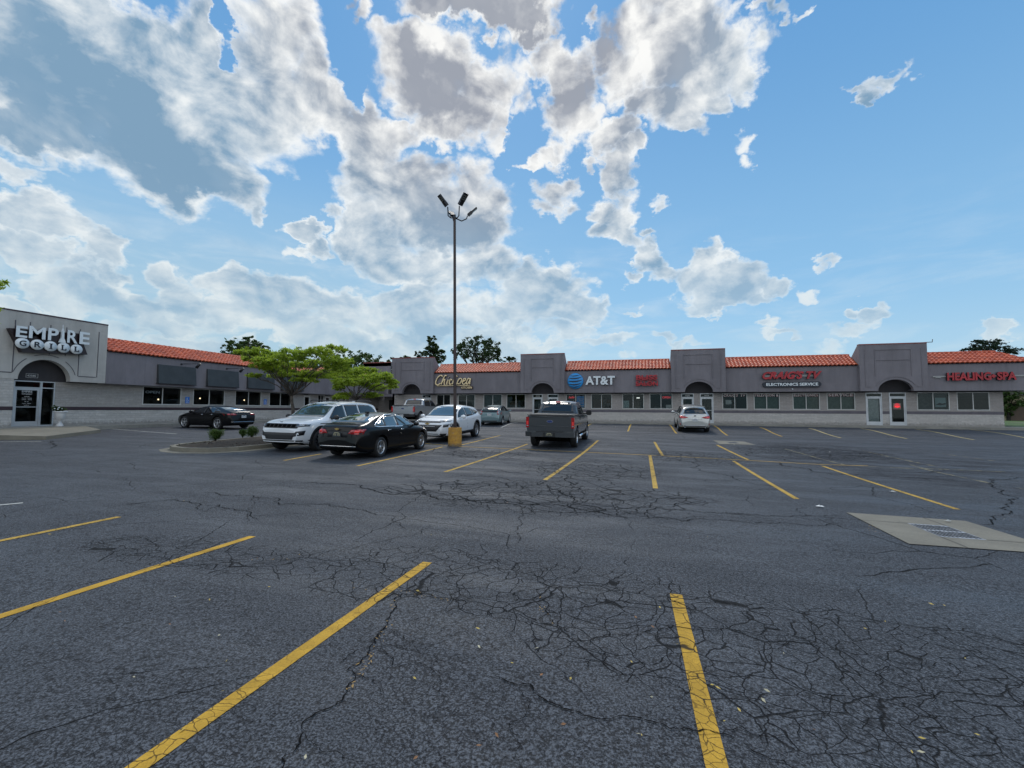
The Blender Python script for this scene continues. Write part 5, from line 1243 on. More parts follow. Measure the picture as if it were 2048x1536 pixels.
# ---------------- white three row SUV, nose to camera ----------------
def suv(**k):
    s=dict(W=1.97,tr=.385,rr=.255,tw=.265,axles=(1.54,-1.54),rim=K_RIMD,spk=5,paint=P_WHITE,cs=.6,cr=.6,clad=True,gap=.07)
    s['top']=[(-2.62,.75),(-2.60,1.15),(-2.52,1.42),(-2.36,1.70),(-2.0,1.78),(-1.0,1.815),(0,1.81),(.35,1.77),(.62,1.62),(1.15,1.225),(1.3,1.20),(1.9,1.16),(2.35,1.09),(2.48,.98),(2.54,.8),(2.55,.6)]
    s['xs']=[-2.62,-2.59,-2.48,-2.3,-1.9,-1.54,-1.0,-.3,.3,.62,.9,1.18,1.54,1.95,2.28,2.44,2.53]
    s['belt']=[(-2.62,.7),(-2.56,1.08),(-2.2,1.14),(-1,1.12),(.6,1.09),(1.3,1.08),(2.1,1.03),(2.45,.92),(2.55,.6)]
    s['hw']=[(-2.62,.78),(-2.5,.89),(-2.1,.96),(0,.97),(1.6,.975),(2.1,.94),(2.4,.86),(2.55,.72)]
    s['rhw']=[(-2.62,.62),(-2.48,.64),(-2.3,.66),(-1,.70),(.3,.69),(.8,.74),(1.18,.80),(2.0,.80),(2.4,.72),(2.55,.6)]
    s['drop']=[(-2.62,.1),(-2.3,.08),(-1,.07),(.3,.07),(.9,.03),(1.2,.025),(2,.03),(2.4,.05),(2.55,.08)]
    s['zb']=[(-2.62,.42),(-2.3,.32),(-1.5,.27),(1.5,.26),(2.2,.28),(2.5,.36)]
    s['sidewin']=[[(1.02,1.16),(.50,1.60),(.18,1.66),(.05,1.66),(.02,1.16)],[(-.04,1.165),(-.01,1.665),(-.85,1.67),(-.90,1.17)],[(-.97,1.175),(-.93,1.67),(-1.75,1.65),(-2.05,1.56),(-2.28,1.24),(-2.2,1.18)]]
    s['ws']=[(-.76,1.22),(-.64,1.72),(.64,1.72),(.76,1.22),(.4,1.235),(-.4,1.235)]; s['rw']=[(-.68,1.2),(-.58,1.60),(.58,1.60),(.68,1.2)]
    s['gaps']=[[(1.05,1.12),(1.08,.6),(1.0,.36)],[(0,1.15),(0,.36)],[(-.94,1.16),(-.94,.7),(-1.08,.5)]]
    s['handles']=[(.18,1.0),(-.78,1.02)]; s['mirror']=(.92,1.20); s['mk']=1.2
    s.update(k); return s
s=suv(mmat=K_PL,hmat=P_WHITE,wglass=K_GLW)
e=place(s,'parked_car','white three row SUV with black slotted grille, nose to the viewer beside the planting island','car',xy=(-12.2,15.55),heading=-UPH)
A=s['add']
A('grille',K_PL,[[(-.70,.85),(-.74,.97),(-.68,1.0),(.68,1.0),(.74,.97),(.70,.85)]],['F'],off=.015)
for k in range(7):
    y=-.54+.18*k; A('grille_slot',K_ARCH,[[(y-.07,.88),(y-.07,.975),(y+.07,.975),(y+.07,.88)]],['F'],off=.022,th=.01)
for sg in (1,-1):
    A('headlamp',K_HL,[[(sg*a,b) for a,b in ((.66,.89),(.69,.975),(.96,.985),(.96,.92))]],['F'],off=.02)
    A('headlamp_lens',K_CLR,[[(sg*a,b) for a,b in ((.74,.925),(.75,.955),(.90,.965),(.90,.94))]],['F'],off=.026,th=.01)
    A('fog_recess',K_PL,[[(sg*a,b) for a,b in ((.60,.56),(.68,.74),(.88,.77),(.86,.62))]],['F'],off=.014)
for v in 'LR': A('headlamp',K_HL,[[(2.5,.90),(2.5,.985),(2.16,.99),(2.25,.94)]],[v],off=.014)
A('lower_grille',K_PL,[[(-.55,.46),(-.66,.70),(.66,.70),(.55,.46)]],['F'],off=.014)
A('skirt',K_PL,[[(-.9,.30),(-.92,.44),(.92,.44),(.9,.30)]],['F'],off=.012)
for v in 'LR': 
    A('sill_trim',K_PL,[[(1.15,.30),(1.12,.42),(-1.12,.42),(-1.15,.30)]],[v],off=.012)
    m=MB(); sg=1 if v=='L' else -1; m.tube([(.25,sg*.64,1.80),(.1,sg*.665,1.845),(-1.9,sg*.655,1.83),(-2.05,sg*.64,1.79)],.02,6); m.build('roof_rail',K_PL,e,world=False)
m=MB(); m.box(2.42,2.44,-.05,.05,1.055,1.075); m.build('emblem',K_PL,e,world=False)
m=MB(); m.box(-1.75,-1.6,-.03,.03,1.79,1.85); m.build('roof_antenna',P_WHITE,e,world=False)
# ---------------- white crossover, nose to camera ----------------
s=suv(W=1.94,tr=.38,rr=.26,axles=(1.43,-1.43),rim=K_RIM,spk=5,wglass=K_GLW)
s['top']=[(-2.42,.75),(-2.40,1.10),(-2.30,1.34),(-2.1,1.53),(-1.8,1.60),(-1.0,1.67),(-.2,1.70),(.15,1.67),(.5,1.50),(1.05,1.16),(1.2,1.13),(1.8,1.08),(2.2,1.0),(2.36,.90),(2.43,.75),(2.44,.6)]
s['xs']=[-2.42,-2.39,-2.28,-2.05,-1.75,-1.43,-.9,-.2,.2,.5,.8,1.08,1.43,1.8,2.12,2.32,2.43]
s['belt']=[(-2.42,.7),(-2.36,1.05),(-2.0,1.16),(-1,1.10),(.6,1.03),(1.2,1.01),(2.0,.95),(2.35,.82),(2.44,.6)]
s['hw']=[(-2.42,.78),(-2.3,.87),(-2.0,.94),(0,.945),(1.5,.96),(1.95,.92),(2.25,.80),(2.44,.62)]
s['rhw']=[(-2.42,.6),(-2.05,.62),(-1,.66),(.3,.66),(.8,.71),(1.1,.76),(1.9,.74),(2.3,.6),(2.44,.5)]
s['sidewin']=[[(.95,1.09),(.45,1.45),(.12,1.53),(-.05,1.545),(-.08,1.11)],[(-.14,1.115),(-.11,1.55),(-.75,1.53),(-.95,1.50),(-.98,1.16)],[(-1.04,1.17),(-1.0,1.49),(-1.55,1.40),(-1.85,1.30),(-1.5,1.22)]]
s['ws']=[(-.72,1.16),(-.6,1.61),(.6,1.61),(.72,1.16)]; s['rw']=[(-.62,1.18),(-.55,1.48),(.55,1.48),(.62,1.18)]; s['mirror']=(.82,1.13)
s['gaps']=[[(.98,1.06),(1.0,.6),(.95,.36)],[(-.1,1.09),(-.1,.36)],[(-1.0,1.12),(-1.0,.7),(-1.05,.5)]]; s['handles']=[(.08,.96),(-.85,1.0)]
e=place(s,'parked_car','white crossover with wide black lower grille and gold emblem, nose behind the lamp post base','car',xy=(-9.2,20.9),heading=-UPH)
A=s['add']
A('upper_grille',K_PL,[[(-.55,.90),(-.58,.955),(.58,.955),(.55,.90)]],['F'],off=.014); A('grille_chrome',K_CHR,[[(-.58,.955),(-.58,.97),(.58,.97),(.58,.955)]],['F'],off=.016,th=.01)
A('lower_grille',K_PL,[[(-.42,.52),(-.66,.80),(.66,.80),(.42,.52)]],['F'],off=.014)
A('skirt',K_PL,[[(-.75,.33),(-.80,.42),(.80,.42),(.75,.33)]],['F'],off=.012)
for sg in (1,-1):
    A('headlamp',K_HL,[[(sg*a,b) for a,b in ((.58,.915),(.60,.96),(.88,.99),(.86,.95))]],['F'],off=.018)
    A('lower_headlamp',K_HL,[[(sg*a,b) for a,b in ((.70,.70),(.70,.82),(.86,.84),(.84,.72))]],['F'],off=.014)
for v in 'LR':
    A('headlamp',K_HL,[[(2.4,.93),(2.35,.985),(1.98,1.0),(2.1,.965)]],[v],off=.012); A('sill_trim',K_PL,[[(1.05,.30),(1.02,.44),(-1.02,.44),(-1.05,.30)]],[v],off=.012)
bowtie(s,2.445,0,.86,True,.24)
# ---------------- pickups ----------------
def pickup(**k):
    s=dict(W=2.03,tr=.42,rr=.26,tw=.275,axles=(1.85,-1.85),rim=K_RIM,spk=6,paint=P_GREY,cs=.8,cr=.75,gap=.075,az=.03,sh=.04)
    s['top']=[(-2.95,1.36),(-1.32,1.37),(-1.285,1.37),(-1.2,1.60),(-1.05,1.90),(-.8,1.955),(0,1.965),(.45,1.94),(.72,1.80),(1.25,1.36),(1.4,1.33),(2.0,1.31),(2.6,1.26),(2.78,1.15),(2.86,.9),(2.87,.7)]
    s['xs']=[-2.95,-2.93,-2.85,-2.3,-1.85,-1.45,-1.31,-1.28,-1.18,-1.05,-.8,0,.45,.72,.98,1.25,1.6,2.1,2.5,2.74,2.85]
    s['belt']=[(-2.95,1.30),(-1.3,1.30),(-1.1,1.26),(.9,1.24),(1.3,1.23),(2.2,1.20),(2.7,1.10),(2.86,.8)]
    s['hw']=[(-2.95,.985),(-1.3,.99),(1.6,1.0),(2.3,.99),(2.7,.93),(2.87,.85)]
    s['rhw']=[(-2.95,.93),(-1.3,.93),(-1.18,.80),(-.8,.76),(.45,.76),(.98,.82),(1.3,.86),(2.4,.84),(2.87,.75)]
    s['drop']=[(-2.95,.01),(-1.3,.01),(-1.0,.06),(0,.07),(.5,.06),(1.2,.03),(2.4,.04),(2.87,.07)]
    s['zb']=[(-2.95,.62),(-2.3,.56),(-1.2,.50),(1.4,.46),(2.4,.44),(2.85,.50)]
    s['creases']=[(-2.95,.85),(-1.31,.9),(-1.28,.9)]
    s['sidewin']=[[(1.08,1.30),(.58,1.76),(.32,1.80),(.10,1.80),(.06,1.30)],[(-.02,1.30),(.01,1.80),(-.75,1.79),(-.98,1.72),(-1.02,1.32)]]
    s['ws']=[(-.84,1.38),(-.70,1.87),(.70,1.87),(.84,1.38)]; s['rw']=[(-.72,1.44),(-.66,1.83),(.66,1.83),(.72,1.44)]
    s['gaps']=[[(1.12,1.24),(1.15,.8),(1.1,.56)],[(.02,1.28),(.02,.56)],[(-1.02,1.28),(-1.02,.9),(-1.1,.56)],[(-1.30,1.28),(-1.30,.60)]]
    s['handles']=[(.16,1.14),(-.90,1.14)]; s['mirror']=(1.0,1.38); s['mk']=1.35; s['boxmirror']=True; s['mmat']=K_PL
    s.update(k); return s
def pickup_rear(s,e,lampmat,platemat,bumper,steps=True):
    A=s['add']; X=-2.955
    m=MB(); m.box(X-.006,X+.03,-.90,.90,.72,1.335); m.build('tailgate',s['paint'],e,world=False)
    m=MB(); m.box(X-.012,X-.005,-.88,-.70,.86,.90); m.tube([(X-.008,-.80,.93),(X-.008,.80,.93)],.012,6); m.tube([(X-.01,-.86,1.30),(X-.01,.86,1.30)],.02,6); m.build('tailgate_crease',s['paint'],e,world=False)
    m=MB(); m.box(X-.03,X+.05,-.80,.80,1.335,1.375); m.build('tailgate_cap',K_PL,e,world=False)
    for sg in (1,-1):
        m=MB(); m.box(X-.02,X+.12,sg*.875,sg*1.0,.86,1.29); o=m.build('tail_lamp',K_RED,e,world=False)
        m=MB(); m.box(X-.024,X-.018,sg*.90,sg*.975,.98,1.12); m.build('lamp_insert',K_RED2,o,world=False)
        m=MB(); m.box(X-.024,X-.018,sg*.90,sg*.975,.92,.955); m.build('reverse_lamp',K_CLR,o,world=False)
    m=MB(); P=[(X-.17,-.72),(X-.17,.72),(X-.10,1.0),(X+.12,1.01),(X+.12,-1.01),(X-.10,-1.0)]
    m.prism(P,.50,.70,lambda a,b,h:(a,b,h)); o=m.build('bumper',bumper,e,world=False,recalc=True)
    m=MB(); m.box(X-.13,X+.05,-.55,.55,.70,.725); m.box(X-.178,X-.165,-.25,.25,.50,.68); m.build('step_pad',K_PL,o,world=False)
    plate(s,X-.19,0,.60,False,platemat,.31,.155)
    oval(s,X-.006,0,1.12,False,.27,.115)
    m=MB(); m.box(X+.06,-1.33,-.86,.86,1.372,1.40); m.build('bed_cover',K_PL,e,world=False)
    m=MB()
    for sg in (1,-1): m.box(X+.02,-1.30,sg*.88,sg*.965,1.365,1.388)
    m.build('bed_rail_cap',K_PL,e,world=False)
    m=MB(); m.box(-1.08,-1.02,-.10,.10,1.885,1.925); m.build('brake_lamp',K_RED2,e,world=False)
    m=MB(); m.box(-2.7,-2.3,-.35,.35,.36,.5); m.tube([(-2.9,.62,.42),(-2.2,.62,.42)],.035,8); m.box(-3.02,-2.8,-.06,.06,.44,.52); m.build('tow_hitch',K_ARCH,e,world=False)
    if steps:
        m=MB()
        for sg in (1,-1): m.tube([(1.2,sg*.96,.42),(-1.2,sg*.96,.42)],.05,8)
        m.build('side_step',K_CHR if steps=='c' else K_PL,e,world=False)
s=pickup(rglass=K_GL)
e=place(s,'pickup_truck','dark grey pickup truck seen square from behind on the open asphalt, tailgate closed','pickup truck',xy=(-3.56,21.1),heading=UPH)
pickup_rear(s,e,K_RED,K_PLATE,P_GREY,'c')
m=MB(); m.tube([(-.85,-.70,1.95),(-.85,-.66,1.99)],.012,5); 
for y in (-.45,.45): m.box(-.98,-.88,y-.04,y+.04,1.95,1.985)
m.build('roof_marker',K_PL,e,world=False)
s=pickup(paint=P_SILV)
e=place(s,'pickup_truck','silver pickup truck seen from behind in the corner by the first arched tower','pickup truck',xy=(-17.9,34.6),heading=UPH)
pickup_rear(s,e,K_RED,K_PLATEW,K_PL,None)
# ---------------- teal hatchback ----------------
s=sedan(paint=P_TEAL,W=1.745,tr=.32,rr=.20,rim=K_RIM,spk=5,winframe=None,hmat=None); s['hmat']=P_TEAL; s['axles']=(1.35,-1.35)
s['top']=[(-2.22,.62),(-2.20,.95),(-2.15,1.10),(-2.02,1.20),(-1.6,1.33),(-.9,1.45),(-.2,1.49),(.2,1.46),(.6,1.31),(1.2,1.03),(1.5,.95),(1.9,.83),(2.12,.70),(2.22,.55),(2.24,.45)]
s['xs']=[-2.22,-2.19,-2.12,-1.95,-1.6,-1.3,-.9,-.2,.2,.6,.9,1.2,1.5,1.8,2.05,2.18,2.24]
s['belt']=[(-2.22,.6),(-2.15,1.02),(-1.8,1.05),(-1,1.0),(0,.95),(1,.90),(1.7,.80),(2.1,.62),(2.24,.45)]
s['hw']=[(-2.22,.70),(-2.1,.79),(-1.7,.85),(0,.865),(1.4,.865),(1.9,.80),(2.15,.62),(2.24,.45)]
s['rhw']=[(-2.22,.56),(-2.0,.62),(-1,.58),(.3,.58),(.9,.66),(1.2,.70),(1.8,.62),(2.24,.35)]
s['drop']=[(-2.22,.05),(-1.6,.05),(-.5,.07),(.3,.06),(.8,.03),(1.1,.02),(2,.04),(2.24,.05)]
s['rw']=[(-.58,1.13),(-.50,1.37),(.50,1.37),(.58,1.13)]; s['ws']=[(-.66,1.06),(-.52,1.42),(.52,1.42),(.66,1.06)]
s['sidewin']=[[(1.0,.97),(.38,1.34),(.1,1.39),(-.15,1.40),(-.2,.99)],[(-.27,.99),(-.22,1.40),(-.8,1.36),(-.95,1.32),(-1.05,1.03)],[(-1.1,1.04),(-1.02,1.30),(-1.55,1.19),(-1.72,1.12)]]
s['gaps']=[[(.9,.92),(.92,.4)],[(-.24,.97),(-.24,.28)],[(-1.08,1.0),(-1.0,.6)]]; s['handles']=[(-.1,.86),(-.95,.9)]; s['mirror']=(.8,1.0)
e=place(s,'parked_car','pale teal hatchback seen from behind, parked nose-in towards the shop windows','car',xy=(-10.85,33.6),heading=UPH+.09)
A=s['add']
tl=[(.56,.80),(.56,1.05),(.66,1.10),(.82,1.06),(.82,.80)]
for p in (tl,yz_mirror(tl)): A('tail_lamp',K_RED,[p],['B'],off=.014)
tl=[(.60,.84),(.60,.98),(.70,1.0),(.70,.84)]
for p in (tl,yz_mirror(tl)): A('lamp_insert',K_CLR,[p],['B'],off=.02)
A('lower_window',K_GL,[[(-.54,.95),(-.56,1.06),(.56,1.06),(.54,.95)]],['B'],off=.008); plate(s,-2.23,0,.80,False,K_PLATEW,.3,.15)
m=MB(); m.box(-2.16,-1.98,-.60,.60,1.09,1.125); m.build('spoiler',P_TEAL,e,world=False); A('lower_bumper',K_PL,[[(-.55,.26),(-.6,.36),(.6,.36),(.55,.26)]],['B'],off=.008)
# ---------------- champagne crossover ----------------
s=suv(paint=P_LEX,W=1.895,tr=.37,rr=.25,axles=(1.395,-1.395),rim=K_RIM,clad=False,gap=.05)
s['top']=[(-2.48,.75),(-2.46,1.05),(-2.36,1.22),(-2.15,1.50),(-2.0,1.60),(-1.2,1.67),(-.3,1.69),(.2,1.65),(.55,1.48),(1.1,1.12),(1.3,1.09),(1.9,1.02),(2.2,.93),(2.36,.8),(2.40,.6)]
s['xs']=[-2.48,-2.45,-2.33,-2.12,-1.95,-1.4,-.9,-.2,.2,.55,.85,1.12,1.4,1.8,2.1,2.3,2.39]
s['belt']=[(-2.48,.7),(-2.42,1.0),(-2.1,1.08),(-1,1.04),(.6,.99),(1.2,.97),(2.0,.88),(2.3,.75),(2.4,.6)]
s['hw']=[(-2.48,.74),(-2.35,.86),(-2.0,.925),(0,.935),(1.4,.94),(1.9,.88),(2.2,.74),(2.4,.55)]
s['rhw']=[(-2.48,.58),(-2.3,.64),(-2.0,.60),(-1,.63),(.3,.64),(.8,.70),(1.1,.74),(1.9,.70),(2.3,.55),(2.4,.4)]
s['sidewin']=[[(1.0,1.06),(.48,1.43),(.15,1.51),(.0,1.52),(-.03,1.07)],[(-.09,1.075),(-.06,1.53),(-.80,1.52),(-.95,1.47),(-1.0,1.10)],[(-1.06,1.11),(-1.0,1.46),(-1.6,1.40),(-1.9,1.28),(-1.5,1.15)]]
s['ws']=[(-.72,1.13),(-.6,1.60),(.6,1.60),(.72,1.13)]; s['rw']=[(-.66,1.17),(-.52,1.50),(.52,1.50),(.66,1.17)]; s['mirror']=(.85,1.10); s['mk']=1.1
s['gaps']=[[(1.0,1.0),(1.0,.4)],[(-.06,1.05),(-.06,.36)],[(-1.0,1.07),(-1.02,.6)]]; s['handles']=[(.08,.93),(-.85,.96)]
s['top']=[(x,z) for x,z in s['top']]
e=place(s,'parked_car','champagne silver crossover seen from behind, nosed in before the shop doors','car',xy=(3.18,31.85),heading=UPH)
A=s['add']
tl=[(.36,.945),(.50,1.0),(.88,1.07),(.93,1.0),(.90,.88),(.60,.885)]
for p in (tl,yz_mirror(tl)): A('tail_lamp',K_RED,[p],['B'],off=.014)
for v in 'LR': A('tail_lamp',K_RED,[[(-2.42,.88),(-2.40,1.06),(-2.10,1.06),(-2.2,.92)]],[v],off=.010)
tl=[(.62,.93),(.68,.98),(.84,1.0),(.82,.94)]
for p in (tl,yz_mirror(tl)): A('lamp_insert',K_RED2,[p],['B'],off=.02)
A('boot_recess',K_CHR,[[(-.42,.86),(-.36,.885),(.36,.885),(.42,.86)]],['B'],off=.02); plate(s,-2.505,0,.79,False,K_PLATEW)
A('lower_bumper',K_PL,[[(-.62,.32),(-.72,.46),(.72,.46),(.62,.32)]],['B'],off=.008); A('bumper_line',K_CHR,[[(-.6,.46),(-.6,.475),(.6,.475),(.6,.46)]],['B'],off=.012)
for sg in (1,-1): 
    m=MB(); m.tube([(-2.50,sg*.58,.37),(-2.2,sg*.58,.37)],.045,10); m.build('exhaust',K_CHR,e,world=False)
    A('bumper_vent',K_RED,[[(sg*a,b) for a,b in ((.78,.50),(.82,.60),(.86,.60),(.84,.50))]],['B'],off=.012)
m=MB(); m.prism([(.055*math.cos(t*PI/10),.04*math.sin(t*PI/10)) for t in range(20)],-2.475,-2.495,lambda a,b,h:(h,a,b+1.06)); m.build('emblem',K_CHR,e,world=False,recalc=True)
m=MB(); m.box(-2.22,-2.0,-.58,.58,1.60,1.63); m.build('spoiler',P_LEX,e,world=False)
# ================= SIGNS =================
S_WH=pbr('sign_white',(.72,.76,.78),.4,var=.05,vs=5); S_RED=pbr('sign_red',(.38,.012,.022),.35,var=.2,vs=3); S_RIM=pbr('sign_return_dark',(.03,.01,.015),.5,var=0); S_BLUE=pbr('globe_blue',(.02,.26,.62),.35,var=.08); S_GOLD=pbr('sign_gold',(.92,.72,.42),.4,var=.05)
S_NAVY=pbr('sign_navy',(.008,.012,.025),.4,var=0); S_MAR=pbr('sign_maroon',(.018,.008,.012),.4,var=.1); S_PALE=pbr('raceway_pale',(.34,.34,.33),.5,var=.1); S_HC=pbr('access_blue',(.02,.16,.55),.45,var=0)
S_NEON=pbr('neon_red',(.9,.05,.08),.4,var=0,emit=(1,.06,.08),estr=.7); S_BLK=pbr('sign_black',(.01,.01,.012),.5,var=0); S_POST=pbr('poster_blue',(.03,.30,.75),.4,var=.03)
def letters(e,txt,w,h,x,z,y,mat,ex=.10,name='letters',back=S_RIM,**kw):
    b=fit_text(txt,w,h,ex,'Y',(x,y-ex/2,z),**kw); o=b.build(name,[mat,back],e)
    for p in o.data.polygons:
        if p.normal.y>-.5: p.material_index=1
    return o
# phone shop
e=empty('shop_sign',(-3.6,FASY,4.1),0,'blue striped globe and white AT&T letters on the grey fascia','shop sign')
m=MB(); prof=[(.0,-.10),(.3,-.095),(.5,-.08),(.62,-.05),(.67,0),(.67,.12)]
m.lathe([(r,h) for r,h in prof],(-5.29,FASY-.13,4.08),40,'y'); g=m.build('globe',S_BLUE,e,recalc=True)
m=MB()
for v,w,t,c in ((.44,.46,.035,.06),(.24,.60,.05,.08),(0.0,.64,.06,.10),(-.26,.58,.055,.11),(-.47,.44,.04,.10)):
    N=18; up=[];lo=[]
    for i in range(N+1):
        x=-1+2*i/N; k=(1-x*x); zc=v-c*k+.05+.04*x; xx=w*x-.02; th=t*k**.8
        yy=-.104 if abs(xx)<.3 else -.104+.05*((math.hypot(xx,zc)-.3)/.3)**2
        up.append((-5.29+xx,FASY-.135+yy,4.08+zc+th)); lo.append((-5.29+xx,FASY-.135+yy,4.08+zc-th))
    for i in range(N): m.quad(lo[i],lo[i+1],up[i+1],up[i])
m.build('stripes',S_NAVY,g)
letters(e,'AT&T',2.44,.74,-3.22,3.73,FASY-.06,S_WH,.12,offset=.035)
m=MB(); m.box(-4.4,-2.1,FASY-.055,FASY-.001,4.05,4.2); m.build('raceway',M_STU,e)
# salon
e=empty('shop_sign',(.52,FASY,4.0),0,'two line red BLISS SALON letters on the grey fascia','shop sign')
letters(e,'BLISS',1.68,.40,.53,4.10,FASY-.07,S_RED,.12,offset=.03); letters(e,'SALON',1.74,.38,.53,3.60,FASY-.07,S_RED,.12,offset=.03)
m=MB(); m.box(-.3,1.35,FASY-.065,FASY-.001,4.22,4.34); m.box(-.3,1.4,FASY-.065,FASY-.001,3.72,3.84); m.box(-.35,1.42,FASY-.10,FASY-.06,4.02,4.055); m.build('raceway',S_RED,e)
# tv repair
e=empty('shop_sign',(10.9,FASY,4.2),0,"slanted red CRAIG'S TV letters above the black capsule sign on the grey fascia",'shop sign')
letters(e,"CRAIG'S TV",3.98,.60,10.98,4.02,FASY-.07,S_RED,.14,shear=.35,offset=.05)
m=MB(); m.box(9.1,12.6,FASY-.065,FASY-.001,4.20,4.34); m.build('raceway',S_PALE,e)
e=empty('shop_sign',(10.9,FASY,3.6),0,'black capsule sign reading ELECTRONICS SERVICE in white','shop sign')
P=[]
for i in range(9): a=-PI/2+PI*i/8; P.append((12.72+.20*math.cos(a),3.62+.20*math.sin(a)))
for i in range(9): a=PI/2+PI*i/8; P.append((9.22+.20*math.cos(a),3.62+.20*math.sin(a)))
m=MB(); m.prism(P,FASY-.16,FASY-.001,lambda a,b,h:(a,h,b)); m.build('cabinet',S_NAVY,e,recalc=True)
fit_text('ELECTRONICS SERVICE',3.45,.22,.02,'Y',(10.98,FASY-.165,3.515),offset=.03).build('lettering',S_WH,e)
m=MB(); m.lathe([(0,-.05),(.04,-.04),(.05,0),(.05,.05)],(11.05,FASY-.05,3.27),10,'y'); tag(m.build('security_camera',S_WH),'tiny white dome camera below the capsule sign','camera')
# spa
e=empty('shop_sign',(22.3,FASY,4.1),0,'red HEALING and SPA letters with a diamond between them, at the far right','shop sign')
letters(e,'HEALING',2.45,.56,21.72,3.78,FASY-.07,S_RED,.14,offset=.04); letters(e,'SPA',1.05,.56,23.78,3.78,FASY-.07,S_RED,.14,offset=.04)
m=MB(); m.prism([(23.07,3.92),(23.21,4.06),(23.07,4.20),(22.93,4.06)],FASY-.2,FASY-.06,lambda a,b,h:(a,h,b)); m.build('diamond',S_RED,e,recalc=True)
m=MB(); m.box(19.75,25.0,FASY-.06,FASY-.001,4.03,4.12); m.box(19.9,20.2,FASY-.07,FASY-.001,3.98,4.03); m.build('raceway',S_PALE,e)
# script sign
e=empty('shop_sign',(-16.5,FASY,4.1),0,'gold script Chickpea over small KITCHEN capitals, partly behind the lamp post','shop sign')
def stroke(pts,w):
    """pts in sign units; smooth thick ribbon as a tube"""
    P=[]; n=len(pts)
    for i in range(n-1):
        p0=pts[max(0,i-1)];p1=pts[i];p2=pts[i+1];p3=pts[min(n-1,i+2)]
        for k in range(6):
            t=k/6; P.append(tuple(.5*((2*p1[j])+(-p0[j]+p2[j])*t+(2*p0[j]-5*p1[j]+4*p2[j]-p3[j])*t*t+(-p0[j]+3*p1[j]-3*p2[j]+p3[j])*t**3) for j in (0,1)))
    P.append(pts[-1]); return P
# strokes traced in the sign's own units (x 0..100, z 0..45)
ST=[[(20,34),(19,37),(15,38),(9,34),(4,26),(2,18),(4,13),(9,12),(15,17)],[(31,36),(28,38),(24,32),(20,22),(17,13)],[(18,17),(24,26),(27,26),(25,18),(26,13),(28,13)],[(36,26),(33,19),(32,14),(34,13)],[(37,33),(37.5,32.4)],
 [(46,24),(43,27),(40,23),(39,16),(41,13),(45,15)],[(60,34),(57,37),(53,31),(49,21),(47,13)],[(55,25),(51,21),(50,20),(54,15),(58,13)],[(64,27),(60,17),(56,6)],[(61,20),(66,28),(71,28),(71,22),(67,15),(61,14)],[(75,20),(81,24),(82,28),(78,28),(74,20),(75,14),(79,13),(83,17)],[(94,27),(90,29),(86,23),(84,16),(87,13),(91,19),(95,28),(93,17),(93,13)],[(5,9.5),(55,9.5)],[(61,9.5),(94,9.5)]]
sx0,sz0,kx,kz=-18.35,3.47,.0372,.0335
for mat,r,dy,nm in ((S_RIM,.075,.0,'backing'),(S_GOLD,.056,-.08,'script_lettering')):
    m=MB()
    for i,q in enumerate(ST):
        P=stroke(q,1) if len(q)>2 else q; rr=r if i<12 else r*.6
        m.tube([(sx0+a*kx,FASY-.08+dy,sz0+b*kz) for a,b in P],rr,6)
    m.build(nm,mat,e)
fit_text('KITCHEN',1.02,.20,.03,'Y',(-15.20,FASY-.12,3.50),offset=.01).build('small_lettering',S_GOLD,e); m=MB(); m.box(-15.78,-14.62,FASY-.10,FASY-.001,3.46,3.74); m.build('lettering_backing',S_RIM,e)
# restaurant sign
e=empty('restaurant_sign',(LX,16.3,5.2),0,'white EMPIRE letters over five white discs spelling GRILL on a dark maroon board','restaurant sign')
m=MB(); XB=LX+.05
m.prism([(14.52,5.56),(15.05,4.42),(17.86,4.62),(17.55,5.45),(17.45,5.76)][::-1],XB,XB+.28,lambda a,b,h:(h,a,b)); m.build('backing_board',S_MAR,e,recalc=True)
def ltrX(txt,y0,y1,z0,z1,nm='letter'):
    o=fit_text(txt,y1-y0,z1-z0,.07,'X',(XB+.38,(y0+y1)/2,z0),offset=.025).build(nm,[S_WH,S_MAR],e)
    for p in o.data.polygons:
        if p.normal.x<.5: p.material_index=1
for t,a,b,z0,z1 in (('E',14.70,15.14,5.15,5.72),('M',15.20,15.87,5.17,5.80),('P',15.97,16.42,5.17,5.83),('R',16.80,17.28,5.16,5.86),('E',17.36,17.84,5.17,5.86)): ltrX(t,a,b,z0,z1)
m=MB(); m.prism([(16.46,5.12),(16.75,5.12),(16.71,5.28),(16.67,5.36),(16.66,5.74),(16.61,5.92),(16.56,5.74),(16.55,5.36),(16.50,5.28)],XB+.32,XB+.42,lambda a,b,h:(h,a,b)); m.tube([(XB+.37,16.61,5.90),(XB+.37,16.61,6.10)],[.025,.008],6); m.build('skyscraper_letter',S_WH,e,recalc=True)
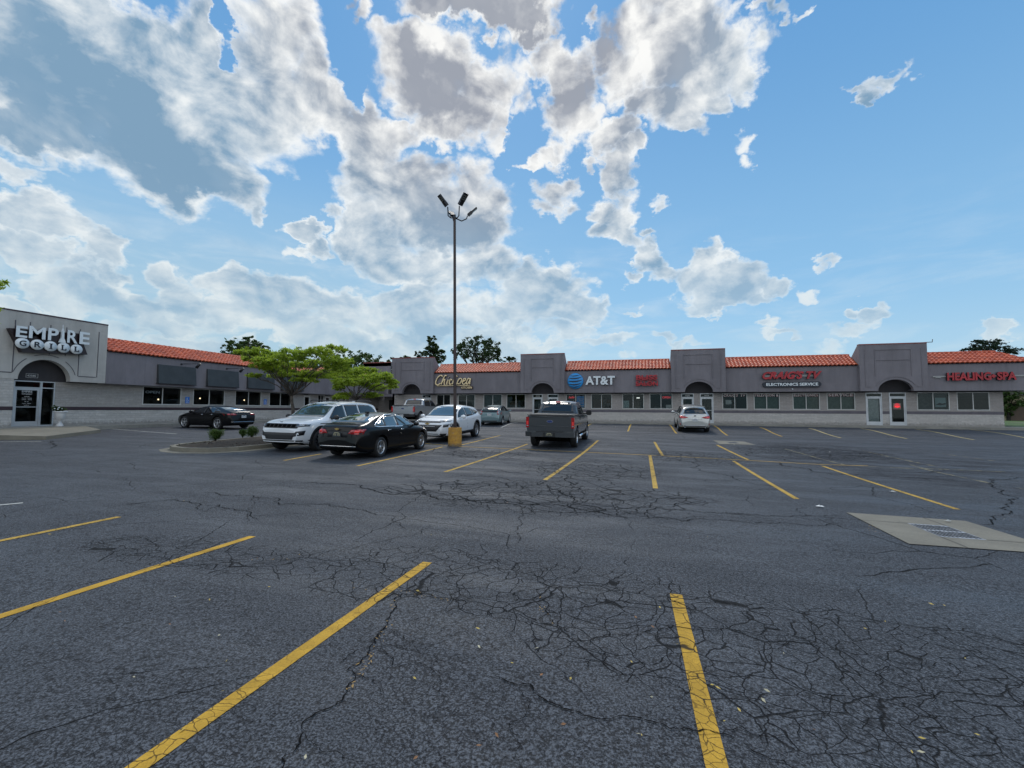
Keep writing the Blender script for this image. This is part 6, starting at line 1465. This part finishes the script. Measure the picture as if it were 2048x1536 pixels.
for t,(px,py) in zip('GRILL',((43.8,686.5),(73.4,689.5),(100.1,692.6),(126.2,695.6),(152,698.6))):
    c=PX(px,py,XB+.33); m=MB(); m.lathe([(0,0),(.268,0),(.268,-.07)],(XB+.40,c[1],c[2]),28,'x'); d=m.build('disc',S_WH,e,recalc=True)
    b=fit_text(t,{'I':.07,'G':.27,'R':.26}.get(t,.21),.29,.02,'X',(XB+.412,c[1],c[2]-.145),offset=.015)
    if t=='I': b.box(XB+.40,XB+.42,c[1]-.08,c[1]+.08,c[2]+.12,c[2]+.146); b.box(XB+.40,XB+.42,c[1]-.08,c[1]+.08,c[2]-.145,c[2]-.12)
    if t=='L': b.box(XB+.401,XB+.421,c[1]-.13,c[1]+.0,c[2]+.12,c[2]+.146); b.box(XB+.401,XB+.421,c[1]+.07,c[1]+.105,c[2]-.12,c[2]-.05); b.box(XB+.399,XB+.419,c[1]-.13,c[1]-.05,c[2]-.146,c[2]-.12)
    b.build('disc_letter',S_NAVY,d)
# window lettering
S_PINK=pbr('window_lettering_red',(.45,.10,.10),.5,var=0); S_PW=pbr('window_lettering_white',(.62,.60,.58),.5,var=0); S_GW=pbr('window_lettering_grey',(.16,.19,.20),.5,var=0)
def wlet(a,b,txt,w,z=2.74,h=.19,gapx=None,lab='',sh=0):
    e=empty('window_lettering',((a+b)/2,WALLY,z),0,lab,'window lettering','painted words along the tops of the repair shop windows')
    for mat,off,dy in ((S_PINK,.045,.018),(S_PW,.015,.012)):
        fit_text(txt,w*(1.0 if off>.03 else .985),h*(1.12 if off>.03 else 1),.003,'Y',((a+b)/2,WALLY+dy,z-(.012 if off>.03 else 0)),offset=off,space=1.1,shear=sh).build('lettering_outline' if off>.03 else 'lettering',mat,e)
wlet(*WIN[8],"CRAIG'S  TV",1.6,lab="CRAIG'S TV painted across the top of the window left of the other lettered ones",sh=.25)
wlet(*WIN[9],'TELEVISION &',1.66,lab='TELEVISION & painted across the top of a shop window')
wlet(*WIN[10],'ELECTRONICS',1.62,lab='ELECTRONICS painted across the top of a shop window')
wlet(*WIN[11],'SERVICE',1.6,lab='SERVICE painted across the top of a shop window')
def neon(x,z,y,txt,w,h,lab,face='Y',sh=0,ring=False):
    e=empty('neon_sign',(x,y,z),0,lab,'neon sign'); fit_text(txt,w,h,.015,face,(x,y,z),shear=sh).build('tubing',S_NEON,e); return e
a,b=WIN[7]; neon(b-.46,2.60,WALLY+.05,'OPEN',.62,.17,'glowing red OPEN sign in the salon window, left of the third arched tower')
m=MB(); m.box(b-.85,b-.08,WALLY+.07,WALLY+.09,2.50,2.90); tag(m.build('sign_backing',S_NAVY),'dark blue backing board behind the glowing salon sign','sign board')
a,b=WIN[4]; neon(a+.48,2.62,WALLY+.05,'hello',.5,.2,'small red cursive glow in the left pane under the blue globe sign',sh=.4)
m=MB(); m.box(a+.92,b-.12,WALLY+.07,WALLY+.08,WZ0+.14,2.82); o=tag(m.build('window_poster',S_POST),'tall bright blue poster with white lines in the phone shop window','poster')
m2=MB()
for i,(z,w) in enumerate(((2.55,.48),(2.42,.30),(2.28,.50),(2.16,.46),(1.98,.50),(1.95,.5))): m2.box(a+1.28-w/2+.0,a+1.28+w/2,WALLY+.062,WALLY+.068,z,z+.035)
m2.build('printed_lines',S_PW,o)
a,b=WIN[6]; m=MB(); m.box(a+.08,a+.55,WALLY+.08,WALLY+.09,WZ0+.1,2.42); o=tag(m.build('window_poster',pbr('poster_pale',(.30,.42,.42),.5,var=.5,vs=12)),'pale greenish poster in the lower left of the salon window','poster')
m=MB(); m.box(a+1.15,a+1.40,WALLY+.5,WALLY+.6,2.62,2.70); tag(m.build('ceiling_lamp',pbr('tube_glow',(1,1,.95),.5,var=0,emit=(1,1,.95),estr=1.5)),'white tube lamp glowing inside the salon window','lamp')
a,b=WIN[7]; m=MB(); m.box(b-.5,b-.1,WALLY+.06,WALLY+.07,WZ0+.08,WZ0+.36); tag(m.build('window_notice',S_PW),'small white notice in the lower right of the salon window','notice')
a,b=WIN[8]; m=MB(); m.box(a+.25,a+.68,WALLY+.06,WALLY+.07,2.12,2.46); tag(m.build('window_notice',S_PW),"square white notice in the pane below the painted CRAIG'S",'notice')
a,b=WIN[12]; m=MB(); m.box(a+1.1,a+1.72,WALLY+.06,WALLY+.07,1.95,2.62); o=tag(m.build('window_poster',pbr('poster_teal',(.32,.42,.42),.5,var=.1)),'pale framed poster with dark hill shape in the window right of the last tower','poster')
m=MB(); m.prism([(a+1.12,2.12),(a+1.35,2.26),(a+1.5,2.20),(a+1.70,2.24),(a+1.70,2.14),(a+1.4,2.08)],WALLY+.052,WALLY+.058,lambda p,q,h:(p,h,q)); m.build('printed_shape',S_NAVY,o,recalc=True)
a,b=DOOR[6]; e=empty('neon_sign',((a+b)/2,WALLY+.06,2.05),0,'round glowing red sign in the spa door','neon sign')
m=MB(); m.box((a+b)/2-.24,(a+b)/2+.24,WALLY+.075,WALLY+.08,1.78,2.22); m.build('backing',pbr('sign_cream',(.7,.5,.4),.6,var=0),e); m=MB(); m.lathe([(0,-.02),(.16,-.02),(.17,0)],((a+b)/2,WALLY+.07,2.06),20,'y'); m.box((a+b)/2-.2,(a+b)/2+.2,WALLY+.05,WALLY+.07,1.93,1.99); m.build('tubing',S_NEON,e)
fit_text('OPEN',.85,.17,.003,'X',(LWX-.012,22.2,2.62),offset=.01).build('x',S_GW) if False else None
e=empty('window_lettering',(LWX,22.2,2.6),0,'grey OPEN lettering in the restaurant window nearest the entrance','window lettering'); fit_text('OPEN',.92,.17,.003,'X',(LWX-.012,22.18,2.58),offset=.02).build('lettering',S_GW,e)
# accessible parking signs
def hc(pos,face,lab):
    e=empty('accessible_parking_sign',pos,0,lab,'parking sign','blue accessible parking signs'); 
    T=(lambda u,d,z:(pos[0]+d,pos[1]+u,pos[2]+z)) if face=='X' else (lambda u,d,z:(pos[0]+u,pos[1]-d,pos[2]+z))
    m=MB(); m.prism([(-.15,0),(.15,0),(.15,.46),(-.15,.46)],.004,.014,lambda a,b,h:T(a,h,b)); m.build('panel',S_HC,e,recalc=True)
    m=MB(); d0,d1=.015,.019
    def pr(P): m.prism(P,d0,d1,lambda a,b,h:T(a,h,b))
    pr([(.02+.035*math.cos(k*PI/5)-.05,.37+.035*math.sin(k*PI/5)) for k in range(10)]); pr([(-.045,.34),(-.015,.34),(-.005,.25),(.07,.25),(.07,.225),(-.035,.225)]); pr([(.045,.225),(.075,.225),(.10,.16),(.075,.15)])
    for k in range(12):
        a0=PI*.55+k*PI*1.15/12; a1=a0+PI*1.15/12; c=(0,.20); pr([(c[0]+.085*math.cos(a0),c[1]+.085*math.sin(a0)),(c[0]+.085*math.cos(a1),c[1]+.085*math.sin(a1)),(c[0]+.065*math.cos(a1),c[1]+.065*math.sin(a1)),(c[0]+.065*math.cos(a0),c[1]+.065*math.sin(a0))])
    pr([(-.11,.035),(.11,.035),(.11,.06),(-.11,.06)])
    m.build('wheelchair_symbol',S_PW,e,recalc=True)
hc((LWX+.012,24.56,1.95),'X','blue wheelchair sign between the first two restaurant windows')
hc((LWX+.012,31.5,1.95),'X','blue wheelchair sign between the third and fourth restaurant windows')
hc((-20.35,WALLY-.012,2.0),'Y','blue wheelchair sign under the first arched tower, behind the silver pickup')
# urn planter
e=empty('urn_planter',(-30.0,16.68,FLR),0,'white pedestal urn with white flowers beside the restaurant door','planter')
m=MB(); m.lathe([(.15,0),(.15,.06),(.12,.10),(.06,.22),(.055,.28),(.10,.31),(.10,.34),(.20,.36),(.21,.66),(.22,.70),(.29,.74),(.30,.79),(.27,.80),(.24,.74)],(-30.0,16.68,FLR),20); m.build('urn',pbr('urn_white',(.6,.6,.6),.6,bump=.3),e)
# picnic furniture in the corner
e=empty('patio_table',(-25.8,45.8,FLR),0,'dark metal table in the shaded corner by the rear wing','table'); m=MB(); m.box(-26.5,-25.1,45.4,46.2,FLR+.72,FLR+.76); m.build('table_top',M_BLK,e)
for x,y in ((-26.4,45.5),(-25.2,45.5),(-26.4,46.1),(-25.2,46.1)): m=MB(); m.box(x-.02,x+.02,y-.02,y+.02,FLR,FLR+.72); m.build('leg',M_BLK,e)
# rooftop bits
m=MB(); m.tube([(19.3,38.3,TT+.08),(19.9,38.5,TT+.12),(19.92,38.5,TT+.32)],.025,6); tag(m.build('conduit_pipe',M_BLK),'thin bent pipe sticking out from the last tower top','pipe')
# ================= LAMP POST =================
lp=G(903,893); LPX,LPY=lp[0]+.03,lp[1]+.28; lz=gz2(LPX,LPY)
post=empty('lamp_post',(LPX,LPY,lz),0,'tall dark four headed light pole on a chipped yellow concrete base','lamp post')
m_,t,b=newmat('yellow_concrete'); pos=t.new('ShaderNodeNewGeometry').outputs['Position']; n=t.noise(pos,9,6,.75); c=t.mix(t.ramp(n,.35,.65),(.50,.27,.035),(.34,.17,.04)); c=t.mix(t.ramp(t.noise(pos,5,6,.8),.57,.66,0,.9),c,(.30,.27,.20)); c=t.mix(t.ramp(t.new('ShaderNodeSeparateXYZ',{'Vector':pos}).outputs[2],lz,lz+.18,.8,0),c,(.10,.09,.07)); t.l.new(c,b.inputs['Base Color']); b.inputs['Roughness'].default_value=.85
bp=t.new('ShaderNodeBump',{'Height':n,'Strength':.8,'Distance':.02}); t.l.new(bp.outputs[0],b.inputs['Normal'])
m=MB(); m.lathe([(.30,-.2),(.30,.02),(.285,.05),(.285,.74),(.27,.775),(.0,.78)],(LPX,LPY,lz),28); m.build('concrete_base',m_,post)
P_BR=pbr('pole_bronze',(.040,.024,.022),.5,var=.15)
D=cam.matrix_world.inverted()@Vector((LPX,LPY,lz+.8)); dep=-D.z
def atd(px,py,dd=0): 
    d=Vector(ray(px,py)); return Vector((0,0,EYE))+d*(dep+dd)
bot=atd(902,857); bot=Vector((LPX,LPY,lz+.78)); 
d=Vector(ray(909.3,436)); tt=LPY/d.y; top=Vector((d.x*tt,LPY,EYE+d.z*tt))
s=.062; m=MB(); P=[(-s,-s),(s,-s),(s,s),(-s,s)]; n0=len(m.v)
ca,sa=math.cos(.28),math.sin(.28)
for q,k in ((bot,1),(top,.82)):
    for a,b_ in P: m.v.append((q.x+(a*ca-b_*sa)*k,q.y+(a*sa+b_*ca)*k,q.z))
for i in range(4): m.f.append((i,(i+1)%4,4+(i+1)%4,4+i)); m.mi.append(0); m.sm.append(False)
m.f.append((4,5,6,7)); m.mi.append(0); m.sm.append(False); m.build('pole',P_BR,post)
m=MB(); m.box(LPX-.14,LPX+.14,LPY-.14,LPY+.14,lz+.775,lz+.80); 
for a,b_ in ((-.1,-.1),(.1,-.1),(.1,.1),(-.1,.1)): m.tube([(LPX+a,LPY+b_,lz+.80),(LPX+a,LPY+b_,lz+.88)],.014,6)
m.build('base_plate',P_BR,post)
m=MB(); m.tube([(LPX-.1,LPY-.16,lz+.8),(LPX-.16,LPY-.2,lz+.9),(LPX-.05,LPY-.2,lz+.93),(LPX+.03,LPY-.18,lz+.82)],.022,6); m.build('loose_cable',M_BLK,post)
m=MB(); m.tube([top+Vector((0,0,-.12)),top+Vector((0,0,.14))],.055,8); m.build('arm_hub',M_BLK,post)
R3=Vector(RT); F3=Vector((FWD[0],FWD[1],0)).normalized()
M_LED=pbr('led_panel',(.10,.10,.085),.3,var=.4,vs=30,coat=1)
K=dep*1.06/F
for (dx,dd,r0,z0,r1,z1,L,W) in ((-.82,-.57,.34,.40,.40,.43,.54,.22),(.74,-.67,.30,.44,.36,.50,.56,.24),(1,.25,.56,.06,.44,.14,.50,.18),(-.45,.9,.22,.06,.30,.20,.42,.24)):
    dr=(R3*dx+F3*dd); dr.z=0; dr.normalize()
    hr=[.02,r0*.55,r0*.92,r0]; hz=[0,-.10 if z0<.3 else -.04,.02,max(z0,.16)]
    arm=[top+dr*a+Vector((0,0,zz)) for a,zz in zip(hr,hz)]
    m=MB(); m.tube(arm,.026,6); o=m.build('arm',M_BLK,post)
    up=Vector((0,0,1)); ax=(dr*.72+up*.70).normalized(); sd2=ax.cross(up).normalized(); nn=sd2.cross(ax).normalized()
    b0=arm[-1]+ax*.05
    def bx(u0,u1,v,w0,w1,nm,mat,par):
        m=MB(); Q=[b0+ax*u+sd2*vv+nn*w for w in (w0,w1) for u,vv in ((u0,-v),(u1,-v),(u1,v),(u0,v))]
        m.quad(*Q[:4]); m.quad(*Q[4:][::-1])
        for i in range(4): m.quad(Q[i],Q[(i+1)%4],Q[4+(i+1)%4],Q[4+i])
        return m.build(nm,mat,par,recalc=True)
    h=bx(0,.2,W/2*.8,-.06,.06,'flood_head',M_BLK,post); bx(.2,L,W/2,-.035,.035,'heat_sink',M_BLK,h)
    sgn=-1 if nn.z>0 else 1
    for k in range(3): u=.25+(L-.30)*k/3; bx(u,u+(L-.30)/3-.03,W/2-.02,sgn*.036,sgn*.040,'led_panel',M_LED,h)
# ================= TREES =================
def leafmat(name,c1,c2,tr=.35):
    m=bpy.data.materials.new(name); m.use_nodes=True; t=NT(m.node_tree); m.node_tree.nodes.clear()
    o=t.new('ShaderNodeOutputMaterial'); pos=t.new('ShaderNodeNewGeometry').outputs['Position']
    w=t.new('ShaderNodeTexWhiteNoise',{'Vector':t.vmath('SNAP',pos,(.12,.12,.12))}).outputs[0]; n=t.noise(pos,.9,3)
    f=t.math('ADD',t.math('MULTIPLY',w,.5),t.math('MULTIPLY',t.ramp(n,.3,.7),.5)); c=t.mix(f,c1,c2)
    d=t.new('ShaderNodeBsdfDiffuse',{'Color':c}); l=t.new('ShaderNodeBsdfTranslucent',{'Color':t.mix(.5,c,tuple(v*1.4 for v in c2))}); g=t.new('ShaderNodeBsdfGlossy',{'Color':(.5,.5,.5,1),'Roughness':.5})
    a=t.new('ShaderNodeMixShader',{0:tr,1:d.outputs[0],2:l.outputs[0]}); b=t.new('ShaderNodeMixShader',{0:.05,1:a.outputs[0],2:g.outputs[0]}); t.l.new(b.outputs[0],o.inputs[0]); return m
L_LOC=leafmat('locust_leaf',(.15,.235,.018),(.38,.48,.05),.5); L_DK=leafmat('dark_leaf',(.022,.045,.014),(.055,.090,.028),.3); L_MD=leafmat('mid_leaf',(.032,.068,.016),(.075,.125,.034),.35); L_SP=leafmat('spruce_needle',(.008,.022,.012),(.022,.045,.022),.15); L_SH=leafmat('shrub_leaf',(.035,.075,.012),(.09,.15,.03),.35)
BARK=pbr('bark',(.085,.070,.060),.9,var=.35,vs=9,bump=.8,bs=25); BARKD=pbr('dark_bark',(.03,.025,.02),.9,var=.3)
def leaves(m,c,rx,ry,rz,n,s,rnd,asp=2.2,droop=.0,clump=.0,axis=None):
    """leaf quads in an ellipsoid c; local axes R(right), F(depth)"""
    R,Fv=axis or (Vector((1,0,0)),Vector((0,1,0)))
    cl=[]
    k=max(1,int(n/18))
    for _ in range(k):
        while True:
            p=Vector((rnd.uniform(-1,1),rnd.uniform(-1,1),rnd.uniform(-1,1)))
            if p.length<1: break
        p=p*(.55+.45*rnd.random()) if p.length<.5 else p
        cl.append(p)
    for i in range(n):
        p=cl[i%k]+Vector((rnd.gauss(0,clump),rnd.gauss(0,clump),rnd.gauss(0,clump*1.2)))
        q=c+R*p.x*rx+Fv*p.y*ry+Vector((0,0,p.z*rz))
        a=rnd.uniform(0,2*PI); el=rnd.uniform(-.9,.6)-droop
        u=Vector((math.cos(a)*math.cos(el),math.sin(a)*math.cos(el),math.sin(el))); w=u.cross(Vector((rnd.uniform(-1,1),rnd.uniform(-1,1),1.0))).normalized()
        ss=s*rnd.uniform(.6,1.35)
        m.quad(q-u*ss*asp*.5,q-w*ss*.5,q+u*ss*asp*.5,q+w*ss*.5)
def branch(m,a,b,r0,r1,rnd,wob=.12,n=5):
    a=Vector(a);b=Vector(b);L=(b-a).length; P=[a]; 
    for i in range(1,n):
        t=i/n; P.append(a.lerp(b,t)+Vector((rnd.gauss(0,wob*L*.25),rnd.gauss(0,wob*L*.25),rnd.gauss(0,wob*L*.15)+L*.05*math.sin(PI*t))))
    P.append(b); m.tube(P,[r0+(r1-r0)*i/n for i in range(n+1)],6); return P
RC=Vector((RT0[0],RT0[1],0)); FC=Vector((FWD[0],FWD[1],0)).normalized()
def atdep(px,py,depth): 
    d=Vector(ray(px,py)); return Vector((0,0,EYE))+d*depth
def pxtree(label,depth,base,fork,blobs,leafm,ls,dens,seed,group=None,trunk_r=.085,barkm=None,depthspread=1.5,name='tree',asp=2.2,droop=0,ybase=None,clump=.10,thick=1.0,lm=1):
    """blobs in (px,py,rx_px,rz_px[,depth offset])"""
    rnd=random.Random(seed); b=atdep(*base,depth); gzv=gz2(b.x,b.y) if ybase is None else ybase; b.z=gzv+.05
    e=empty(name,b,0,label,'tree',group); k=depth/F; m=MB(); tk=MB()
    fk=atdep(*fork,depth); branch(tk,b,fk,trunk_r,trunk_r*.75,rnd,.06,6)
    for q in blobs:
        px,py,rx,rz=q[:4]; dd=q[4] if len(q)>4 else rnd.uniform(-1,1)*depthspread
        c=atdep(px,py,depth+dd); R_=rx*k; Z=rz*k; Y_=min(R_,1.4*thick) if len(q)<6 else q[5]
        n=int(dens*(R_*Z*3.0)**.75*60*lm); leaves(m,c,R_,Y_,Z,n,ls,rnd,asp,droop,clump,(RC,FC))
        mid=fk.lerp(c,.5)+Vector((0,0,-.15*(c-fk).length)); P=branch(tk,fk,c,trunk_r*.34,trunk_r*.10,rnd,.18,5)
        for j in range(4):
            s0=P[rnd.randrange(2,5)]; t=c+RC*rnd.uniform(-.8,.8)*R_+FC*rnd.uniform(-.8,.8)*Y_+Vector((0,0,rnd.uniform(-.5,.8)*Z)); branch(tk,s0,t,trunk_r*.14,trunk_r*.04,rnd,.2,3)
    tk.build('trunk',barkm or BARK,e); m.build('crown',leafm,e); return e
pxtree('larger honey locust, wide bright green crown before the restaurant',20.1,(590,872),(583,792),
 [(512,702,26,7),(545,712,28,8),(500,716,20,6),(600,705,34,8),(575,716,34,7),(640,703,28,8),(665,694,20,5),(684,700,12,5),(570,730,44,9),(625,728,44,9),(665,720,32,8),(528,732,26,6),(505,750,17,4),(598,748,38,8),(642,748,38,8),(678,735,26,8),(548,752,16,4),(560,742,30,6),(535,722,30,6),(610,760,26,5),(690,722,20,7),(500,708,18,5),(480,704,12,4)],
 L_LOC,.050,1.5,21,group='honey locust trees on the island',asp=3.6,droop=.25,clump=.09,thick=1.2,lm=22)
pxtree('smaller honey locust with bright green crown, right of the larger one',24.4,(714,868),(712,800),
 [(700,745,26,8),(730,742,28,8),(762,752,26,7),(782,763,15,6),(690,765,24,8),(725,765,34,9),(757,775,26,7),(676,775,15,6),(690,790,20,5),(740,790,26,5),(706,755,30,8),(740,757,28,8),(785,772,12,4),(680,752,22,7),(680,795,18,3),(668,742,20,7)],
 L_LOC,.050,1.6,22,group='honey locust trees on the island',asp=3.6,droop=.25,clump=.09,thick=1.1,lm=22)
# nearer tree just outside the left edge
pxtree('locust tree sprigs reaching in at the left edge above the entrance block',15.0,(-110,900),(-100,760),[(-60,560,50,12),(-40,600,28,8),(-4,560,14,3),(-6,622,12,4),(-80,620,60,16),(-100,660,70,20)],L_LOC,.06,1.0,23,asp=3.6,droop=.3,clump=.1,lm=8)
BG=dict(group='background trees behind the roofs',trunk_r=.35,barkm=BARKD,depthspread=3,asp=1.6,clump=.10,thick=3)
pxtree('rounded dark tree above the restaurant roof behind the locust crown',62,(490,830),(490,740),[(460,700,18,14),(485,690,26,16),(510,694,24,16),(490,710,40,14),(470,686,16,8),(520,708,20,12),(496,680,14,7)],L_MD,.26,1.7,31,**BG)
pxtree('broad mid green tree between the two locust crowns',64,(715,830),(715,760),[(690,722,24,14),(715,716,28,14),(740,722,24,13),(700,735,34,12),(730,738,34,12),(755,732,20,12),(676,718,14,8)],L_MD,.26,1.7,32,**BG)
pxtree('low dark tree just left of the first arched tower',66,(790,830),(790,760),[(772,738,14,16),(790,724,20,10),(806,722,18,10),(785,742,22,14),(820,716,12,6),(765,745,16,12),(812,732,20,12)],L_DK,.26,1.6,33,**BG)
pxtree('narrow pointed dark tree left of the light pole',66,(866,830),(866,750),[(864,684,12,10),(858,696,18,12),(872,702,20,14),(850,708,14,10),(880,712,16,12),(866,715,24,14),(836,708,9,8),(862,676,9,6)],L_DK,.24,1.7,34,**BG)
pxtree('wide open crowned dark tree right of the light pole',66,(955,830),(955,750),[(930,692,20,14),(955,686,26,14),(980,694,22,16),(940,706,30,16),(970,708,30,16),(915,705,14,16),(995,708,12,16),(950,674,12,7),(974,682,14,8),(960,715,40,12)],L_DK,.24,1.6,35,**BG)
pxtree('small dark treetop peeping over the tiles left of the second tower',66,(1024,830),(1024,750),[(1018,718,10,6),(1030,717,10,6),(1024,722,20,6)],L_DK,.22,1.4,36,**BG)
pxtree('dark spruce tree behind the right end of the tiled roof',58,(1975,850),(1975,760),[(1960,694,28,12),(1985,692,32,12),(1940,702,20,8),(1975,684,24,6),(2005,700,22,10),(1975,705,50,10),(2020,706,14,8),(1935,700,12,6)],L_SP,.20,2.0,37,**BG)
pxtree('dark shrubby tree beyond the right end of the shops',52,(2018,848),(2018,830),[(2010,800,12,14),(2018,785,16,14),(2030,792,18,12),(2014,820,14,16),(2012,838,8,8),(2040,786,14,10),(2026,812,18,16),(2040,800,16,12),(2022,776,12,8),(2006,818,8,14)],L_MD,.20,2.2,38,name='tree',trunk_r=.2,barkm=BARKD,depthspread=.8,asp=1.6,clump=.1,thick=1.5)
# distant house
e=empty('house',(47,66,.6),0,'cream house with dark garage door glimpsed beyond the right end of the shops','house')
hx0=PY(2008,820,66)[0]; hx1=hx0+14
m=MB(); m.box(hx0,hx1,66,74,.3,3.6); m.build('wall',pbr('house_cream',(.42,.36,.24),.8),e)
m=MB(); m.quad((hx0-.5,65.4,3.55),(hx1+.5,65.4,3.55),(hx1-2,70,5.6),(hx0+2,70,5.6)); m.quad((hx0-.5,65.4,3.55),(hx0+2,70,5.6),(hx0-.5,74.6,3.55)); m.quad((hx0-.5,74.6,3.55),(hx0+2,70,5.6),(hx1-2,70,5.6),(hx1+.5,74.6,3.55)); m.build('roof',pbr('shingle',(.07,.065,.06),.9),e)
m=MB(); m.box(hx0+.5,hx0+3.0,65.93,65.98,.5,2.6); m.build('garage_door',pbr('brown_door',(.09,.06,.045),.7),e)
m=MB(); x0=PY(2000,850,55)[0]; m.box(x0,x0+30,50,54,.605,.63); tag(m.build('driveway',M_CON),kind='structure')
# shrubs on the island
def shrub(px,py,w,h,lab,seed,name='shrub'):
    rnd=random.Random(seed); g=G(px,py); z=gz2(g[0],g[1])+.18; e=empty(name,(g[0],g[1],z),0,lab,'shrub','small shrubs on the planting island'); m=MB(); t=MB()
    for k in range(10):
        a=rnd.uniform(0,2*PI); r=rnd.uniform(0,w*.30); c=Vector((g[0]+math.cos(a)*r,g[1]+math.sin(a)*r,z+h*rnd.uniform(.32,.72))); leaves(m,c,w*.32,w*.32,h*.30,420,.026,rnd,1.8,0,.25); branch(t,(g[0],g[1],z-.1),c,.014,.006,rnd,.1,3)
    t.build('stems',BARKD,e); m.build('foliage',L_SH,e)
shrub(430,889,.50,.42,'small round green shrub nearest the tip of the planting island',41); shrub(503,882,.54,.48,'small round green shrub nearest the white SUV on the island',42); shrub(485,880,.26,.28,'tiny sprig between the two round shrubs on the island',43)
# urn flowers
u=[o for o in bpy.data.objects if o.name.startswith('urn_planter')][0]; rnd=random.Random(7); m=MB(); 
for k in range(6): leaves(m,Vector((-30.0+rnd.uniform(-.1,.1),16.6+rnd.uniform(-.22,.15),FLR+.92+rnd.uniform(-.04,.10))),.16,.16,.13,110,.05,rnd,1.6,0,.12)
m.build('foliage',L_MD,u)
m=MB()
for dy,dz in ((-.30,.94),(-.14,.97),(-.10,1.0),(-.16,.90),(.02,.93)): m.lathe([(0,-.03),(.03,-.01),(.035,.01),(0,.03)],(-29.82,16.62+dy,FLR+dz),7)
m.build('flowers',S_WH,u)
